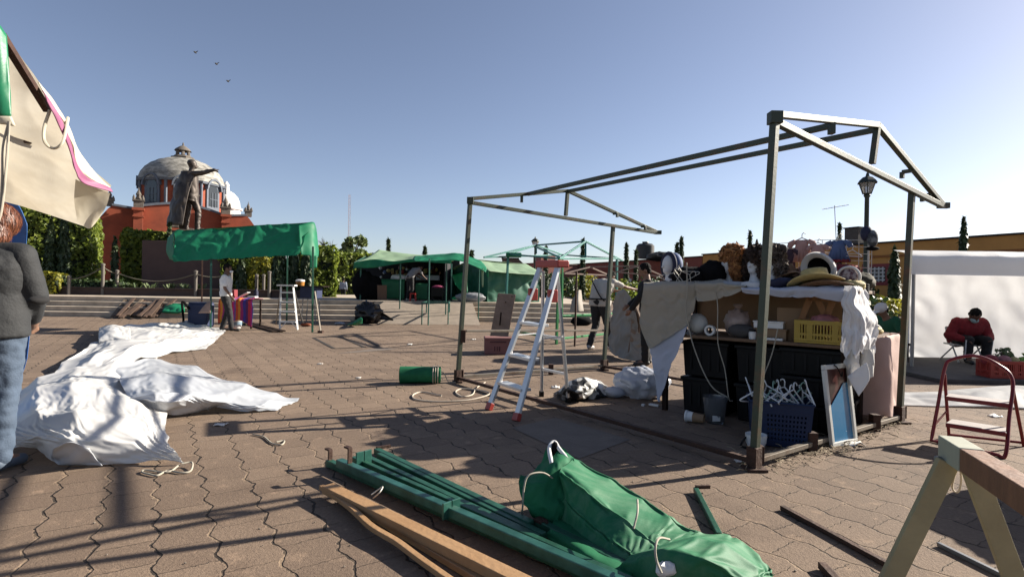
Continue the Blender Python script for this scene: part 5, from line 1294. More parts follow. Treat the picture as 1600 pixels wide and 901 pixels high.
# ================================================================== BELOW AND AROUND THE TABLE
# blue perforated basket with hangers
M_blueb = mat('blue_basket_plastic', (.014, .034, .10), .5, spec=.25, var=.1, scale=4)
bc = G(1216, 692); bL, bW, bH = .46, .34, .36
ba = math.atan2(dx.y, dx.x) + .35; MBk = Matrix.Rotation(ba, 3, 'Z')
t = thing('laundry_basket', bc, 'blue perforated plastic basket full of white hangers under the stall', 'basket')
def bq(x, y, z): q = 1 - .12 * (1 - z / bH); return bc + MBk @ Vector((x * q, y * q, z))
for nm, cs_ in (('front_panel', ((-bL / 2, -bW / 2), (bL / 2, -bW / 2))), ('side_panel', ((bL / 2, -bW / 2), (bL / 2, bW / 2))), ('back_panel', ((bL / 2, bW / 2), (-bL / 2, bW / 2))), ('side_panel', ((-bL / 2, bW / 2), (-bL / 2, -bW / 2)))):
    (xa, ya), (xb, yb) = cs_; nu, nz = 33, 19; vs = []; fs = []
    for j in range(nz + 1):
        for i in range(nu + 1): vs.append(bq(xa + (xb - xa) * i / nu, ya + (yb - ya) * i / nu, .01 + (bH - .01) * j / nz))
    for j in range(nz):
        for i in range(nu):
            hole = i % 2 == 1 and j % 2 == 1 and 1 < i < nu - 2 and (2 < j < 14 and (i > 8 or 'side' in nm) or j == 3)
            if not hole: fs.append((j * (nu + 1) + i, j * (nu + 1) + i + 1, (j + 1) * (nu + 1) + i + 1, (j + 1) * (nu + 1) + i))
    MB().add(vs, fs).build(nm, M_blueb, t, solid=.005)
b = MB(); b.add([bq(x * bL / 2, y * bW / 2, .012) for x, y in ((-1, -1), (1, -1), (1, 1), (-1, 1))], [(0, 1, 2, 3)]); b.build('bottom', M_blueb, t, solid=.004)
b = MB(); b.tube([bq(x * bL / 2 * 1.01, y * bW / 2 * 1.01, bH) for x, y in ((-1, -1), (0, -1), (1, -1), (1, 0), (1, 1), (0, 1), (-1, 1), (-1, 0))], .012, 6, closed=True); b.build('rim', M_blueb, t, smooth=50)
M_hgreen = mat('pale_green_plastic', (.25, .42, .33), .4)
for i in range(14):
    x = -.30 + .045 * i + rng.uniform(-.02, .02); a = rng.uniform(-.9, .9)
    M = MBk @ Matrix.Rotation(R(90) + a, 3, 'Z') @ Matrix.Rotation(rng.uniform(-.5, .5), 3, 'Y') @ Matrix.Rotation(rng.uniform(-.4, .4), 3, 'X')
    hanger(bq(0, 0, bH) + MBk @ Vector((x * .75, rng.uniform(-.08, .08), .03 + rng.uniform(0, .07))), M, 'white plastic hanger piled in the blue basket' if i % 6 != 5 else 'pale green plastic hanger piled in the blue basket', M_hgreen if i % 6 == 5 else M_wplas, .72, 'hangers piled in the blue basket', r=.006)
# white pot, cup on its side, clear container
p = G(1181, 700)
t = thing('white_pot', p, 'white plastic pot just behind the foot of the nearest post', 'pot')
MB().lathe(p, [(.055, 0), (.075, .05), (.082, .115), (.076, .115), (.07, .05), (.05, .01)], 18).build('bowl', M_wplas, t, smooth=50); MB().tube(smoothline([p + Vector((-.08, 0, .09)), p + Vector((-.12, 0, .02)), p + Vector((-.06, -.02, .01))], 10), .008, 6).build('handle', M_blkp, t, smooth=50)
p = G(1083, 660); Mr = Matrix.Rotation(-.6, 3, 'Z') @ Matrix.Rotation(R(90), 3, 'Y'); 
t = thing('paper_cup', p, 'white and brown paper cup lying on its side in the shade', 'cup')
MB().lathe(p + UP * .055, [(.055, -.07), (.057, -.055), (.05, -.05), (.046, .0)], 16, Mr).build('rim', M_wplas, t, smooth=40); MB().lathe(p + UP * .051, [(.046, .0), (.038, .10)], 16, Mr).build('sleeve', M_card, t, smooth=40)
p = G(1117, 660); M_clear = mat('clear_plastic', (.5, .52, .55), .1, trans=.85)
t = thing('clear_tub', p, 'clear plastic tub with a pale label under the shelf', 'tub')
MB().lathe(p, [(.075, 0), (.085, .02), (.115, .24), (.12, .25), (.11, .25), (.08, .02)], 20).build('tub', M_clear, t, smooth=50); MB().box(p + Vector((-.02, -.088, .06)), (.07, .006, .05)).build('sticker', M_wplas, t)
# framed mirror leaning at the box stack, reflection painted as flat colours
M_alu = mat('aluminium', (.62, .62, .62), .32, .85, var=.05); M_whp = mat('white_painted_wood', (.62, .62, .58), .5, var=.1, scale=8)
q0, q1 = G(1299, 699), G(1338, 690); wv = (q1 - q0); wlen = wv.length; wv.normalize(); bk = Vector((-wv.y, wv.x, 0)); bk = bk if bk.y > 0 else -bk
upl = (UP * 1 + bk * .10 - wv * .05).normalized(); Hf = .66
t = thing('framed_mirror', (q0 + q1) / 2, 'white framed mirror with a painted blue reflection, leaning on the black boxes', 'mirror'); Wf = max(wlen, .30)
def fq(x, z, n_=0): return q0 + wv * x + upl * z - bk * n_
M_bluerefl = mat('painted_blue_reflection', (.04, .25, .50), .25); M_maroon = mat('maroon_bin_and_reflection', (.10, .022, .02), .3)
MB().add([fq(.03, .03, -.004), fq(Wf - .03, .03, -.004), fq(Wf - .03, .5, -.004), fq(Wf - .09, .5, -.004), fq(Wf - .16, .44, -.004), fq(.03, .30, -.004)], [(0, 1, 2, 3, 4, 5)]).build('blue_reflection', M_bluerefl, t, solid=.004)
MB().add([fq(.03, .03, -.012), fq(Wf - .03, .03, -.012), fq(Wf - .03, Hf - .03, -.012), fq(.03, Hf - .03, -.012)], [(0, 1, 2, 3)]).build('maroon_reflection', M_maroon, t, solid=.004)
for a, c in (((0, .018), (Wf, .018)), ((0, Hf - .018), (Wf, Hf - .018))): MB().bar(fq(*a), fq(*c), .03, .036, up=upl).build('frame_rail', M_whp, t, bev=.003)
for x in (.016, Wf - .016): MB().bar(fq(x, .037), fq(x, Hf - .037), .03, .034, up=wv).build('frame_stile', M_whp, t, bev=.003)
MB().tube(smoothline([fq(.13, Hf, .02), fq(.16, Hf - .03, .03), fq(.20, Hf - .10, .03), fq(.22, Hf - .06, .03)], 14), .005, 5).build('hook', M_blkp, t, smooth=50)
# red and brown rolled things right of the mirror
M_dred = mat('dark_red_plastic', (.24, .03, .02), .5, var=.2); 
for px, py, r, h, m, lb in ((1350, 645, .07, .52, M_dred, 'dark red tall plastic bin behind the mirror, by the lace cloth'), (1362, 640, .055, .5, M_strawd, 'brown wicker tube beside the red bin'), (1330, 652, .08, .6, M_maroon, 'maroon bin between the boxes and the red bin')):
    p = G(px, py); t = thing('tall_bin', p, lb, 'bin'); MB().lathe(p, [(r * .8, 0), (r, h * .9), (r * 1.1, h * .92), (r * 1.1, h), (r * .9, h), (r * .75, .03)], 14).build('body', m, t, smooth=40); MB().lathe(p + UP * h * .45, [(r * .93, 0), (r * .97, .03)], 14).build('band', m, t, smooth=40)
t_ = G(1312, 690); t = thing('white_lamp_shade', t_, 'small white plastic piece on the ground by the mirror foot', 'plastic piece'); MB().lathe(t_, [(.05, 0), (.04, .05), (.02, .07), (.05, .10), (.055, .105)], 12).build('piece', M_wplas, t, smooth=50)
# cords hanging in front of the shelf
M_cord = mat('pale_cord', (.45, .41, .33), .8)
tag(rope('loose_rope', [tp(.29, -.09, ZT + .25), tp(.31, -.11, ZT - .05), tp(.30, -.11, ZS + .25), tp(.38, -.10, ZS - .1), tp(.55, -.10, .35), tp(.72, -.08, .24)], .006, M_cord), 'pale cord looping down across the foam ball', 'cord')
tag(rope('loose_rope', [tp(.58, -.09, ZT - .03), tp(.60, -.08, ZS + .3), tp(.61, -.08, ZS - .05), tp(.68, -.08, .5), tp(.72, -.08, .24), tp(.76, -.09, .22)], .005, M_cord), 'pale cord hanging straight by the pinkish bag', 'cord')
tag(rope('loose_rope', [tp(1.14, -.09, ZS + .12), tp(1.10, -.10, ZS - .1), tp(1.02, -.10, ZS - .35)], .005, M_cord), 'short pale cord below the shelf near the nearest post', 'cord')
# pillow bag and black white sheet behind the table
M_film = mat('milky_film', (.50, .53, .60), .35, var=.06, scale=3, bump=.5, bscale=7, sub=.2)
p = G(1002, 622); t = thing('stuffed_bag', p, 'milky white stuffed plastic bag lying left of the table', 'bag')
MB().ell(p + Vector((.02, .08, .165)), (.31, .24, .175), 64, Matrix.Rotation(-.25, 3, 'Z'), .13, 2.0, ridge=True).build('bag', M_film, t, smooth=60); MB().ell(p + Vector((-.30, .03, .06)), (.12, .09, .06), 18, None, .2, 4, ridge=True).build('tail', M_film, t, smooth=60)
M_bw = mat('black_white_print', (.02, .02, .022), .5, col2=(.55, .55, .53), scale=5.5, thr=(.50, .54), detail=1.5)
cc = [[G(868, 612, .01), G(895, 600, .06), G(925, 594, .05), G(940, 596, .02)], [G(870, 616, .03), G(893, 600, .20), G(915, 590, .22), G(948, 604, .03)], [G(872, 621, .02), G(898, 612, .14), G(925, 606, .15), G(952, 612, .03)], [G(885, 624, .01), G(905, 622, .02), G(930, 621, .02), G(955, 618, .01)]]
tag(drape(cc, 'printed_sheet', M_bw, None, nu=60, nv=46, slack=1.14, bend=.15, steps=18, jit=.05, jf=7), 'crumpled black and white printed sheet heaped on the ground by the ladder', 'sheet')
# bits on the ground in the shade
for px, py, lb, k in ((1022, 634, 'small pale flat packet on the dark ground by the blue cloth point', 1.0), (1005, 634, 'tiny pale pebble on the dark ground by the stuffed bag', .3)):
    tag(MB().box(G(px, py) + UP * .012, (.11 * k, .04, .022), MT).build('packet', M_wplas, bev=.005), lb, 'packet')
# ================================================================== WHITE TARPAULINS on the ground, left
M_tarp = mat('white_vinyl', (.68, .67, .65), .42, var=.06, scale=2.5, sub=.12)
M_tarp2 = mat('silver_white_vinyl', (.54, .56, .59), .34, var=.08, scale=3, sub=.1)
M_cream = mat('cream_canvas', (.62, .54, .40), .7, var=.12, scale=2.5, bump=.3, bscale=25, sub=.25)
tA = thing('white_tarp', G(150, 690), 'big crumpled white tarpaulin heap in front, beside the woman in grey', 'tarpaulin')
settled('tarpA', 'sheet', M_tarp, tA)
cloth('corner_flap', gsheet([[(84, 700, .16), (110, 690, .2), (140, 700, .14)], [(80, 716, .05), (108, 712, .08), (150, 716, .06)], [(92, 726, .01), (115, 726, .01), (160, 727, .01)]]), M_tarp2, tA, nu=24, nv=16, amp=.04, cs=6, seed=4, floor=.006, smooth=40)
tB = thing('white_tarp', G(350, 625), 'silvery white tarpaulin stretched to a point on the paving, right of the big heap', 'tarpaulin')
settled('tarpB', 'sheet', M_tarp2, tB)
tC = thing('white_tarp', G(230, 545), 'white tarpaulin spread flat towards the man in white shirt, behind the big heap', 'tarpaulin')
settled('tarpC', 'sheet', M_tarp, tC)
cloth('rolled_edge', gsheet([[(155, 512, .16), (175, 507, .22), (203, 512, .2)], [(154, 528, .18), (175, 520, .26), (204, 528, .18)], [(156, 542, .02), (178, 542, .04), (204, 542, .02)]]), M_tarp, tC, nu=30, nv=24, amp=.06, cs=4, seed=1, floor=.006)
# tie cords of the heap
tag(rope('loose_rope', [G(284, 724, .03), G(300, 722, .03), G(298, 735, .01), G(284, 738, .01), G(262, 735, .01), G(246, 742, .01), (G(232, 740, .01)), G(222, 737, .01), G(228, 734, .01), G(262, 737, .01), G(280, 726, .02)], .006, M_cord, n=60), 'pale tie cord curling from the front corner of the white tarpaulin heap', 'cord')
tag(rope('loose_rope', [G(395, 678, .008), G(412, 682, .008), G(425, 692, .008), G(440, 694, .008), G(444, 688, .008), G(432, 690, .008)], .006, M_cord), 'short pale cord scrap on the paving right of the white heap', 'cord')
M_coil = mat('pale_rope', (.58, .50, .40), .8)
tag(rope('ground_rope', [G(690, 618, .01), G(660, 612, .01), G(645, 617, .01), G(652, 624, .01), G(690, 627, .01), G(735, 624, .01), G(765, 615, .02), G(748, 609, .02), G(722, 607, .01), G(712, 612, .01), G(722, 619, .01), G(738, 616, .01), G(744, 606, .015), G(758, 597, .03)], .008, M_coil, n=80), 'pale rope looped on the paving between green roll and stepladder', 'rope')

# ================================================================== NEAR CANOPY, upper left
M_canv = mat('cream_awning', (.88, .82, .68), .7, var=.10, scale=2, bump=.08, bscale=12, sub=.42, col2=(.70, .61, .46))
M_canvo = mat('cream_awning_outside', (.74, .68, .54), .6, var=.05, scale=3, sub=.3)
M_hotpink = mat('pink_trim', (.52, .17, .33), .6, var=.08, scale=8, sub=.25)
M_gvin = mat('green_vinyl', (.012, .26, .115), .42, var=.2, scale=3, bump=.15, bscale=14, sub=.12)
cn_ = thing('near_canopy', P(-60, 740, 2.6).xy.to_3d(), 'cream market awning with a pink trimmed edge hanging in from the upper left', 'awning')
r_ = [[P(4, 48, 2.0), P(60, 128, 2.3), P(102, 188, 2.5), P(126, 246, 2.7), P(174, 290, 2.9)],
      [P(-40, 90, 2.2), P(25, 185, 2.5), P(72, 245, 2.75), P(102, 290, 2.95), P(160, 318, 3.02)],
      [P(-80, 150, 2.6), P(-10, 245, 2.8), P(48, 296, 3.0), P(88, 324, 3.1), P(146, 345, 3.08)],
      [P(-160, 250, 3.0), P(-60, 304, 3.1), P(8, 316, 3.15), P(62, 331, 3.15), P(139, 356, 3.10)]]
cloth('roof_sheet', r_, M_canv, cn_, nu=60, nv=50, amp=.045, cs=2.4, seed=3.3, solid=0, smooth=60)
r_ = [[P(60, 128, 2.29), P(84, 158, 2.37), P(107, 196, 2.47), P(124, 236, 2.62), P(148, 268, 2.78), P(166, 288, 2.86)],
      [P(66, 139, 2.27), P(90, 172, 2.34), P(108, 207, 2.44), P(121, 248, 2.58), P(140, 275, 2.72), P(171, 292, 2.84)],
      [P(70, 147, 2.25), P(92, 182, 2.32), P(106, 222, 2.43), P(118, 262, 2.56), P(132, 282, 2.70), P(174, 296, 2.82)]]
cloth('valance', r_[:2] + [[a.lerp(b_, .35) for a, b_ in zip(r_[1], r_[2])]], M_canvo, cn_, nu=40, nv=12, amp=.02, cs=7, seed=2)
r2 = [[a.lerp(b_, .35) + Vector((0, -.004, 0)) for a, b_ in zip(r_[1], r_[2])], r_[2], [P(74, 158, 2.26), P(90, 192, 2.32), P(108, 233, 2.42), P(119, 268, 2.55), P(131, 287, 2.69), P(176, 300, 2.82)]]
cloth('pink_trim', r2, M_hotpink, cn_, nu=40, nv=10, amp=.012, cs=8, seed=6)
cloth('corner_flap', [[P(118, 280, 2.72), P(146, 292, 2.78), P(172, 302, 2.84)], [P(116, 312, 2.8), P(142, 320, 2.84), P(166, 322, 2.88)], [P(120, 345, 2.9), P(139, 357, 2.9), P(152, 345, 2.92)]], M_canvo, cn_, nu=24, nv=20, amp=.02, cs=6, seed=8, solid=0)
cloth('green_flap', [[P(-40, 20, 1.9), P(-10, 30, 1.92), P(10, 55, 1.95)], [P(-40, 110, 1.9), P(-8, 110, 1.9), P(15, 120, 1.93)], [P(-40, 190, 1.9), P(-5, 184, 1.9), P(18, 184, 1.92)]], M_gvin, cn_, nu=14, nv=20, amp=.012, cs=5, seed=9)
cloth('white_hem', [[P(-40, 188, 1.895), P(-5, 182, 1.895), P(18, 182, 1.915)], [P(-40, 200, 1.9), P(-5, 194, 1.9), P(25, 198, 1.92)]], M_canvo, cn_, nu=10, nv=4, amp=.004, seed=9)
MB().bar(P(2, 55, 2.02), P(74, 172, 2.38), .025).build('edge_bar', M_rust, cn_)
MB().bar(P(-60, 170, 2.6), P(84, 216, 2.72), .028).bar(P(45, 202, 2.66), P(44, 224, 2.66), .03).build('roof_bar', M_rust, cn_)
MB().bar(P(-60, 760, 2.62).xy.to_3d(), P(-62, 150, 2.62), .04).build('post', M_steel, cn_)
MB().bar(G(-190, 640), P(-190, 120, G(-190, 640).y), .04).build('post', M_steel, cn_)
for k, (dx_, lb) in enumerate(((0, 0), (7, 1))): MB().tube(smoothline([P(14, 190, 1.9), P(12 - dx_, 230, 1.9), P(8 - dx_ * .6, 280, 1.9), P(2 - dx_ * .3, 330, 1.9), P(-8, 360, 1.9)], 20), .004, 6).build('tie_rope', M_cord, cn_, smooth=60)
MB().tube(smoothline([P(78, 172, 2.3), P(69, 200, 2.3), P(70, 222, 2.3), P(84, 232, 2.32), P(98, 222, 2.33), P(105, 192, 2.38), P(106, 184, 2.4)], 26), .006, 6).build('rope_loop', M_canvo, cn_, smooth=60)
M_btarp = mat('blue_tarp', (.03, .16, .52), .5, var=.2, scale=3, bump=.3, bscale=9)
tag(cloth('blue_tarp', [[P(-70, 300, 4.2), P(0, 306, 4.2), P(26, 318, 4.2), P(42, 350, 4.2)], [P(-70, 400, 4.2), P(0, 400, 4.2), P(25, 400, 4.2), P(40, 410, 4.2)], [P(-70, 500, 4.1), P(0, 500, 4.1), P(28, 500, 4.1), P(46, 500, 4.1)], [G(-70, 680), P(-10, 640, 4.1), P(26, 600, 4.1), P(42, 560, 4.1)]], M_btarp, nu=30, nv=40, amp=.04, cs=4, seed=3), 'blue tarp sheet hanging behind the woman in the grey jacket', 'tarp')

# ================================================================== PEOPLE
M_skin = mat('skin', (.30, .16, .10), .6, var=.05, scale=10); M_skin2 = mat('dark_skin', (.20, .10, .065), .6)
M_hair = mat('black_hair', (.012, .010, .009), .85, spec=.15); M_hairr = mat('auburn_hair', (.11, .038, .018), .6, var=.4, scale=14, bump=.6, bscale=50)
M_shoe = mat('dark_shoe', (.03, .028, .028), .6); M_shoew = mat('pale_shoe', (.45, .43, .42), .6)
M_jack = mat('grey_jacket', (.024, .026, .029), .8, var=.12, scale=3, bump=.2, bscale=60); M_jean = mat('blue_denim', (.085, .125, .19), .85, var=.22, scale=5, bump=.2, bscale=90)
M_shirt = mat('white_shirt', (.66, .66, .66), .85); M_blackc = mat('black_garment', (.010, .009, .010), .9); M_dtrou = mat('dark_trousers', (.014, .013, .015), .85)
M_creamsh = mat('cream_shirt', (.50, .47, .42), .85); M_redsw = mat('red_sweater', (.28, .014, .022), .9, var=.15, scale=20); M_bsh = mat('pale_blue_shirt', (.33, .38, .46), .85); M_gsh = mat('grey_shirt', (.26, .25, .25), .9)
p = G(12, 738); wo, W, hd_ = person((p.x - .18, p.y, 0), 12, 'woman with auburn hair in a dark grey jacket and jeans at the left edge', M_jack, M_jean, M_skin, M_hairr, mat('blue_grey_shoe', (.12, .16, .22), .7), H=1.74, sleeve='long', bulk=1.3, hairk='bob', coat=.0,
    pose=dict(shR=(.21, .0, 1.37), elR=(.25, .06, 1.10), elL=(-.25, .06, 1.10), wrR=(.14, .24, .95), wrL=(-.14, .24, .95), hiL=(-.11, 0, .90), hiR=(.11, 0, .90), hed=(.02, .05, 1.56)), vox=.013)
b = MB(); cx_, cy_ = p.x - .18, p.y; ang = R(12); n_ = 36
prof_ = ((.865, .250, .175, 0), (.875, .258, .185, 0), (1.0, .250, .18, 0), (1.15, .235, .17, .0), (1.30, .225, .155, .0), (1.40, .20, .135, .01), (1.46, .14, .11, .015), (1.49, .10, .09, .02), (1.52, .085, .08, .02))
b.grid([[V((cx_ + math.cos(ang) * rx * math.cos(6.2832 * k / n_) - math.sin(ang) * (ry * math.sin(6.2832 * k / n_) + oy), cy_ + math.sin(ang) * rx * math.cos(6.2832 * k / n_) + math.cos(ang) * (ry * math.sin(6.2832 * k / n_) + oy), z)) for k in range(n_ + 1)] for z, rx, ry, oy in prof_])
b.add([b.v[k] for k in range(n_)], [tuple(range(n_))]); k0 = len(prof_) - 1; b.add([b.v[k0 * (n_ + 1) + k] for k in range(n_)], [tuple(range(n_))])
for sd_ in 'LR':
    caps(b, W['sh' + sd_] - UP * .02, W['el' + sd_], .085, .074); caps(b, W['el' + sd_], W['el' + sd_].lerp(W['wr' + sd_], .95), .072, .052)
caps(b, W['shL'], W['shR'], .08, .08)
o = remesh(b, 'jacket', M_jack, wo, .012, 6); wrinkle(o, .007, 3.2); wrinkle(o, .004, 9)
MB().ell(P(60, 469, 3.42), (.045, .07, .028), 16).build('purse', M_blackc, wo, smooth=60)
pts = []; nr = []
for q in range(6500):
    d = Vector(rng.normal(0, 1, 3)).normalized()
    low_ = q % 2; c_ = hd_[0] + (hd_[2] * .03 if not low_ else -hd_[2] * .075 - hd_[1] * .02); r_ = V((.128, .128, .122)) if not low_ else V((.128, .115, .09))
    pts.append(tuple(c_ + V((d.x * r_.x, d.y * r_.y, d.z * r_.z)) * rng.uniform(.97, 1.05))); nr.append(tuple(d))
leaves('hair_strands', pts, nr, .0055, leafmat('auburn_strand', (.06, .018, .009), (.19, .062, .026), .03, .45), wo, 11.0, .10, up=.02)
# man in white shirt under the green awning
p = G(352, 517); pw, W, h_ = person(p, -75, 'man in a white short sleeved shirt and black trousers under the green awning', M_shirt, M_dtrou, M_skin2, M_hair, M_shoe, H=1.70, bulk=1.12, vox=.017,
    pose=dict(knR=(.12, .12, .48), anR=(.14, .17, .085), toR=(.15, .34, .035), anL=(-.12, -.10, .085), toL=(-.13, .07, .035), elR=(.25, .03, 1.09), wrR=(.24, .18, .88)))
MB().tube([h_[0] + h_[1] * .10 - h_[2] * .045 - h_[3] * .05, h_[0] + h_[1] * .105 - h_[2] * .055, h_[0] + h_[1] * .10 - h_[2] * .045 + h_[3] * .05], .03, 8).build('face_mask', M_wplas, pw, smooth=60)
# cream shirt and black shirt pair
p5 = G(938, 546); p5.x -= .02
pw, W, h_ = person((p5.x, p5.y, 0), -42, 'person in a cream shirt with dark shoulder strap, pulling cloth', M_creamsh, M_dtrou, M_skin, M_hair, M_shoew, H=1.76, bulk=1.25, sleeve='short', vox=.016,
    pose=dict(che=(0, .10, 1.26), nek=(.01, .20, 1.38), hed=(.03, .32, 1.44), look=(0, .8, -.7), shL=(-.185, .14, 1.34), shR=(.185, .14, 1.34), elR=(.34, .36, 1.24), wrR=(.42, .60, 1.20), elL=(-.15, .42, 1.18), wrL=(.05, .62, 1.16), knR=(.12, .10, .48), anR=(.13, .12, .085), toR=(.15, .3, .035), anL=(-.13, -.16, .085), toL=(-.15, 0, .035)))
bk_ = Matrix.Rotation(R(-42), 3, 'Z'); pv = lambda x, y, z: Vector((p5.x, p5.y, 0)) + bk_ @ Vector((x, y, z)) * (1.76 / 1.7)
MB().tube(smoothline([pv(-.17, .12, 1.46), pv(-.15, -.07, 1.38), pv(-.03, -.13, 1.22), pv(.10, -.17, 1.06), pv(.18, -.13, .96)], 24), .014, 6).build('shoulder_strap', M_blackc, pw, smooth=60)
MB().tube([pv(.235 * math.cos(a), .19 * math.sin(a), 1.0 + .0 * a) for a in [6.2832 * i / 24 for i in range(24)]], .016, 6, closed=True).build('belt', M_blackc, pw, smooth=60)
p6 = G(1010, 571)
pw, W6, h_ = person(p6, 78, 'person in black top and black trousers pulling cloth at the left end of the table', M_blackc, M_blackc, M_skin, M_hair, M_shoe, H=1.67, sleeve='long', bulk=1.2, vox=.014,
    pose=dict(che=(0, .03, 1.28), hed=(.0, .05, 1.575), elL=(-.24, .12, 1.16), wrL=(-.14, .27, .93), elR=(.24, .10, 1.16), wrR=(.15, .30, 1.0), anL=(-.13, .02, .085), toL=(-.14, .19, .035)))
M_gcl = mat('grey_beige_cloth', (.36, .325, .28), .9, var=.1, scale=4, bump=.15, bscale=60)
ctrl = [[P(962, 462, 10.4), P(976, 452, 10.0), P(988, 470, 9.6), P(993, 487, 9.4)], [P(955, 495, 10.4), P(972, 485, 10.0), P(984, 500, 9.6), P(1000, 520, 9.4)], [P(951, 525, 10.4), P(968, 520, 10.0), P(984, 530, 9.6), P(1002, 545, 9.4)], [P(953, 547, 10.3), P(966, 556, 9.9), P(984, 562, 9.5), P(1003, 560, 9.3)]]
tag(drape(ctrl, 'big_cloth', M_gcl, None, nu=48, nv=56, slack=1.07, bend=.4, steps=20, jit=.08, jf=2.2), 'big grey beige cloth held up between the cream shirt and black shirt people', 'cloth')
M_tcl = mat('tan_lining', (.36, .26, .19), .9, var=.1)
ctrl = [[P(985, 470, 9.5), P(994, 480, 9.4), P(1002, 500, 9.4)], [P(986, 510, 9.55), P(998, 515, 9.5), P(1008, 530, 9.5)], [P(980, 556, 9.6), P(1000, 556, 9.6), P(1012, 556, 9.6)]]
tag(cloth('tan_cloth', ctrl, M_tcl, nu=20, nv=26, amp=.07, cs=3, seed=15, floor=.01), 'tan side of the held cloth below the black shirt hand', 'cloth')
# seated in red
p7 = G(1499, 575)
sit = dict(pel=(0, -.02, .52), wai=(0, .02, .66), che=(0, .10, .86), nek=(0, .17, 1.0), hed=(0, .24, 1.11), look=(0, .8, -.5), shL=(-.19, .13, .96), shR=(.19, .13, .96), elL=(-.29, .10, .70), elR=(.29, .10, .70), wrL=(-.20, .32, .58), wrR=(.20, .32, .58),
           hiL=(-.10, 0, .50), hiR=(.10, 0, .50), knL=(-.13, .42, .52), knR=(.13, .42, .52), anL=(-.13, .40, .085), anR=(.13, .40, .085), toL=(-.15, .56, .035), toR=(.15, .56, .035))
low = dict(sit, pel=(0, -.02, .40), wai=(0, .04, .50), che=(0, .14, .64), nek=(0, .22, .76), hed=(0, .30, .84), shL=(-.20, .18, .72), shR=(.20, .18, .72), elL=(-.32, .16, .48), elR=(.32, .16, .48), wrL=(-.20, .36, .42), wrR=(.20, .36, .42), hiL=(-.10, 0, .38), hiR=(.10, 0, .38), knL=(-.14, .40, .42), knR=(.14, .40, .42), anL=(-.14, .36, .085), anR=(.14, .36, .085), toL=(-.16, .52, .035), toR=(.16, .52, .035))
pc7 = P(1503, 575, 9.75); pc7 = Vector((pc7.x, pc7.y, .06))
pw, W, h_ = person(pc7, 172, 'seated person in a red sweater and pale face mask before the white stall wall', M_redsw, M_dtrou, M_skin2, M_hair, M_shoe, H=1.68, sleeve='long', bulk=1.15, pose=low, coat=.02, vox=.016)
MB().ell(h_[0] + h_[1] * .055 - h_[2] * .052, (.062, .06, .052), 16, h_[4]).build('face_mask', mat('pale_mask', (.35, .48, .50), .8), pw, smooth=60)
for s in 'LR':
    k, a = W['kn' + s], W['an' + s]; o_ = (k - W['pel']); o_.z = 0; sgn = Vector((.075 if s == 'L' else -.075, -.03, 0)); MB().bar(k + sgn, a + sgn * .85, .018, .012).build('trouser_stripe', M_wplas, pw)
def folding_chair(c, hd, label, m, k=.74):
    t = thing('folding_chair', c, label, 'chair'); M = Matrix.Rotation(R(hd), 3, 'Z'); q = lambda x, y, z: Vector(c) + M @ Vector((x, y, z * k))
    MB().box(q(0, .02, .41), (.42, .40, .03), M).build('seat', m, t, bev=.008)
    for s in (-.2, .2):
        MB().tube([q(s, .24, 0), q(s, -.14, .80)], .013, 8).build('leg', m, t, smooth=50); MB().tube([q(s * 1.12, -.24, 0), q(s * 1.12, .18, .42)], .013, 8).build('leg', m, t, smooth=50)
    MB().box(q(0, -.12, .72), (.42, .02, .16), M).build('backrest', m, t, bev=.006); return t
folding_chair(pc7, 172, 'white legged folding chair under the person in red', M_whp)
# seated figure half hidden by the rusty post
M_gsw = mat('green_top', (.012, .13, .06), .85)
pg = Vector((P(1398, 460, 9.6).x, 9.6, -.10))
pw, W, h_ = person(pg, 95, 'seated person in a white cap and green top half hidden behind the rear post', M_gsw, M_dtrou, M_skin, M_hair, M_shoe, H=1.6, sleeve='short', bulk=1.0, pose=sit, vox=.02)
MB().ell(h_[0] + h_[2] * .06, (.10, .11, .09), 16, h_[4]).build('cap', M_whitehat, pw, smooth=60)
MB().ell(h_[0] + h_[2] * .05 + h_[1] * .11, (.08, .08, .012), 14, h_[4]).build('cap_brim', M_whitehat, pw, smooth=60)
t = thing('stool', pg + UP * .1, 'plain dark stool under the person in white cap', 'stool'); MB().box(pg + UP * .47, (.34, .34, .04)).build('seat', M_dkwood, t)
for a in (-.14, .14):
    for c in (-.14, .14): MB().bar(pg + Vector((a, c, .1)), pg + Vector((a, c, .45)), .035).build('leg', M_dkwood, t)
# far people on the terrace
p3 = P(536, 470, 40); person((p3.x, 40, 0), 8, 'far man in a pale blue shirt, back turned, on the terrace by the dark hedge', M_bsh, M_blackc, M_skin2, M_hair, M_shoe, H=1.66, sleeve='long', vox=.026)
p4 = P(640, 470, 21.3); person((p4.x, 21.3, TZ), -42, 'person in grey shirt bending over the green stall counter', M_gsh, M_dtrou, M_skin2, M_hair, M_shoew, H=1.68, vox=.026, sleeve='short',
    pose=dict(wai=(0, .08, 1.06), che=(0, .26, 1.2), nek=(0, .38, 1.30), hed=(0, .52, 1.33), look=(0, .7, -.8), shL=(-.185, .30, 1.26), shR=(.185, .30, 1.26), elL=(-.2, .46, 1.02), elR=(.2, .46, 1.02), wrL=(-.15, .66, .90), wrR=(.15, .66, .90)))

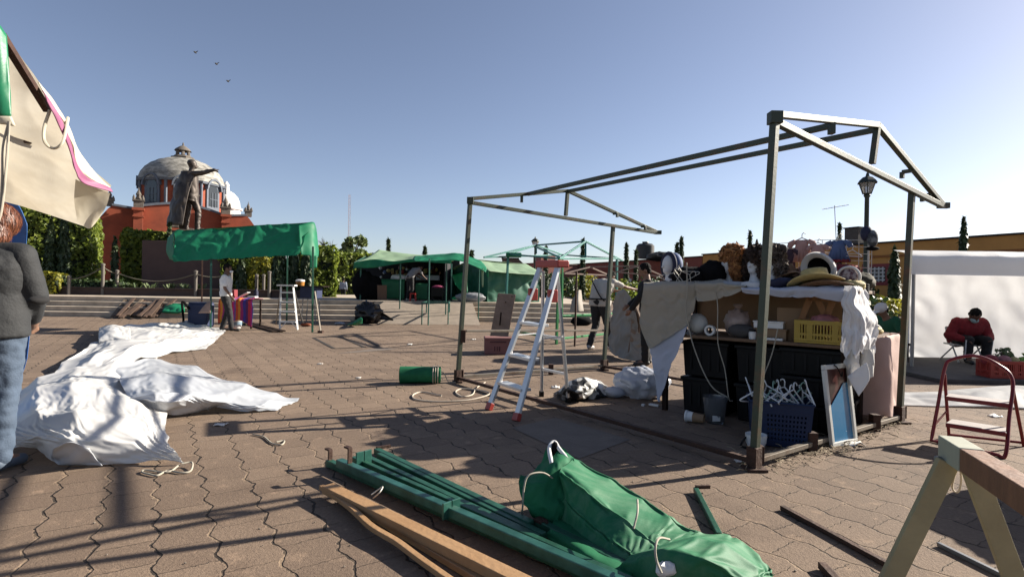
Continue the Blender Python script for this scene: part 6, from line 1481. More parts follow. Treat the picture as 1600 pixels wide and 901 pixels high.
# ================================================================== OPEN STEPLADDER
M_lal = mat('ladder_aluminium', (.66, .67, .68), .35, .55, var=.06, scale=10); M_lred = mat('ladder_red_plastic', (.50, .045, .03), .45)
fl, frr, rl, rr_ = G(763, 640), G(806, 657), G(846, 619), G(888, 629)
tl, tr = P(845, 415, 5.92), P(872, 415, 5.58)
ld = thing('stepladder', (fl + rr_) / 2, 'open aluminium stepladder with red top cap and feet in front of the left post', 'stepladder')
frontn = ((tl + tr) / 2 - (fl + frr) / 2).cross(frr - fl).normalized()
for a, c, w_, nm in ((fl, tl, .072, 'front_rail'), (frr, tr, .072, 'front_rail'), (rl, tl.lerp(tr, .15) - UP * .06, .032, 'rear_leg'), (rr_, tr.lerp(tl, .05) - UP * .06, .032, 'rear_leg')):
    MB().bar(a + (c - a) * .03, c, w_, .028, up=frontn).build(nm, M_lal, ld, bev=.003)
    MB().bar(a, a + (c - a) * .045, w_ + .012, .045, up=frontn).build('foot_cap', M_lred if nm == 'front_rail' else M_blkp, ld, bev=.004)
for q in (.17, .36, .58):
    a, c = fl.lerp(tl, q), frr.lerp(tr, q); back = Vector((-(c - a).y, (c - a).x, 0)).normalized(); back = back if back.y > 0 else -back
    d = (c - a).normalized(); MB().hexa([a + d * .02 - back * .02, c - d * .02 - back * .02, c - d * .02 + back * .10, a + d * .02 + back * .10] + [v_ + UP * .028 for v_ in (a + d * .02 - back * .02, c - d * .02 - back * .02, c - d * .02 + back * .10, a + d * .02 + back * .10)]).build('step', M_lal, ld, bev=.003)
d = (tr - tl).normalized(); back = Vector((-d.y, d.x, 0)); 
MB().box((tl + tr) / 2 + UP * .02 + back * .03, ((tr - tl).length + .12, .14, .075), Matrix((d, back, UP)).transposed()).build('top_cap', M_lred, ld, bev=.012)
for a, c in ((fl, tl), (frr, tr)):
    p = a.lerp(c, .79) + back * .03; MB().box(p, (.05, .10, .13), Matrix((d, back, UP)).transposed()).build('hinge_bracket', M_lred, ld, bev=.008)
MB().bar(rl.lerp(tl, .48), rr_.lerp(tr, .48), .03).build('rear_brace', M_lal, ld); MB().bar(rl.lerp(tl, .22), rr_.lerp(tr, .22), .025).build('rear_brace', M_lal, ld)
for a, c, e, g_ in ((fl, tl, rl, tl), (frr, tr, rr_, tr)): MB().bar(a.lerp(c, .5), e.lerp(g_, .5), .012).build('spreader', M_lal, ld)

# ================================================================== RED STEP STOOL
M_stool = mat('red_tube_paint', (.30, .012, .02), .35, var=.15, scale=8); M_tread = mat('grey_tread', (.42, .38, .36), .7, var=.15, scale=20)
a0, a1, a2, a3 = G(1455, 690), G(1571, 716), G(1483, 684), G(1600, 697)
ss = thing('step_stool', (a0 + a3) / 2, 'red tubular folding step stool with grey treads at the right', 'step stool')
topL, topR = P(1476, 575, 4.72), P(1582, 594, 4.42)
arc = [a0 + UP * .012, a0.lerp(topL, .5), topL, P(1488, 561, 4.72), P(1525, 556, 4.66), P(1560, 570, 4.52), topR, topR.lerp(a1, .5), a1 + UP * .03, a1.lerp(a0, .12) + UP * .015, a1.lerp(a0, .5) + UP * .014, a1.lerp(a0, .9) + UP * .014]
MB().tube(smoothline(arc, 80), .0135, 10, closed=True).build('front_frame', M_stool, ss, smooth=60)
for a, c in ((a2, topL - UP * .05), (a3, topR - UP * .05)): MB().tube([a, c], .0125, 10).build('rear_leg', M_stool, ss, smooth=60)
MB().tube([a2 + UP * .03, a3 + UP * .03], .011, 8).build('rear_bar', M_stool, ss, smooth=60)
for (p0, p1, dd) in ((P(1478, 618, 4.62), P(1578, 636, 4.34), .20), (P(1478, 660, 4.50), P(1572, 680, 4.22), .22)):
    d = (p1 - p0).normalized(); bk_ = Vector((-d.y, d.x, 0)).normalized(); d.z = 0; d.normalize(); zt = (p0.z + p1.z) / 2; q0, q1 = Vector((p0.x, p0.y, zt)), Vector((p1.x, p1.y, zt))
    MB().hexa([q0, q1, q1 + bk_ * dd, q0 + bk_ * dd, q0 + UP * .012, q1 + UP * .012, q1 + bk_ * dd + UP * .012, q0 + bk_ * dd + UP * .012]).build('tread', M_tread, ss, bev=.003)
    MB().bar(q0 - bk_ * .006 - UP * .004, q1 - bk_ * .006 - UP * .004, .014, .034).build('tread_edge', M_stool, ss, bev=.003)
MB().tube([a0.lerp(topL, .22), a2.lerp(topL, .4)], .008, 6).build('brace', M_stool, ss); 
# ================================================================== SAWHORSE
M_sawp = mat('pale_painted_timber', (.43, .44, .34), .7, var=.12, scale=9, stretch=(1, 1, .3)); M_sawb = mat('brown_timber', (.28, .13, .065), .7, var=.3, scale=12, stretch=(1, 1, .2), bump=.2); M_sawe = mat('cream_timber', (.46, .39, .22), .7, var=.14, scale=6, bump=.15, bscale=40)
h0, h1 = P(1484, 696, 2.32), Vector((1.52, 1.30, .585)); d = (h1 - h0); d.z = 0; d.normalize(); h0.z = .60; h1.z = .60; L = (h1 - h0).length
sw = thing('sawhorse', ((h0 + h1) / 2).xy.to_3d(), 'wooden sawhorse with pale painted beam ends in the right foreground', 'sawhorse')
for u0, u1, m, nm in ((0, .20, M_sawp, 'beam_end'), (.202, L - .30, M_sawb, 'beam'), (L - .298, L, M_sawp, 'beam_end')): MB().bar(h0 + d * u0, h0 + d * u1, .085 if nm != 'beam' else .079, .095 if nm != 'beam' else .09).build(nm, m, sw, bev=.004)
sv = Vector((d.y, -d.x, 0)); sv = sv if sv.x > 0 else -sv
for u in (.10, L - .15):
    for s in (-1, 1):
        a = h0 + d * (u + .03 * s) + sv * s * .03 - UP * .045; f_ = h0 + d * (u - .03) + sv * s * .235; f_.z = 0
        MB().bar(f_, a, .075, .036, up=d).build('leg', M_sawe, sw, bev=.003)
MB().tube(smoothline([h0 + d * .1 + sv * .0 - UP * .05, h0 + d * .06 + sv * .02 - UP * .12, h0 + d * .06 + sv * .01 - UP * .17, h0 + d * .06 - sv * .01 - UP * .15, h0 + d * .08 - UP * .05], 20), .004, 6).build('hanging_wire', M_coil, sw, smooth=60)
MB().lathe(h0 + d * .04 - sv * .055 - UP * .05, [(.014, -.01), (.014, .012), (.006, .016)], 10).build('bolt', M_gal, sw)

# ================================================================== FOREGROUND GREEN POLES AND TIMBERS
M_gpole = mat('green_pole_paint', (.013, .08, .046), .45, .2, var=.25, scale=9, bump=.08, bscale=50, col2=(.03, .155, .095), thr=(.35, .65))
M_gpole2 = mat('teal_pole_paint', (.02, .11, .082), .38, .25, var=.2, scale=8, col2=(.055, .21, .165), thr=(.4, .7))
def pole(p0, p1, wd, m, label, extra=None, group='green stall poles laid on the paving', name='green_pole', hgt=None):
    a, c = G(*p0), G(*p1); t = thing(name, a, label, 'pole', group); MB().bar(a, c, wd, hgt or wd).build('tube', m, t, bev=.004)
    if extra: extra(t, a, c)
    return t
def prong(q, h, nm='rusty_prong'):
    def f(t, a, c):
        p = a.lerp(c, q); d = (c - a).normalized(); MB().bar(p + UP * .02, p + UP * h, .03, .012, up=d).bar(p + UP * h, p + UP * h - d * .05, .03, .012).build(nm, M_rust, t, bev=.002)
    return f
def clampx(q, s=.1):
    def f(t, a, c):
        p = a.lerp(c, q); d = (c - a).normalized(); sd2 = Vector((-d.y, d.x, 0)).normalized(); b = MB()
        b.bar(p - sd2 * .03 - UP * .03, p - sd2 * .03 + UP * s * .55, .012, .055, up=sd2).bar(p + sd2 * .03 - UP * .03, p + sd2 * .03 + UP * s * .55, .012, .055, up=sd2); b.build('clamp', m_cl, t, bev=.002)
    return f
m_cl = M_gpole2
pole((513, 722, .03), (985, 925, .04), .045, M_gpole, 'outermost dark green pole along the timbers, with one rusty prong up', prong(.01, .09))
pole((530, 722, .085), (975, 915, .09), .05, M_gpole2, 'shiny teal green pole on top of the bundle with a square clamp midway', lambda t, a, c: (clampx(.52)(t, a, c), prong(.06, .12)(t, a, c)))
pole((552, 716, .05), (1000, 915, .05), .035, M_gpole, 'thin green pole tucked behind the shiny teal pole', clampx(.06, .15))
pole((566, 712, .035), (840, 842, .03), .04, M_gpole, 'green pole in the middle of bundle passing behind the tarp lobe', None)
pole((588, 704, .03), (830, 820, .03), .045, M_gpole, 'upper green pole with a rusty end bar toward the stall shadow', lambda t, a, c: MB().bar(a + UP * .02, G(610, 696, .05), .02).build('end_bar', M_rust, t))
pole((592, 711, .03), (850, 838, .025), .04, M_gpole, 'green pole lying right beside the upper one with rusty end', None)
pole((838, 815, .03), (1075, 935, .03), .045, M_gpole, 'dark green angle rail lying along the front of the folded green tarp', lambda t, a, c: MB().bar(a + UP * .02, a + UP * .02 + (c - a) * .07, .05, .012).bar(a.lerp(c, .07) + UP * .03, a.lerp(c, .07) - UP * .02, .05, .012).build('rusty_lip', M_rust, t))
pole((1087, 764, .02), (1124, 836, .02), .03, M_gpole, 'short green bar by itself right of the folded green tarp', lambda t, a, c: MB().bar(a + UP * .015, a + Vector((.09, .01, .015)), .02).build('rusty_hook', M_rust, t), hgt=.03)
M_tim = mat('tan_timber', (.44, .24, .10), .7, var=.16, scale=5, stretch=(.6, .6, .6), bump=.2, bscale=60, col2=(.52, .31, .15))
def timber(pts, wd, h, label, m=M_tim, name='timber'):
    pts = [G(*p) for p in pts]; b = MB(); 
    if len(pts) == 2: b.bar(pts[0], pts[1], wd, h)
    else:
        sm = smoothline(pts, 24); vs = []; fs = []
        for i, p in enumerate(sm):
            d = (sm[min(i + 1, 24)] - sm[max(i - 1, 0)]).normalized(); s = Vector((-d.y, d.x, 0)).normalized()
            vs += [p - s * wd / 2 - UP * h / 2, p + s * wd / 2 - UP * h / 2, p + s * wd / 2 + UP * h / 2, p - s * wd / 2 + UP * h / 2]
        for i in range(24): k = i * 4; fs += [(k + j, k + (j + 1) % 4, k + 4 + (j + 1) % 4, k + 4 + j) for j in range(4)]
        fs += [(3, 2, 1, 0), (96, 97, 98, 99)]; b.add(vs, fs)
    return tag(b.build(name, m, bev=.003), label, 'timber')
timber([(512, 762, .055), (850, 928, .06)], .075, .045, 'thick straight tan timber beside the green poles')
timber([(540, 778, .02), (770, 915, .02)], .05, .03, 'lower tan timber half hidden under the thick straight one')
timber([(502, 760, .05), (545, 790, .05), (580, 822, .045), (620, 846, .04), (655, 872, .035), (720, 918, .03)], .03, .025, 'thin crooked tan timber at the outer left side')
# wires tied on
tag(rope('tie_wire', [G(580, 772, .08), G(590, 765, .1), G(598, 760, .12), G(592, 770, .1), G(583, 778, .05)], .004, M_wire), 'little tie wire twisted on the green pole near the timbers', 'wire')
# folded green tarp
M_gt = mat('green_vinyl_tarp', (.018, .20, .085), .72, var=.22, scale=4, bump=.05, bscale=90, spec=.25, sub=.05)
M_gt2 = mat('worn_green_vinyl', (.018, .20, .085), .66, col2=(.14, .31, .18), scale=6, thr=(.42, .80), bump=.08, bscale=90, stretch=(1, 2.5, 1), spec=.3)
gt = thing('green_tarp', G(960, 850), 'big folded green vinyl tarp with tie ropes lying in the foreground', 'tarpaulin')
settled('main_fold', 'main_fold', M_gt2, gt)
drape([[P(813, 741, 3.02), P(838, 732, 3.08), P(860, 692, 3.2), P(884, 702, 3.12)], [P(811, 760, 2.94), P(842, 752, 2.9), P(872, 722, 2.98), P(897, 718, 3.04)],
                   [P(822, 790, 2.88), P(850, 795, 2.84), P(874, 785, 2.84), P(893, 765, 2.9)], [G(843, 812, .01), G(860, 820, .01), G(880, 822, .01), G(897, 812, .01)]], 'end_lobe', M_gt, gt, nu=38, nv=38, slack=1.03, bend=.5, steps=14)
settled('loose_flap', 'loose_flap', M_gt2, gt)
cloth('under_fold', [[G(868, 790, .02), G(930, 830, .02), G(1000, 865, .02)], [G(862, 822, .05), G(920, 862, .06), G(985, 900, .05)], [G(850, 835, .01), G(905, 880, .01), G(960, 915, .01)]], M_gt, gt, nu=30, nv=16, amp=.03, cs=4, seed=39, floor=.006)
MB().tube(smoothline([P(862, 724, 3.0), P(858, 700, 3.1), P(866, 690, 3.15), P(873, 700, 3.1), P(886, 716, 3.05)], 20), .012, 8).build('white_hem', M_wplas, gt, smooth=60)
MB().ell(P(867, 703, 3.12), (.025, .03, .05), 14).build('dark_mouth', M_blkf, gt, smooth=60)
for nm, pts in (('tie_rope', [P(866, 748, 2.92), P(848, 738, 2.9), P(826, 742, 2.86), P(819, 760, 2.84), P(817, 785, 2.84), G(815, 808, .01)]), ('tie_rope', [P(1046, 842, 2.34), P(1030, 840, 2.26), P(1024, 855, 2.2), P(1026, 875, 2.18), P(1034, 895, 2.15)]), ('tie_rope', [P(990, 745, 2.75).lerp(P(990, 825, 2.45), 1), P(996, 800, 2.5), P(996, 780, 2.6)])):
    MB().tube(smoothline(pts, 24), .005, 6).build(nm, M_cord, gt, smooth=60)
tag(MB().ell(G(1040, 888, .12), (.04, .03, .03), 14, None, .4, 4).build('white_scrap', M_wplas, smooth=50), 'torn white scrap caught at the front rope of the green tarp', 'scrap')
tag(MB().ell(V((4.02, 3.36, .42)), (.46, .52, .43), 36, None, .14, 2.2, ridge=True).build('shadow_caster', M_blkf, smooth=50), 'added dark bundle out of view at the right, casting the shadow under the sawhorse', 'bundle')  # unseen lump, added only to throw a shadow under the sawhorse
# rods on the ground at right
def rod(p0, p1, wd, m, label, h=None): return tag(MB().bar(G(*p0), G(*p1), wd, h or wd).build('metal_rod', m, bev=.002), label, 'rod')
rod((1222, 792, .015), (1412, 895, .015), .03, M_rust, 'long rusty angle rod lying on the paving left of the sawhorse', .024)
rod((1284, 882, .02), (1315, 915, .02), .035, M_rust, 'short rusty rod end at the bottom edge left of the sawhorse', .03)
rod((1466, 849, .012), (1570, 900, .012), .02, M_gal, 'thin grey pipe on the ground between the sawhorse legs')
# ================================================================== WHITE STALL, right
M_wstall = mat('white_stall_vinyl', (.88, .88, .88), .6, var=.05, scale=2, bump=.06, bscale=4, sub=.6)
M_wroof = mat('white_roof_vinyl', (.88, .88, .88), .55, var=.04, scale=2, bump=.08, bscale=5, sub=.35)
WY, WF = 10.3, 8.9
ws = thing('white_stall', Vector((P(1600, 460, 9.5).x, 9.5, 0)), 'white vinyl market stall with a sunlit roof edge at the right edge', 'stall')
xl = P(1421, 460, WY).x; xlf = P(1421, 460, WF).x; xr = 15.5
zt_ = P(1421, 394, WF).z
drape([[V((xl, WY, zt_ + .1)), V(((xl + xr) / 2, WY, zt_ + .1)), V((xr, WY, zt_ + .1))], [V((xl, WY + .05, 1.0)), V(((xl + xr) / 2, WY + .1, 1.0)), V((xr, WY, 1.0))], [V((xl - .02, WY - .05, .02)), V(((xl + xr) / 2, WY, .02)), V((xr, WY, .02))]], 'back_wall', M_wstall, ws, nu=70, nv=36, slack=1.004, bend=.4, steps=14, floor=.0, sub=0, jit=.015, pins='edge')
cloth('side_wall', [[V((xlf, WF, zt_ - .1)), V((xl, WY, zt_))], [V((xlf + .02, WF + .05, 1.1)), V((xl, WY, 1.1))], [V((xlf + .05, WF + .1, .02)), V((xl - .02, WY - .03, .02))]], M_wstall, ws, nu=16, nv=24, amp=.03, cs=1.5, seed=52, solid=0)
cloth('roof_edge', [[V((xlf - .03, WF + .35, zt_ + .06)), V(((xlf + xr) / 2, WF + .35, zt_ + .07)), V((xr, WF + .35, zt_ + .06))], [V((xlf - .03, WF, zt_ - .05)), V(((xlf + xr) / 2, WF, zt_ - .04)), V((xr, WF, zt_ - .05))], [V((xlf - .03, WF - .03, zt_ - .36)), V(((xlf + xr) / 2, WF - .03, zt_ - .36)), V((xr, WF - .03, zt_ - .36))]], M_wroof, ws, nu=80, nv=16, amp=.03, cs=2.5, seed=53, solid=0)
cloth('roof_sheet', [[V((xlf - .03, WF + .35, zt_ + .06)), V((xr, WF + .35, zt_ + .06))], [V((xl - .03, WY + .1, zt_ + .12)), V((xr, WY + .1, zt_ + .12))]], M_wroof, ws, nu=30, nv=10, amp=.03, cs=1.5, seed=54, solid=0)
for x, y in ((xlf + .1, WF + .05), (xl + .05, WY - .03), (xr - 3, WF + .05)): MB().bar((x, y, 0), (x, y, zt_ - .08), .04).build('post', M_gal, ws)
struct('stall_shade_slab', MB().box(((xlf - .3 + xr) / 2, 9.1, .03), (xr - xlf + .6, 2.9, .06)), M_shadegrey, bev=.01)  # added dark slab, its tone stands in for shade under the stall
wt = thing('ground_sheet', G(1500, 622), 'white sheet lying flat on the paving behind the red step stool', 'sheet')
cloth('sheet', gsheet([[(1388, 613, .01), (1450, 612, .02), (1520, 606, .05), (1570, 602, .06), (1640, 604, .04)], [(1386, 622, .02), (1450, 621, .03), (1515, 616, .08), (1570, 612, .09), (1640, 618, .05)], [(1390, 632, .01), (1450, 634, .01), (1510, 634, .02), (1570, 636, .02), (1640, 640, .01)]]), M_wstall, wt, nu=50, nv=20, amp=.05, cs=2, seed=56, floor=.01)
# red crate with goods, green bag
M_cred = mat('red_crate_plastic', (.42, .03, .018), .45); pcr = G(1563, 589, .06)
crate(pcr, .46, .30, .25, Matrix.Rotation(-.12, 3, 'Z'), M_cred, 'plastic_crate', 'red plastic crate beside the seated person in red')
for i, (x, r, m, lb) in enumerate(((-.16, .11, M_redc, 'red bundle in the left of the red crate'), (.04, .10, M_pinkp, 'pinkish bundle in the middle of the red crate'), (.18, .08, M_straw, 'straw coloured bundle at the right of the red crate'))):
    tag(MB().ell(pcr + Vector((x, 0, .24)), (r, r * .9, r * .8), 16, None, .2, 4).build('bundle', m, smooth=50), lb, 'bundle')
bush(pcr + Vector((.13, .1, .27)), (.12, .1, .13), 'small potted green plant sprigs in the red crate', 90, ML_str, .04, group=None, name='plant_sprig', cat='plant')
M_lime = mat('lime_film', (.20, .42, .03), .4, var=.2, scale=8, bump=.4, bscale=10)
c = G(1602, 586, .06); t = thing('lime_bag', c, 'lime green plastic bag right of the red crate', 'bag'); MB().ell(c + UP * .14, (.15, .13, .14), 22, None, .15, 3, ridge=True).build('bag', M_lime, t, smooth=50); MB().lathe(c + UP * .25, [(.03, 0), (.02, .03), (.05, .08)], 8).build('knot', M_lime, t, smooth=40)

# ================================================================== GREEN AWNING STALL, left middle
M_gaw = mat('green_awning', (.018, .36, .17), .55, var=.2, scale=1.6, bump=.08, bscale=6, sub=.4)
ga = thing('green_awning', G(400, 516), 'bright green awning on thin poles over the man in white shirt', 'awning')
R0_ = [P(274, 361, 14.7), P(330, 357, 14.7), P(385, 353, 14.7), P(440, 350, 14.7), P(489, 347, 14.7)]
R1_ = [P(273, 384, 14.1), P(330, 380, 14.1), P(385, 378, 14.1), P(435, 376, 14.1), P(476, 372, 14.15)]
R2_ = [P(270, 408, 13.75), P(330, 404, 13.75), P(385, 402, 13.75), P(430, 399, 13.75), P(466, 397, 13.75)]
drape([R0_, R1_, R2_], 'front_slope', M_gaw, ga, nu=80, nv=28, slack=1.022, bend=.3, steps=16, floor=None, jit=.03)
cloth('end_flap', [[P(466, 352, 14.3), P(489, 347, 14.7), P(494, 360, 15.1)], [P(468, 378, 14.0), P(492, 378, 14.4), P(498, 392, 15.2)], [P(470, 398, 13.9), P(494, 400, 14.2), P(497, 402, 15.2)]], M_gaw, ga, nu=20, nv=20, amp=.05, cs=2, seed=62)
cloth('end_flap', [[P(484, 398, 14.0), P(496, 400, 14.1)], [P(484, 420, 14.0), P(495, 418, 14.1)]], M_gaw, ga, nu=6, nv=8, amp=.02, cs=3, seed=63)
cloth('end_flap', [[P(272, 362, 14.7), P(262, 372, 15.1)], [P(271, 385, 14.1), P(260, 392, 14.8)], [P(274, 408, 13.75), P(265, 405, 14.5)]], M_gaw, ga, nu=10, nv=16, amp=.05, cs=2, seed=64)
cloth('rear_slope', [R0_, [p + Vector((-.25, .5, -.12)) for p in R0_], [p + Vector((-.5, 1.0, -.3)) for p in R0_]], M_gaw, ga, nu=40, nv=16, amp=.06, cs=1.5, seed=65)
for px, pb, pt, m in ((330, 516, 404, M_gpole2), (489, 519, 385, M_gpole), (316, 500, 404, M_rust), (449, 503, 395, M_gpole)):
    g = G(px - 1, pb); MB().bar(g, P(px, pt, g.y), .045).build('pole', m, ga, bev=.003)
g = G(501, 520); MB().bar(g + UP * .03, P(492, 455, 14.0), .03).build('prop', M_bare, ga); MB().box(g + UP * .03, (.12, .12, .06)).build('prop_foot', M_rust, ga)
M_str = bpy.data.materials.new('striped_cloth'); M_str.use_nodes = True
n = M_str.node_tree.nodes; l = M_str.node_tree.links; tc = n.new('ShaderNodeTexCoord'); sx_ = n.new('ShaderNodeSeparateXYZ'); l.new(tc.outputs['Object'], sx_.inputs[0])
m_ = n.new('ShaderNodeMath'); m_.operation = 'MULTIPLY_ADD'; m_.inputs[1].default_value = 2.1; m_.inputs[2].default_value = 5.0; l.new(sx_.outputs[0], m_.inputs[0]); m2 = n.new('ShaderNodeMath'); m2.operation = 'FRACT'; l.new(m_.outputs[0], m2.inputs[0])
cr = n.new('ShaderNodeValToRGB'); cr.color_ramp.interpolation = 'CONSTANT'; l.new(m2.outputs[0], cr.inputs[0])
for i, (q, c) in enumerate(((0, (.5, .06, .02)), (.14, (.55, .20, .02)), (.26, (.30, .02, .12)), (.42, (.05, .03, .22)), (.58, (.09, .02, .10)), (.70, (.45, .03, .05)), (.84, (.40, .02, .18)), (.93, (.05, .08, .25)))):
    e = cr.color_ramp.elements[i] if i < 2 else cr.color_ramp.elements.new(q); e.position = q; e.color = (*c, 1)
l.new(cr.outputs[0], n['Principled BSDF'].inputs['Base Color']); n['Principled BSDF'].inputs['Roughness'].default_value = .85
tc0 = G(378, 512); tc0.z = 0
t = thing('vendor_table', tc0, 'small vendor table under the green awning wearing a bright striped cloth', 'table')
MB().box(tc0 + UP * .78, (.85, .6, .03)).build('table_top', M_dkwood, t)
for a in (-.38, .38):
    for c in (-.26, .26): MB().box(tc0 + Vector((a, c, .38)), (.04, .04, .76)).build('leg', M_dkwood, t)
ctrl = [[tc0 + Vector((x, .3, .80)) for x in (-.44, -.15, .15, .44)], [tc0 + Vector((x, -.31, .805)) for x in (-.44, -.15, .15, .44)], [tc0 + Vector((x, -.35, .5)) for x in (-.47, -.15, .15, .47)], [tc0 + Vector((x, -.37, z)) for x, z in ((-.46, .14), (-.15, .2), (.15, .22), (.44, .05))]]
tag(cloth('striped_tablecloth', ctrl, M_str, nu=50, nv=24, amp=.05, cs=4, seed=66), 'red purple and orange striped cloth on the vendor table', 'tablecloth')
for x, y, s3, m, rt_, lb, nm in ((.05, 0, (.30, .22, .02), M_wplas, -.5, 'white tray tilted on the striped cloth', 'tray'), (.26, .05, (.22, .2, .05), M_wplas, 0, 'flat white box on the striped cloth', 'white_box'), (-.3, .05, (.2, .2, .22), M_redc, 0, 'red bag at the left of the striped table', 'red_bag')):
    M = Matrix.Rotation(rt_, 3, 'Y'); tag(MB().box(tc0 + Vector((x, y, .82 + s3[2] / 2 + abs(rt_) * .15)), s3, M).build(nm, m, bev=.015), lb, nm.split('_')[-1])
t = thing('dark_flask', tc0 + Vector((.3, .15, .8)), 'dark flask at the back right of the striped table', 'flask'); MB().lathe(tc0 + Vector((.3, .15, .805)), [(.06, 0), (.06, .2), (.03, .24), (.03, .28)], 12).build('bottle', M_navy, t, smooth=40); MB().lathe(tc0 + Vector((.3, .15, 1.085)), [(.035, 0), (.035, .03)], 12).build('cap', M_blkp, t)
M_navyb = mat('navy_bag', (.02, .035, .11), .6, var=.2, scale=5); g = G(314, 511)
t = thing('cooler_bag', g, 'big navy blue bag on the ground left of the man in white shirt', 'bag'); MB().box(g + UP * .33, (.55, .4, .66)).build('bag', M_navyb, t, bev=.06); MB().tube(smoothline([g + Vector((-.2, -.21, .5)), g + Vector((-.34, -.3, .7)), g + Vector((-.3, -.3, .2)), g + Vector((-.38, -.25, .02))], 16), .03, 6).build('strap', M_blkf, t, smooth=50); MB().box(g + UP * .665, (.5, .36, .03)).build('lid', M_navyb, t, bev=.01)
M_peach = mat('peach_cloth', (.42, .28, .22), .9); 
tag(cloth('peach_cloth', [[P(310, 489, 13.5), P(320, 489, 13.5), P(329, 489, 13.5)], [P(318, 478, 13.6), P(323, 476, 13.6), P(329, 474, 13.6)], [P(324, 472, 13.7), P(327, 470, 13.7), P(330, 468, 13.7)]], M_peach, nu=12, nv=12, amp=.03, cs=4), 'peach coloured cloth corner lying on the navy bag', 'cloth')
g = G(370, 512); t = thing('bucket', g, 'white bucket with a pale blue print beside the man shoes', 'bucket'); MB().lathe(g, [(.11, 0), (.14, .26), (.15, .27), (.15, .29), (.13, .29), (.10, .02)], 16).build('pail', M_wplas, t, smooth=40); MB().lathe(g + UP * .08, [(.124, 0), (.132, .09)], 16).build('print_band', mat('blue_print', (.25, .38, .48), .5), t, smooth=40)
for i, (a, c, lb) in enumerate((((384, 506), (430, 519), 'dark plank on the paving, nearest the striped table'), ((392, 506), (442, 519), 'dark plank on the paving between table and white stepladder'), ((376, 497), (386, 509), 'pale short stick leaning to the bucket'))):
    tag(MB().bar(G(*a) + UP * (.02 + .012 * i), G(*c) + UP * (.02 + .012 * i), .14 if i < 2 else .05, .03).build('plank', M_dkwood if i < 2 else M_tim, bev=.003), lb, 'plank')
# white stepladder
f = [G(437, 515), G(465, 515), G(431, 507), G(474, 507)]; tops_ = [P(439, 448, 14.75), P(458, 447, 14.75)]
t = thing('white_stepladder', (f[0] + f[3]) / 2, 'white open stepladder between the striped table and the right awning pole', 'stepladder')
M_wlad = mat('white_ladder_paint', (.66, .66, .64), .5)
for a, c, w_ in ((f[0], tops_[0], .045), (f[1], tops_[1], .045)): MB().bar(a, c, w_, .03).build('front_rail', M_wlad, t)
for a, c in ((f[2], tops_[0]), (f[3], tops_[1])): MB().bar(a, c, .028).build('rear_leg', M_gal, t)
for q in (.18, .42, .64, .86): a, c = f[0].lerp(tops_[0], q), f[1].lerp(tops_[1], q); MB().box((a + c) / 2, ((c - a).length, .09, .035)).build('step', M_wlad, t)
MB().box((tops_[0] + tops_[1]) / 2 + UP * .03, (.48, .2, .04)).build('top', M_wlad, t)
for a, c in ((f[0], f[1]), (f[1], f[0])): MB().bar(a.lerp(tops_[0] if a is f[0] else tops_[1], .02), a.lerp(c, .35) + UP * .2, .02).build('gusset', M_wlad, t)
# cart with orange tub
g = G(478, 506); g = g + Vector((0, .4, 0)); t = thing('dark_cart', g, 'dark vendor cart box on thin legs behind the right awning pole', 'cart'); zc = P(478, 447, g.y).z
MB().box((g.x, g.y, zc - .19), (.52, .5, .36)).build('box', M_navyb, t, bev=.01); MB().box((g.x, g.y, zc), (.95, .6, .025)).build('top', M_dkwood, t)
for a in (-.22, .22):
    for c in (-.2, .2): MB().bar((g.x + a, g.y + c, 0), (g.x + a * .8, g.y + c, zc - .37), .025).build('leg', M_gal, t)
o_ = Vector((P(469, 446, g.y).x, g.y, zc + .014)); t = thing('food_tub', o_, 'orange tub with white top standing on the dark cart', 'tub'); MB().lathe(o_, [(.12, 0), (.135, .13)], 16).build('tub', mat('orange_plastic', (.55, .22, .02), .5), t, smooth=40); MB().lathe(o_ + UP * .13, [(.14, 0), (.135, .05), (.06, .07)], 16).build('lid', M_wplas, t, smooth=40)
tag(MB().ell(G(478, 507, .05), (.16, .08, .05), 14, None, .2, 4).build('orange_cloth', mat('rust_orange', (.34, .09, .03), .8), smooth=50), 'rust orange rag on the ground behind the right awning pole', 'rag')

# ================================================================== PLANKS AND TARPS ON THE STEPS
M_plank = mat('old_plank', (.11, .062, .038), .85, var=.45, scale=7, stretch=(1, 1, .4), bump=.3); M_plank2 = mat('pale_plank', (.21, .15, .095), .85, var=.3, scale=7, bump=.3)
for i in range(15):
    px0 = 174 + i * 5.2; a = G(px0 + rng.uniform(-2, 2), 498 + rng.uniform(-2, 1)); c = P(px0 + 24 + rng.uniform(-7, 7), 471 + rng.uniform(-3, 3), 19.6); z0 = .04 + .03 * (i % 3)
    tag(MB().bar(a + UP * z0, c + UP * z0 * .6, .10 + .05 * (i % 2), .03).build('old_plank', M_plank2 if i in (0, 4, 9) else M_plank, bev=.003), 'old brown plank in the pile leaning on the steps' if i not in (0, 4, 9) else 'paler old plank in the pile leaning on the steps', 'plank', 'old planks on the steps')
ctrl = [[P(258, 477, 19.2), P(272, 474, 19.4), P(287, 477, 19.4)], [P(256, 482, 18.7), P(272, 480, 18.7), P(288, 483, 18.7)], [P(253, 487, 18.3), P(272, 488, 18.3), P(289, 487, 18.3)]]
tag(cloth('folded_green_tarp', ctrl, M_gaw, nu=20, nv=16, amp=.08, cs=3, seed=71, solid=.06), 'small folded green tarp on the steps right of the plank pile', 'tarpaulin')
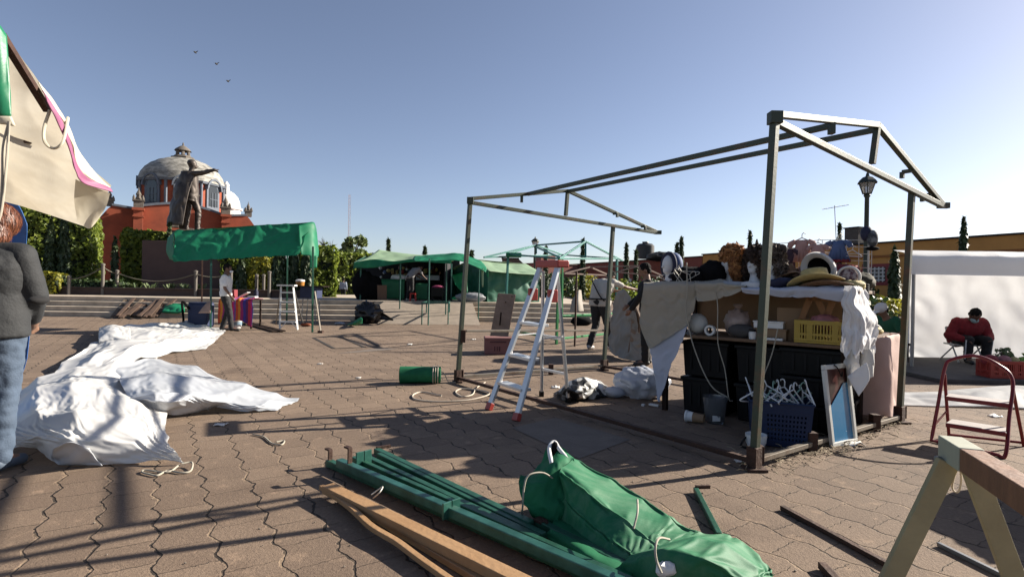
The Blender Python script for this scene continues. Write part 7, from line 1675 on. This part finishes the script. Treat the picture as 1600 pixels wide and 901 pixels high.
# ================================================================== BLACK RUBBISH BAG
M_bag = mat('black_bin_bag', (.016, .015, .017), .28, bump=.6, bscale=26, var=.2)
g = G(576, 505); t = thing('rubbish_bag', g, 'full black rubbish bag at the foot of the ramp', 'bag')
MB().ell(g + UP * .31, (.42, .34, .34), 48, None, .26, 2.2, seed=3, ridge=True).build('bag', M_bag, t, smooth=50)
b = MB()
for k in range(7): a = k * .9; b.add([g + Vector((0, 0, .60)), g + Vector((math.cos(a) * .12, math.sin(a) * .12, .64)), g + Vector((math.cos(a + .5) * .26, math.sin(a + .5) * .26, .72 - .04 * (k % 3))), g + Vector((math.cos(a + .8) * .1, math.sin(a + .8) * .1, .62))], [(0, 1, 2, 3)])
b.build('gathered_top', M_bag, t, solid=.006)
cloth('tail', [[g + Vector(v_) for v_ in ((.3, 0, .45), (.34, .05, .3), (.3, 0, .12))], [g + Vector(v_) for v_ in ((.5, 0, .32), (.52, .05, .2), (.5, 0, .12))], [g + Vector(v_) for v_ in ((.8, -.02, .14), (.8, 0, .12), (.8, -.02, .10))]], M_bag, t, nu=12, nv=14, amp=.03, cs=4)
ctrl = [[G(541, 507, .01), G(552, 502, .08), G(562, 496, .2)], [G(545, 508, .02), G(556, 504, .16), G(566, 497, .30)], [G(550, 508, .01), G(560, 507, .06), G(566, 505, .1)]]
tag(cloth('green_cloth', ctrl, M_gaw, nu=16, nv=16, amp=.06, cs=4, seed=73, floor=.01), 'green cloth rolled out left of the black rubbish bag', 'cloth')
tag(MB().ell(G(531, 505, .03), (.16, .10, .04), 14, None, .25, 4).build('clear_film', M_film, smooth=50), 'scrap of clear film left of the green cloth by rubbish bag', 'film')
# ================================================================== GREEN ROLL
g0_, g1_ = G(625, 598), G(688, 598); d = (g1_ - g0_).normalized(); rr0 = .115
t = thing('green_roll', (g0_ + g1_) / 2, 'rolled green tarp lying on the paving left of the frame post', 'rolled tarp')
b = MB(); rows = []
for j in range(25):
    p = g0_.lerp(g1_, j / 24) + UP * rr0 * .92; yv = Vector((-d.y, d.x, 0)); row = []
    for k in range(41):
        a = 2 * math.pi * k / 40; q = rr0 * (1 + .05 * noise.noise(Vector((math.cos(a) * 2, math.sin(a) * 2, j * .12))) + .03 * math.sin(a * 2 + j * .1)); row.append(p + yv * math.cos(a) * q + UP * math.sin(a) * q * .92)
    rows.append(row)
b.grid(rows); b.build('roll', M_gt, t, smooth=60)
for p, s in ((g0_, -1), (g1_, 1)):
    b = MB(); sp_ = []
    for k in range(60): a = k * .42; q = rr0 * (.98 - k / 66); sp_.append(p + UP * rr0 * .92 + Vector((-d.y, d.x, 0)) * math.cos(a) * q + UP * math.sin(a) * q * .92)
    b.tube(sp_, .006, 5); b.build('roll_end', M_gt, t, smooth=60)
    b = MB(); b.add([p + d * s * -.012 + UP * rr0 * .92 + (Vector((-d.y, d.x, 0)) * math.cos(a) + UP * math.sin(a) * .92) * rr0 * .96 for a in [6.2832 * k / 24 for k in range(24)]], [tuple(range(24))]); b.build('inner_end', M_blkf, t)
b = MB()
for k in range(3): a0_ = g1_ - d * (.03 + .03 * k); b.tube([a0_ + UP * rr0 * .92 + (Vector((-d.y, d.x, 0)) * math.cos(a) + UP * math.sin(a) * .95) * (rr0 + .006) for a in [6.2832 * i / 24 for i in range(24)]], .006, 5, closed=True)
b.tube(smoothline([g1_ + UP * .15, g1_ + d * .05 + UP * .12, g1_ + d * .10 + UP * .02, g1_ + d * .16 + UP * .01 - E2 * .03, g1_ + d * .22 + UP * .01], 20), .006, 5); b.build('tie_cord', M_coil, t, smooth=60)

# ================================================================== BOARD AND PINK BOX
M_ply = mat('worn_plywood', (.36, .25, .175), .85, var=.22, scale=5, bump=.2)
zb = 10.7; c4 = [P(764, 533, zb - .12), P(793, 531, zb - .12), P(806, 460, zb + .18), P(778, 458, zb + .18)]; lo = (c4[0] - c4[3]) * .28
b = MB(); b.prism([c4[0] + lo * .55, c4[1] + lo * .55, c4[2], c4[3]], (.0, .025, 0)); t = thing('plywood_board', G(782, 545), 'worn plywood board standing tilted behind the pink box', 'board'); b.build('board', M_ply, t, bev=.003)
MB().bar(P(783, 488, zb - .05), P(781, 508, zb - .09), .03, .012, up=V((0, -1, 0))).build('slot', M_dkwood, t)
for px, py in ((778, 462), (790, 472), (800, 463), (789, 492)): MB().lathe(P(px, py, zb + .1), [(.012, -.02), (.012, .02)], 8, Matrix.Rotation(R(90), 3, 'X')).build('hole', M_dkwood, t)
M_pbox = mat('faded_pink_card', (.30, .13, .12), .8, var=.12, scale=6); M_mar = mat('maroon_ink', (.10, .03, .035), .8)
g = G(778, 554); t = thing('pink_box', g, 'faded pink cardboard box with maroon print in front of the plywood board', 'box'); MBx = Matrix.Rotation(.08, 3, 'Z')
MB().box(g + UP * .15 + Vector((0, .16, 0)), (.52, .34, .30), MBx).build('carton', M_pbox, t, bev=.02)
MB().box(g + UP * .29 + Vector((0, .16, 0)), (.54, .36, .05), MBx).build('lid', M_pbox, t, bev=.02)
b = MB()
for x, w_ in ((-.10, .022), (-.06, .022), (-.015, .018), (.03, .022)): b.box(g + Vector((x, -.013, .11)), (w_, .006, .085), MBx)
b.box(g + Vector((.0, -.014, .235)), (.30, .006, .02), MBx); b.build('print', M_mar, t)

# ================================================================== BACK GREEN STALLS ON THE TERRACE
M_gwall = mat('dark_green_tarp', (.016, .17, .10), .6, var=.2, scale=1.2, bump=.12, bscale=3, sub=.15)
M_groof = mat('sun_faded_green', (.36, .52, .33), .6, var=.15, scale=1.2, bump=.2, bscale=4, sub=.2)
c0 = P(762, 449, 21.3); c0.z = TZ; wl = c0 + E2 * 3.2; wr = c0 + E1 * 2.5; zw = 1.86
t = thing('green_stall', c0, 'closed dark green tarp stall with pale green roof, behind the stepladder', 'stall')
def wall(a, c, z0, z1, nm, m, seed, amp=.10): cloth(nm, [[a.xy.to_3d() + UP * z1, a.lerp(c, .5).xy.to_3d() + UP * z1, c.xy.to_3d() + UP * z1], [a.xy.to_3d() + UP * (z0 + z1) / 2, a.lerp(c, .5).xy.to_3d() + UP * (z0 + z1) / 2, c.xy.to_3d() + UP * (z0 + z1) / 2], [a.xy.to_3d() + UP * z0, a.lerp(c, .5).xy.to_3d() + UP * z0, c.xy.to_3d() + UP * z0]], m, t, nu=40, nv=30, amp=amp, cs=2.2, seed=seed, solid=0)
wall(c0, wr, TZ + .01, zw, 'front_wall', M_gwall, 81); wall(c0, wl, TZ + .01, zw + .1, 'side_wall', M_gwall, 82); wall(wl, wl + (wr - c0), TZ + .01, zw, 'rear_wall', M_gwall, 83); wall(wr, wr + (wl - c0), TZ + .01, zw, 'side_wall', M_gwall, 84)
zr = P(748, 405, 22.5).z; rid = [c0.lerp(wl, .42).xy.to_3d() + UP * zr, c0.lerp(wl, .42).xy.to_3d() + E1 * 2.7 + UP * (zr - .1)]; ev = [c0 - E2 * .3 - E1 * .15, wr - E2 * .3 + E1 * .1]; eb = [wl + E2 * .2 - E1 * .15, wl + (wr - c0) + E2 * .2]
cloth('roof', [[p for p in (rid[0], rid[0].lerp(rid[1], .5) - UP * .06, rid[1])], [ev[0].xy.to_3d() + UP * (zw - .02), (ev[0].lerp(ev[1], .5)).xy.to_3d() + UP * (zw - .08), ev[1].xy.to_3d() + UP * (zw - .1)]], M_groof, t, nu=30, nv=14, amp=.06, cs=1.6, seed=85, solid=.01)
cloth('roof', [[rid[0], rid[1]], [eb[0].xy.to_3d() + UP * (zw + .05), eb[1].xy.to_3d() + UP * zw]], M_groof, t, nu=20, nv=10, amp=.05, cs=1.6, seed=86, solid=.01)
b = MB(); b.add([c0.xy.to_3d() + UP * zw, wl.xy.to_3d() + UP * zw, rid[0]], [(0, 1, 2)]); b.build('gable', M_gwall, t, solid=.01)
cloth('loose_corner', [[ev[0].xy.to_3d() + UP * zw, ev[0].xy.to_3d() + E2 * .5 + UP * (zw + .25)], [ev[0].xy.to_3d() + UP * (zw - .3), ev[0].xy.to_3d() + E2 * .3 + UP * (zw - .05)]], M_gaw, t, nu=8, nv=8, amp=.03, cs=3)
tag(MB().ell(P(735, 470, 21.0).xy.to_3d() + UP * (TZ + .16), (.55, .3, .2), 22, None, .2, 2.5, ridge=True).build('film_heap', mat('grey_film', (.30, .31, .33), .5, var=.2), smooth=50), 'heap of grey film on the terrace at the green stall wall', 'film')
# big open stall
t = thing('open_green_stall', V((P(640, 455, 22.5).x, 22.5, TZ)), 'big open green market stall with sagging roof full of goods', 'stall')
rr = [[P(592, 390, 23.4), P(630, 396, 23.4), P(665, 399, 23.4), P(705, 401, 23.4)], [P(575, 401, 22.2), P(620, 405, 22.2), P(655, 403, 22.2), P(700, 404, 22.2)], [P(556, 409, 21.4), P(600, 411, 21.4), P(650, 406, 21.4), P(700, 408, 21.4)]]
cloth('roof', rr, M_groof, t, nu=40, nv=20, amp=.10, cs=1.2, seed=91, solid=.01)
cloth('roof', [rr[0], [p + V((.1, 1.6, -.5)) for p in rr[0]]], M_groof, t, nu=20, nv=10, amp=.05, cs=1.2, seed=92, solid=.01)
cloth('valance', [[P(553, 410, 21.35), P(584, 405, 21.2), P(615, 408, 21.3), P(650, 404, 21.3), P(705, 404, 21.3)], [P(552, 419, 21.4), P(586, 418, 21.15), P(615, 413, 21.3), P(650, 409, 21.3), P(705, 412, 21.3)]], M_gaw, t, nu=60, nv=8, amp=.05, cs=2.5, seed=93)
cloth('side_flap', [[P(553, 410, 21.4), P(572, 400, 22.6)], [P(552, 420, 21.4), P(570, 415, 22.8)]], M_gwall, t, nu=10, nv=8, amp=.04, cs=2)
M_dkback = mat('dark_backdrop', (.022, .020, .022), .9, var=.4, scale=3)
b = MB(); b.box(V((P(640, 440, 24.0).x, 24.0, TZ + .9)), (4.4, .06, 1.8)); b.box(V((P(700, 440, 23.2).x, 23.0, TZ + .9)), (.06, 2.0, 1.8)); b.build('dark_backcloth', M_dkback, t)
for px, pb, Y in ((563, 470, 21.5), (625, 470, 21.5), (705, 470, 21.5)): x = P(px, 450, Y).x; MB().bar((x, Y, TZ), (x, Y, P(px, 412, Y).z), .05).build('pole', M_gpole2, t)
# goods hanging in the stall
gm = [M_redc, M_tan, M_pinkc, M_wplas, M_purp, M_straw, M_bluet]
for i in range(46):
    px, py = 592 + rng.uniform(0, 98), 417 + rng.uniform(0, 20); c = P(px, py, 23.6 + rng.uniform(-.1, .2)); s = rng.uniform(.05, .10)
    tag(MB().ell(c, (s, s * .6, s * rng.uniform(.8, 1.5)), 10, None, .2, 3, seed=float(i)).build('hanging_ware', gm[int(rng.integers(0, 7))], smooth=50), 'small ware hanging at the back of the big open green stall', 'ware', 'wares hanging in the open stall')
M_gcl2 = mat('green_tablecloth', (.012, .17, .065), .7, var=.15, scale=2, bump=.2)
def counter(px0, px1, Y, h, label, m, dep=.8):
    x0, x1 = P(px0, 450, Y).x, P(px1, 450, Y).x; tt = thing('counter', ((x0 + x1) / 2, Y + dep / 2, TZ), label, 'counter'); MB().box(((x0 + x1) / 2, Y + dep / 2, TZ + h), (x1 - x0, dep, .04)).build('table_top', M_dkwood, tt)
    for a in (x0 + .04, x1 - .04):
        for c in (Y + .05, Y + dep - .05): MB().box((a, c, TZ + h / 2), (.05, .05, h - .04)).build('leg', M_dkwood, tt)
    if m: cloth('table_cover', [[V((x0, Y + dep, TZ + h + .025)), V((x1, Y + dep, TZ + h + .025))], [V((x0 - .01, Y - .02, TZ + h + .025)), V((x1 + .01, Y - .02, TZ + h + .025))], [V((x0 - .01, Y - .05, TZ + .05)), V((x1 + .01, Y - .05, TZ + .05))]], m, tt, nu=30, nv=20, amp=.03, cs=3, seed=px0)
    return tt
counter(591, 632, 21.8, .76, 'counter with a green cloth to the ground, left in the open green stall', M_gcl2)
counter(650, 668, 21.6, .62, 'counter with a short bright green cloth at the bending person', M_gcl2, .6)
counter(626, 690, 22.7, .8, 'long counter at the back of the open green stall', None)
tag(MB().ell(V((P(622, 440, 22).x, 22.2, TZ + .9)), (.36, .25, .14), 16, None, .15, 3, ridge=True).build('white_bundle', M_whitec, smooth=50), 'white bundle on the counter left of the bending person', 'bundle')
tag(MB().box(V((P(668, 440, 22.7).x, 22.9, TZ + .93)), (1.0, .35, .22)).build('pale_box', M_film, bev=.03), 'long pale box on the back counter of the open stall', 'box')
x = P(583, 455, 21.3).x; MbA = mat('card_board_brown', (.17, .10, .065), .8)
tag(MB().box(V((P(597, 455, 21.2).x, 21.2, TZ + .30)), (.36, .03, .58), Matrix.Rotation(.12, 3, 'X')).build('brown_board', MbA), 'brown board leaning on the green cloth counter', 'board')
for px, r, lb in ((566, (.42, .4, .62), 'tall black covered heap at the left side of the open green stall'), (583, (.38, .3, .5), 'black covered heap beside the brown board')):
    tag(MB().ell(V((P(px, 455, 21.7).x, 21.8, TZ + r[2] * .9)), r, 22, None, .12, 2.2, ridge=True).build('covered_heap', M_blkf, smooth=50), lb, 'heap')
x = P(684, 455, 20.9).x; tg = thing('black_grill', V((x, 20.95, TZ)), 'black grill box on legs with pink cover beside the green stall', 'grill'); MB().box(V((x, 20.95, TZ + .36)), (.46, .4, .34)).build('box', M_blkp, tg, bev=.01)
MB().ell(V((x, 20.95, TZ + .55)), (.24, .2, .07), 16, None, .15, 3).build('pink_cover', mat('magenta_cloth', (.36, .03, .12), .8), tg, smooth=50)
for a in (-.2, .2): MB().box(V((x + a, 20.8, TZ + .095)), (.04, .04, .19)).build('leg', M_blkp, tg); MB().box(V((x + a, 21.1, TZ + .095)), (.04, .04, .19)).build('leg', M_blkp, tg)
x = P(645, 455, 20.85).x; tg = thing('red_stool', V((x, 20.9, TZ)), 'small red plastic stool behind the bending person', 'stool'); M_rpl = mat('bright_red_plastic', (.55, .02, .015), .4)
MB().box(V((x, 20.9, TZ + .28)), (.22, .2, .03)).build('seat', M_rpl, tg, bev=.008)
for a in (-.09, .09):
    for c in (-.08, .08): MB().bar(V((x + a * 1.2, 20.9 + c * 1.2, TZ)), V((x + a, 20.9 + c, TZ + .27)), .05, .02).build('leg', M_rpl, tg)
# front green canopy on thin poles at the ramp foot
t = thing('ramp_canopy', G(690, 506), 'light green canopy on thin poles at the ramp, before the open stall', 'canopy')
rr = [[P(648, 400, 20.0), P(682, 397, 20.0), P(713, 396, 20.0), P(735, 402, 20.0), P(752, 408, 20.0)], [P(645, 404, 18.6), P(680, 403, 18.6), P(716, 402, 18.6), P(742, 411, 18.6), P(760, 418, 18.6)], [P(648, 408, 17.8), P(680, 407, 17.8), P(716, 407, 17.8), P(742, 416, 17.8), P(759, 425, 17.8)]]
cloth('roof', rr, M_gaw, t, nu=50, nv=20, amp=.12, cs=1.6, seed=95, solid=.008)
for px, pb, pt in ((626, 500, 418), (671, 508, 404), (698, 503, 412), (749, 503, 420)): g = G(px - 2, pb); MB().tube([g, P(px, pt, g.y)], .022, 8).build('pole', M_gpole2, t, smooth=60)
cloth('hanging_strip', [[P(752, 420, 18.2), P(756, 420, 18.2)], [P(753, 448, 18.2), P(755, 448, 18.2)]], M_groof, t, nu=4, nv=8, amp=.02)
cloth('tied_cloth', [[P(706, 430, 19.8), P(728, 424, 19.8)], [P(712, 445, 19.7), P(730, 440, 19.7)], [P(722, 456, 19.6), P(731, 458, 19.6)]], M_gaw, t, nu=12, nv=12, amp=.08, cs=2)
# green bench frame on the ramp
t = thing('bench_frame', G(682, 506), 'bare green pipe bench frame on the paving under the ramp canopy', 'bench frame')
q4 = [G(659, 507), G(700, 507), G(702, 502), G(666, 502)]; zt2 = P(659, 473, q4[0].y).z
for g in q4: MB().tube([g, g.xy.to_3d() + UP * zt2], .02, 8).build('leg', M_gpole2, t, smooth=60)
for a, c in ((0, 1), (1, 2), (2, 3), (3, 0)): MB().bar(q4[a].xy.to_3d() + UP * zt2, q4[c].xy.to_3d() + UP * zt2, .04).build('top_rail', M_gpole2, t)

# ================================================================== TEAL FRAME AND RUSTY FRAME, centre
M_teal = mat('teal_paint', (.03, .22, .19), .45, .2, var=.2, scale=4); M_bgreen = mat('bright_green_paint', (.02, .26, .07), .45, .1, var=.15, scale=4)
t = thing('teal_frame', V((1.3, 14.2, 0)), 'bare teal and green pipe stall frame behind the stepladder', 'stall frame')
Q = [V((-.17, 14.5, 0)), V((1.0, 12.0, 0)), V((2.70, 14.0, 0)), V((1.53, 16.5, 0))]
QT = [P(794, 397, 14.5), P(874, 404, 12.0), P(964, 404, 14.0), P(879, 398, 16.5)]
for a, c, m in zip(Q, QT, (M_teal, M_bgreen, M_teal, M_bgreen)): MB().bar(a, c, .05).build('post', m, t, bev=.003)
ap1, ap2 = P(838, 383, 15.5), P(915, 377, 13.1); o1_, o2_ = P(756, 402, 14.0), P(972, 407, 14.3)
for nm, a, c in (('rafter', o1_, ap1), ('rafter', ap1, QT[3]), ('rafter', QT[1], ap2), ('rafter', ap2, o2_), ('ridge_beam', ap1, ap2), ('bottom_chord', o1_ + UP * .0, QT[3]), ('bottom_chord', QT[1], QT[2]), ('bottom_chord', QT[0], QT[1]), ('bottom_chord', QT[2], QT[3]), ('king_post', ap1, P(838, 396, 15.4)), ('king_post', ap2, P(915, 405, 13.0)), ('rafter', QT[0], ap1), ('diagonal', P(838, 386, 15.4), P(877, 403, 12.1))): MB().bar(a, c, .04).build(nm, M_teal, t, bev=.002)
for a, c, z in ((1, 2, .12), (1, 0, .12), (1, 2, .62)): MB().bar(Q[a] + UP * z, Q[c] + UP * z, .045).build('low_rail', M_bgreen, t, bev=.002)
MB().bar(Q[1] + UP * .62, Q[1] + UP * .62 + E1 * .9 - E2 * .1, .05, .03).build('low_rail', M_bgreen, t)
MB().box(QT[0] + V((.15, 0, -.02)), (.42, .25, .12)).build('folded_cloth', M_gaw, t, bev=.03)
t = thing('rusty_frame', G(898, 541), 'thin rusty pipe frame with low gabled top beside the person in cream shirt', 'stall frame')
g = G(898, 541); top = P(901, 424, g.y); MB().tube([g, top], .022, 8).build('post', M_rust, t, smooth=60)
g2 = V((3.4, 13.3, 0)); t2 = P(1030, 433, 13.3); 
M_prust = mat('pale_rusty_pipe', (.30, .21, .17), .6, .2, var=.3, scale=9)
for nm, a, c in (('rafter', P(882, 427, 12.2), P(922, 417, 12.6)), ('rafter', P(922, 417, 12.6), P(952, 430, 13)), ('rafter', P(962, 425, 12.8), P(1000, 415, 13)), ('rafter', P(1000, 415, 13), P(1038, 432, 13.4)), ('bottom_chord', P(882, 427, 12.2), P(952, 430, 13)), ('bottom_chord', P(966, 425, 12.8), P(1038, 432, 13.4)), ('ridge_beam', P(922, 417, 12.6), P(1000, 415, 13))): MB().bar(a, c, .03).build(nm, M_prust, t)
for px, Y in ((952, 13.0), (1036, 13.4)): p = P(px, 430, Y); MB().tube([p.xy.to_3d(), p], .022, 8).build('post', M_rust, t, smooth=60)
MB().bar(g + UP * .1, V((P(952, 450, 13.0).x, 13.0, .1)), .035).build('low_rail', M_rust, t)
# grey tent and dark bag behind them
ctrl = [[P(893, 470, 18.2), P(903, 454, 18.2), P(908, 453, 18.4)], [P(892, 478, 18), P(903, 470, 17.9), P(910, 470, 18.2)], [P(890, 486, 17.9), P(903, 487, 17.8), P(912, 486, 18)]]
tag(cloth('grey_cloth', ctrl, M_gcl, nu=16, nv=16, amp=.06, cs=2), 'grey cloth draped upright behind the rusty pipe post', 'cloth')
g = G(908, 508); tag(MB().ell(g + UP * .13, (.34, .25, .16), 20, None, .15, 2.6, ridge=True).build('dark_bag', M_blkf, smooth=50), 'low dark bag on the paving left of the cream shirt person', 'bag')

# ================================================================== LITTER
M_paper = mat('white_paper', (.70, .69, .66), .8); M_strawl = mat('dry_straw', (.45, .36, .24), .85)
def scrap(px, py, r, label, m=M_paper, n_=6):
    c = G(px, py, .006); b = MB(); rows = []
    for j in range(5): rows.append([c + V(((i / 4 - .5) * r * 2, (j / 4 - .5) * r * 1.6, max(0, noise.noise(V((i * .9 + px, j * .9, py)))) * r * .9)) for i in range(5)])
    b.grid(rows); return tag(b.build('paper_scrap', m, solid=.003, smooth=30), label, 'scrap', 'scraps on the paving')
for px, py, r, lb in ((345, 663, .05, 'white paper scrap right of the white tarpaulin heap'), (868, 605, .05, 'white packet beside the stepladder leg'), (1325, 692, .10, 'crumpled pale paper by the bright base rail'), (1155, 720, .03, 'tiny white scrap left of the nearest post foot'),
                      (1555, 650, .05, 'pale scrap on the paving behind the red step stool'), (640, 538, .05, 'pale scrap near the drain lines'), (740, 530, .05, 'white scrap in the shadow near the pink box'), (560, 590, .03, 'tiny pale scrap left of the green roll'), (500, 568, .04, 'pale scrap below the concrete slab'), (240, 560, .04, 'scrap at the edge of the spread white tarpaulin')):
    scrap(px, py, r, lb)
b = MB()
for i in range(420):
    q = rng.uniform(0, 1); c = Bp.lerp(Cp, q) + (E2 * rng.normal(0.02, .12)) + E1 * rng.normal(0, .1); a = rng.uniform(0, 3.14); L = rng.uniform(.015, .07); d = V((math.cos(a), math.sin(a), rng.uniform(-.1, .3))); c.z = .008 + rng.uniform(0, .02)
    b.tube([c, c + d * L * .5 + V((0, 0, .006)), c + d * L], rng.uniform(.0015, .004), 4)
for i in range(240):
    c = G(rng.uniform(960, 1240), rng.uniform(575, 600)) if i % 3 == 0 else G(rng.uniform(1230, 1340), rng.uniform(690, 712)); a = rng.uniform(0, 3.14); L = rng.uniform(.02, .08); d = V((math.cos(a), math.sin(a), .1)); c.z = .008
    b.tube([c, c + d * L * .5, c + d * L], .003, 4)
o = b.build('straw_litter', M_strawl); o['kind'] = 'stuff'
b = MB()
for i in range(700):
    u = rng.uniform(-5, 5); v = rng.uniform(1.6, 14); c = V((u * v / 6, v, .004)); s = rng.uniform(.002, .006) * (1 + v * .08)
    b.ell(c, (s, s * rng.uniform(.5, 1), s * .5), 6)
o = b.build('grit', mat('grit', (.30, .25, .20), .9, var=.5, scale=3)); o['kind'] = 'stuff'
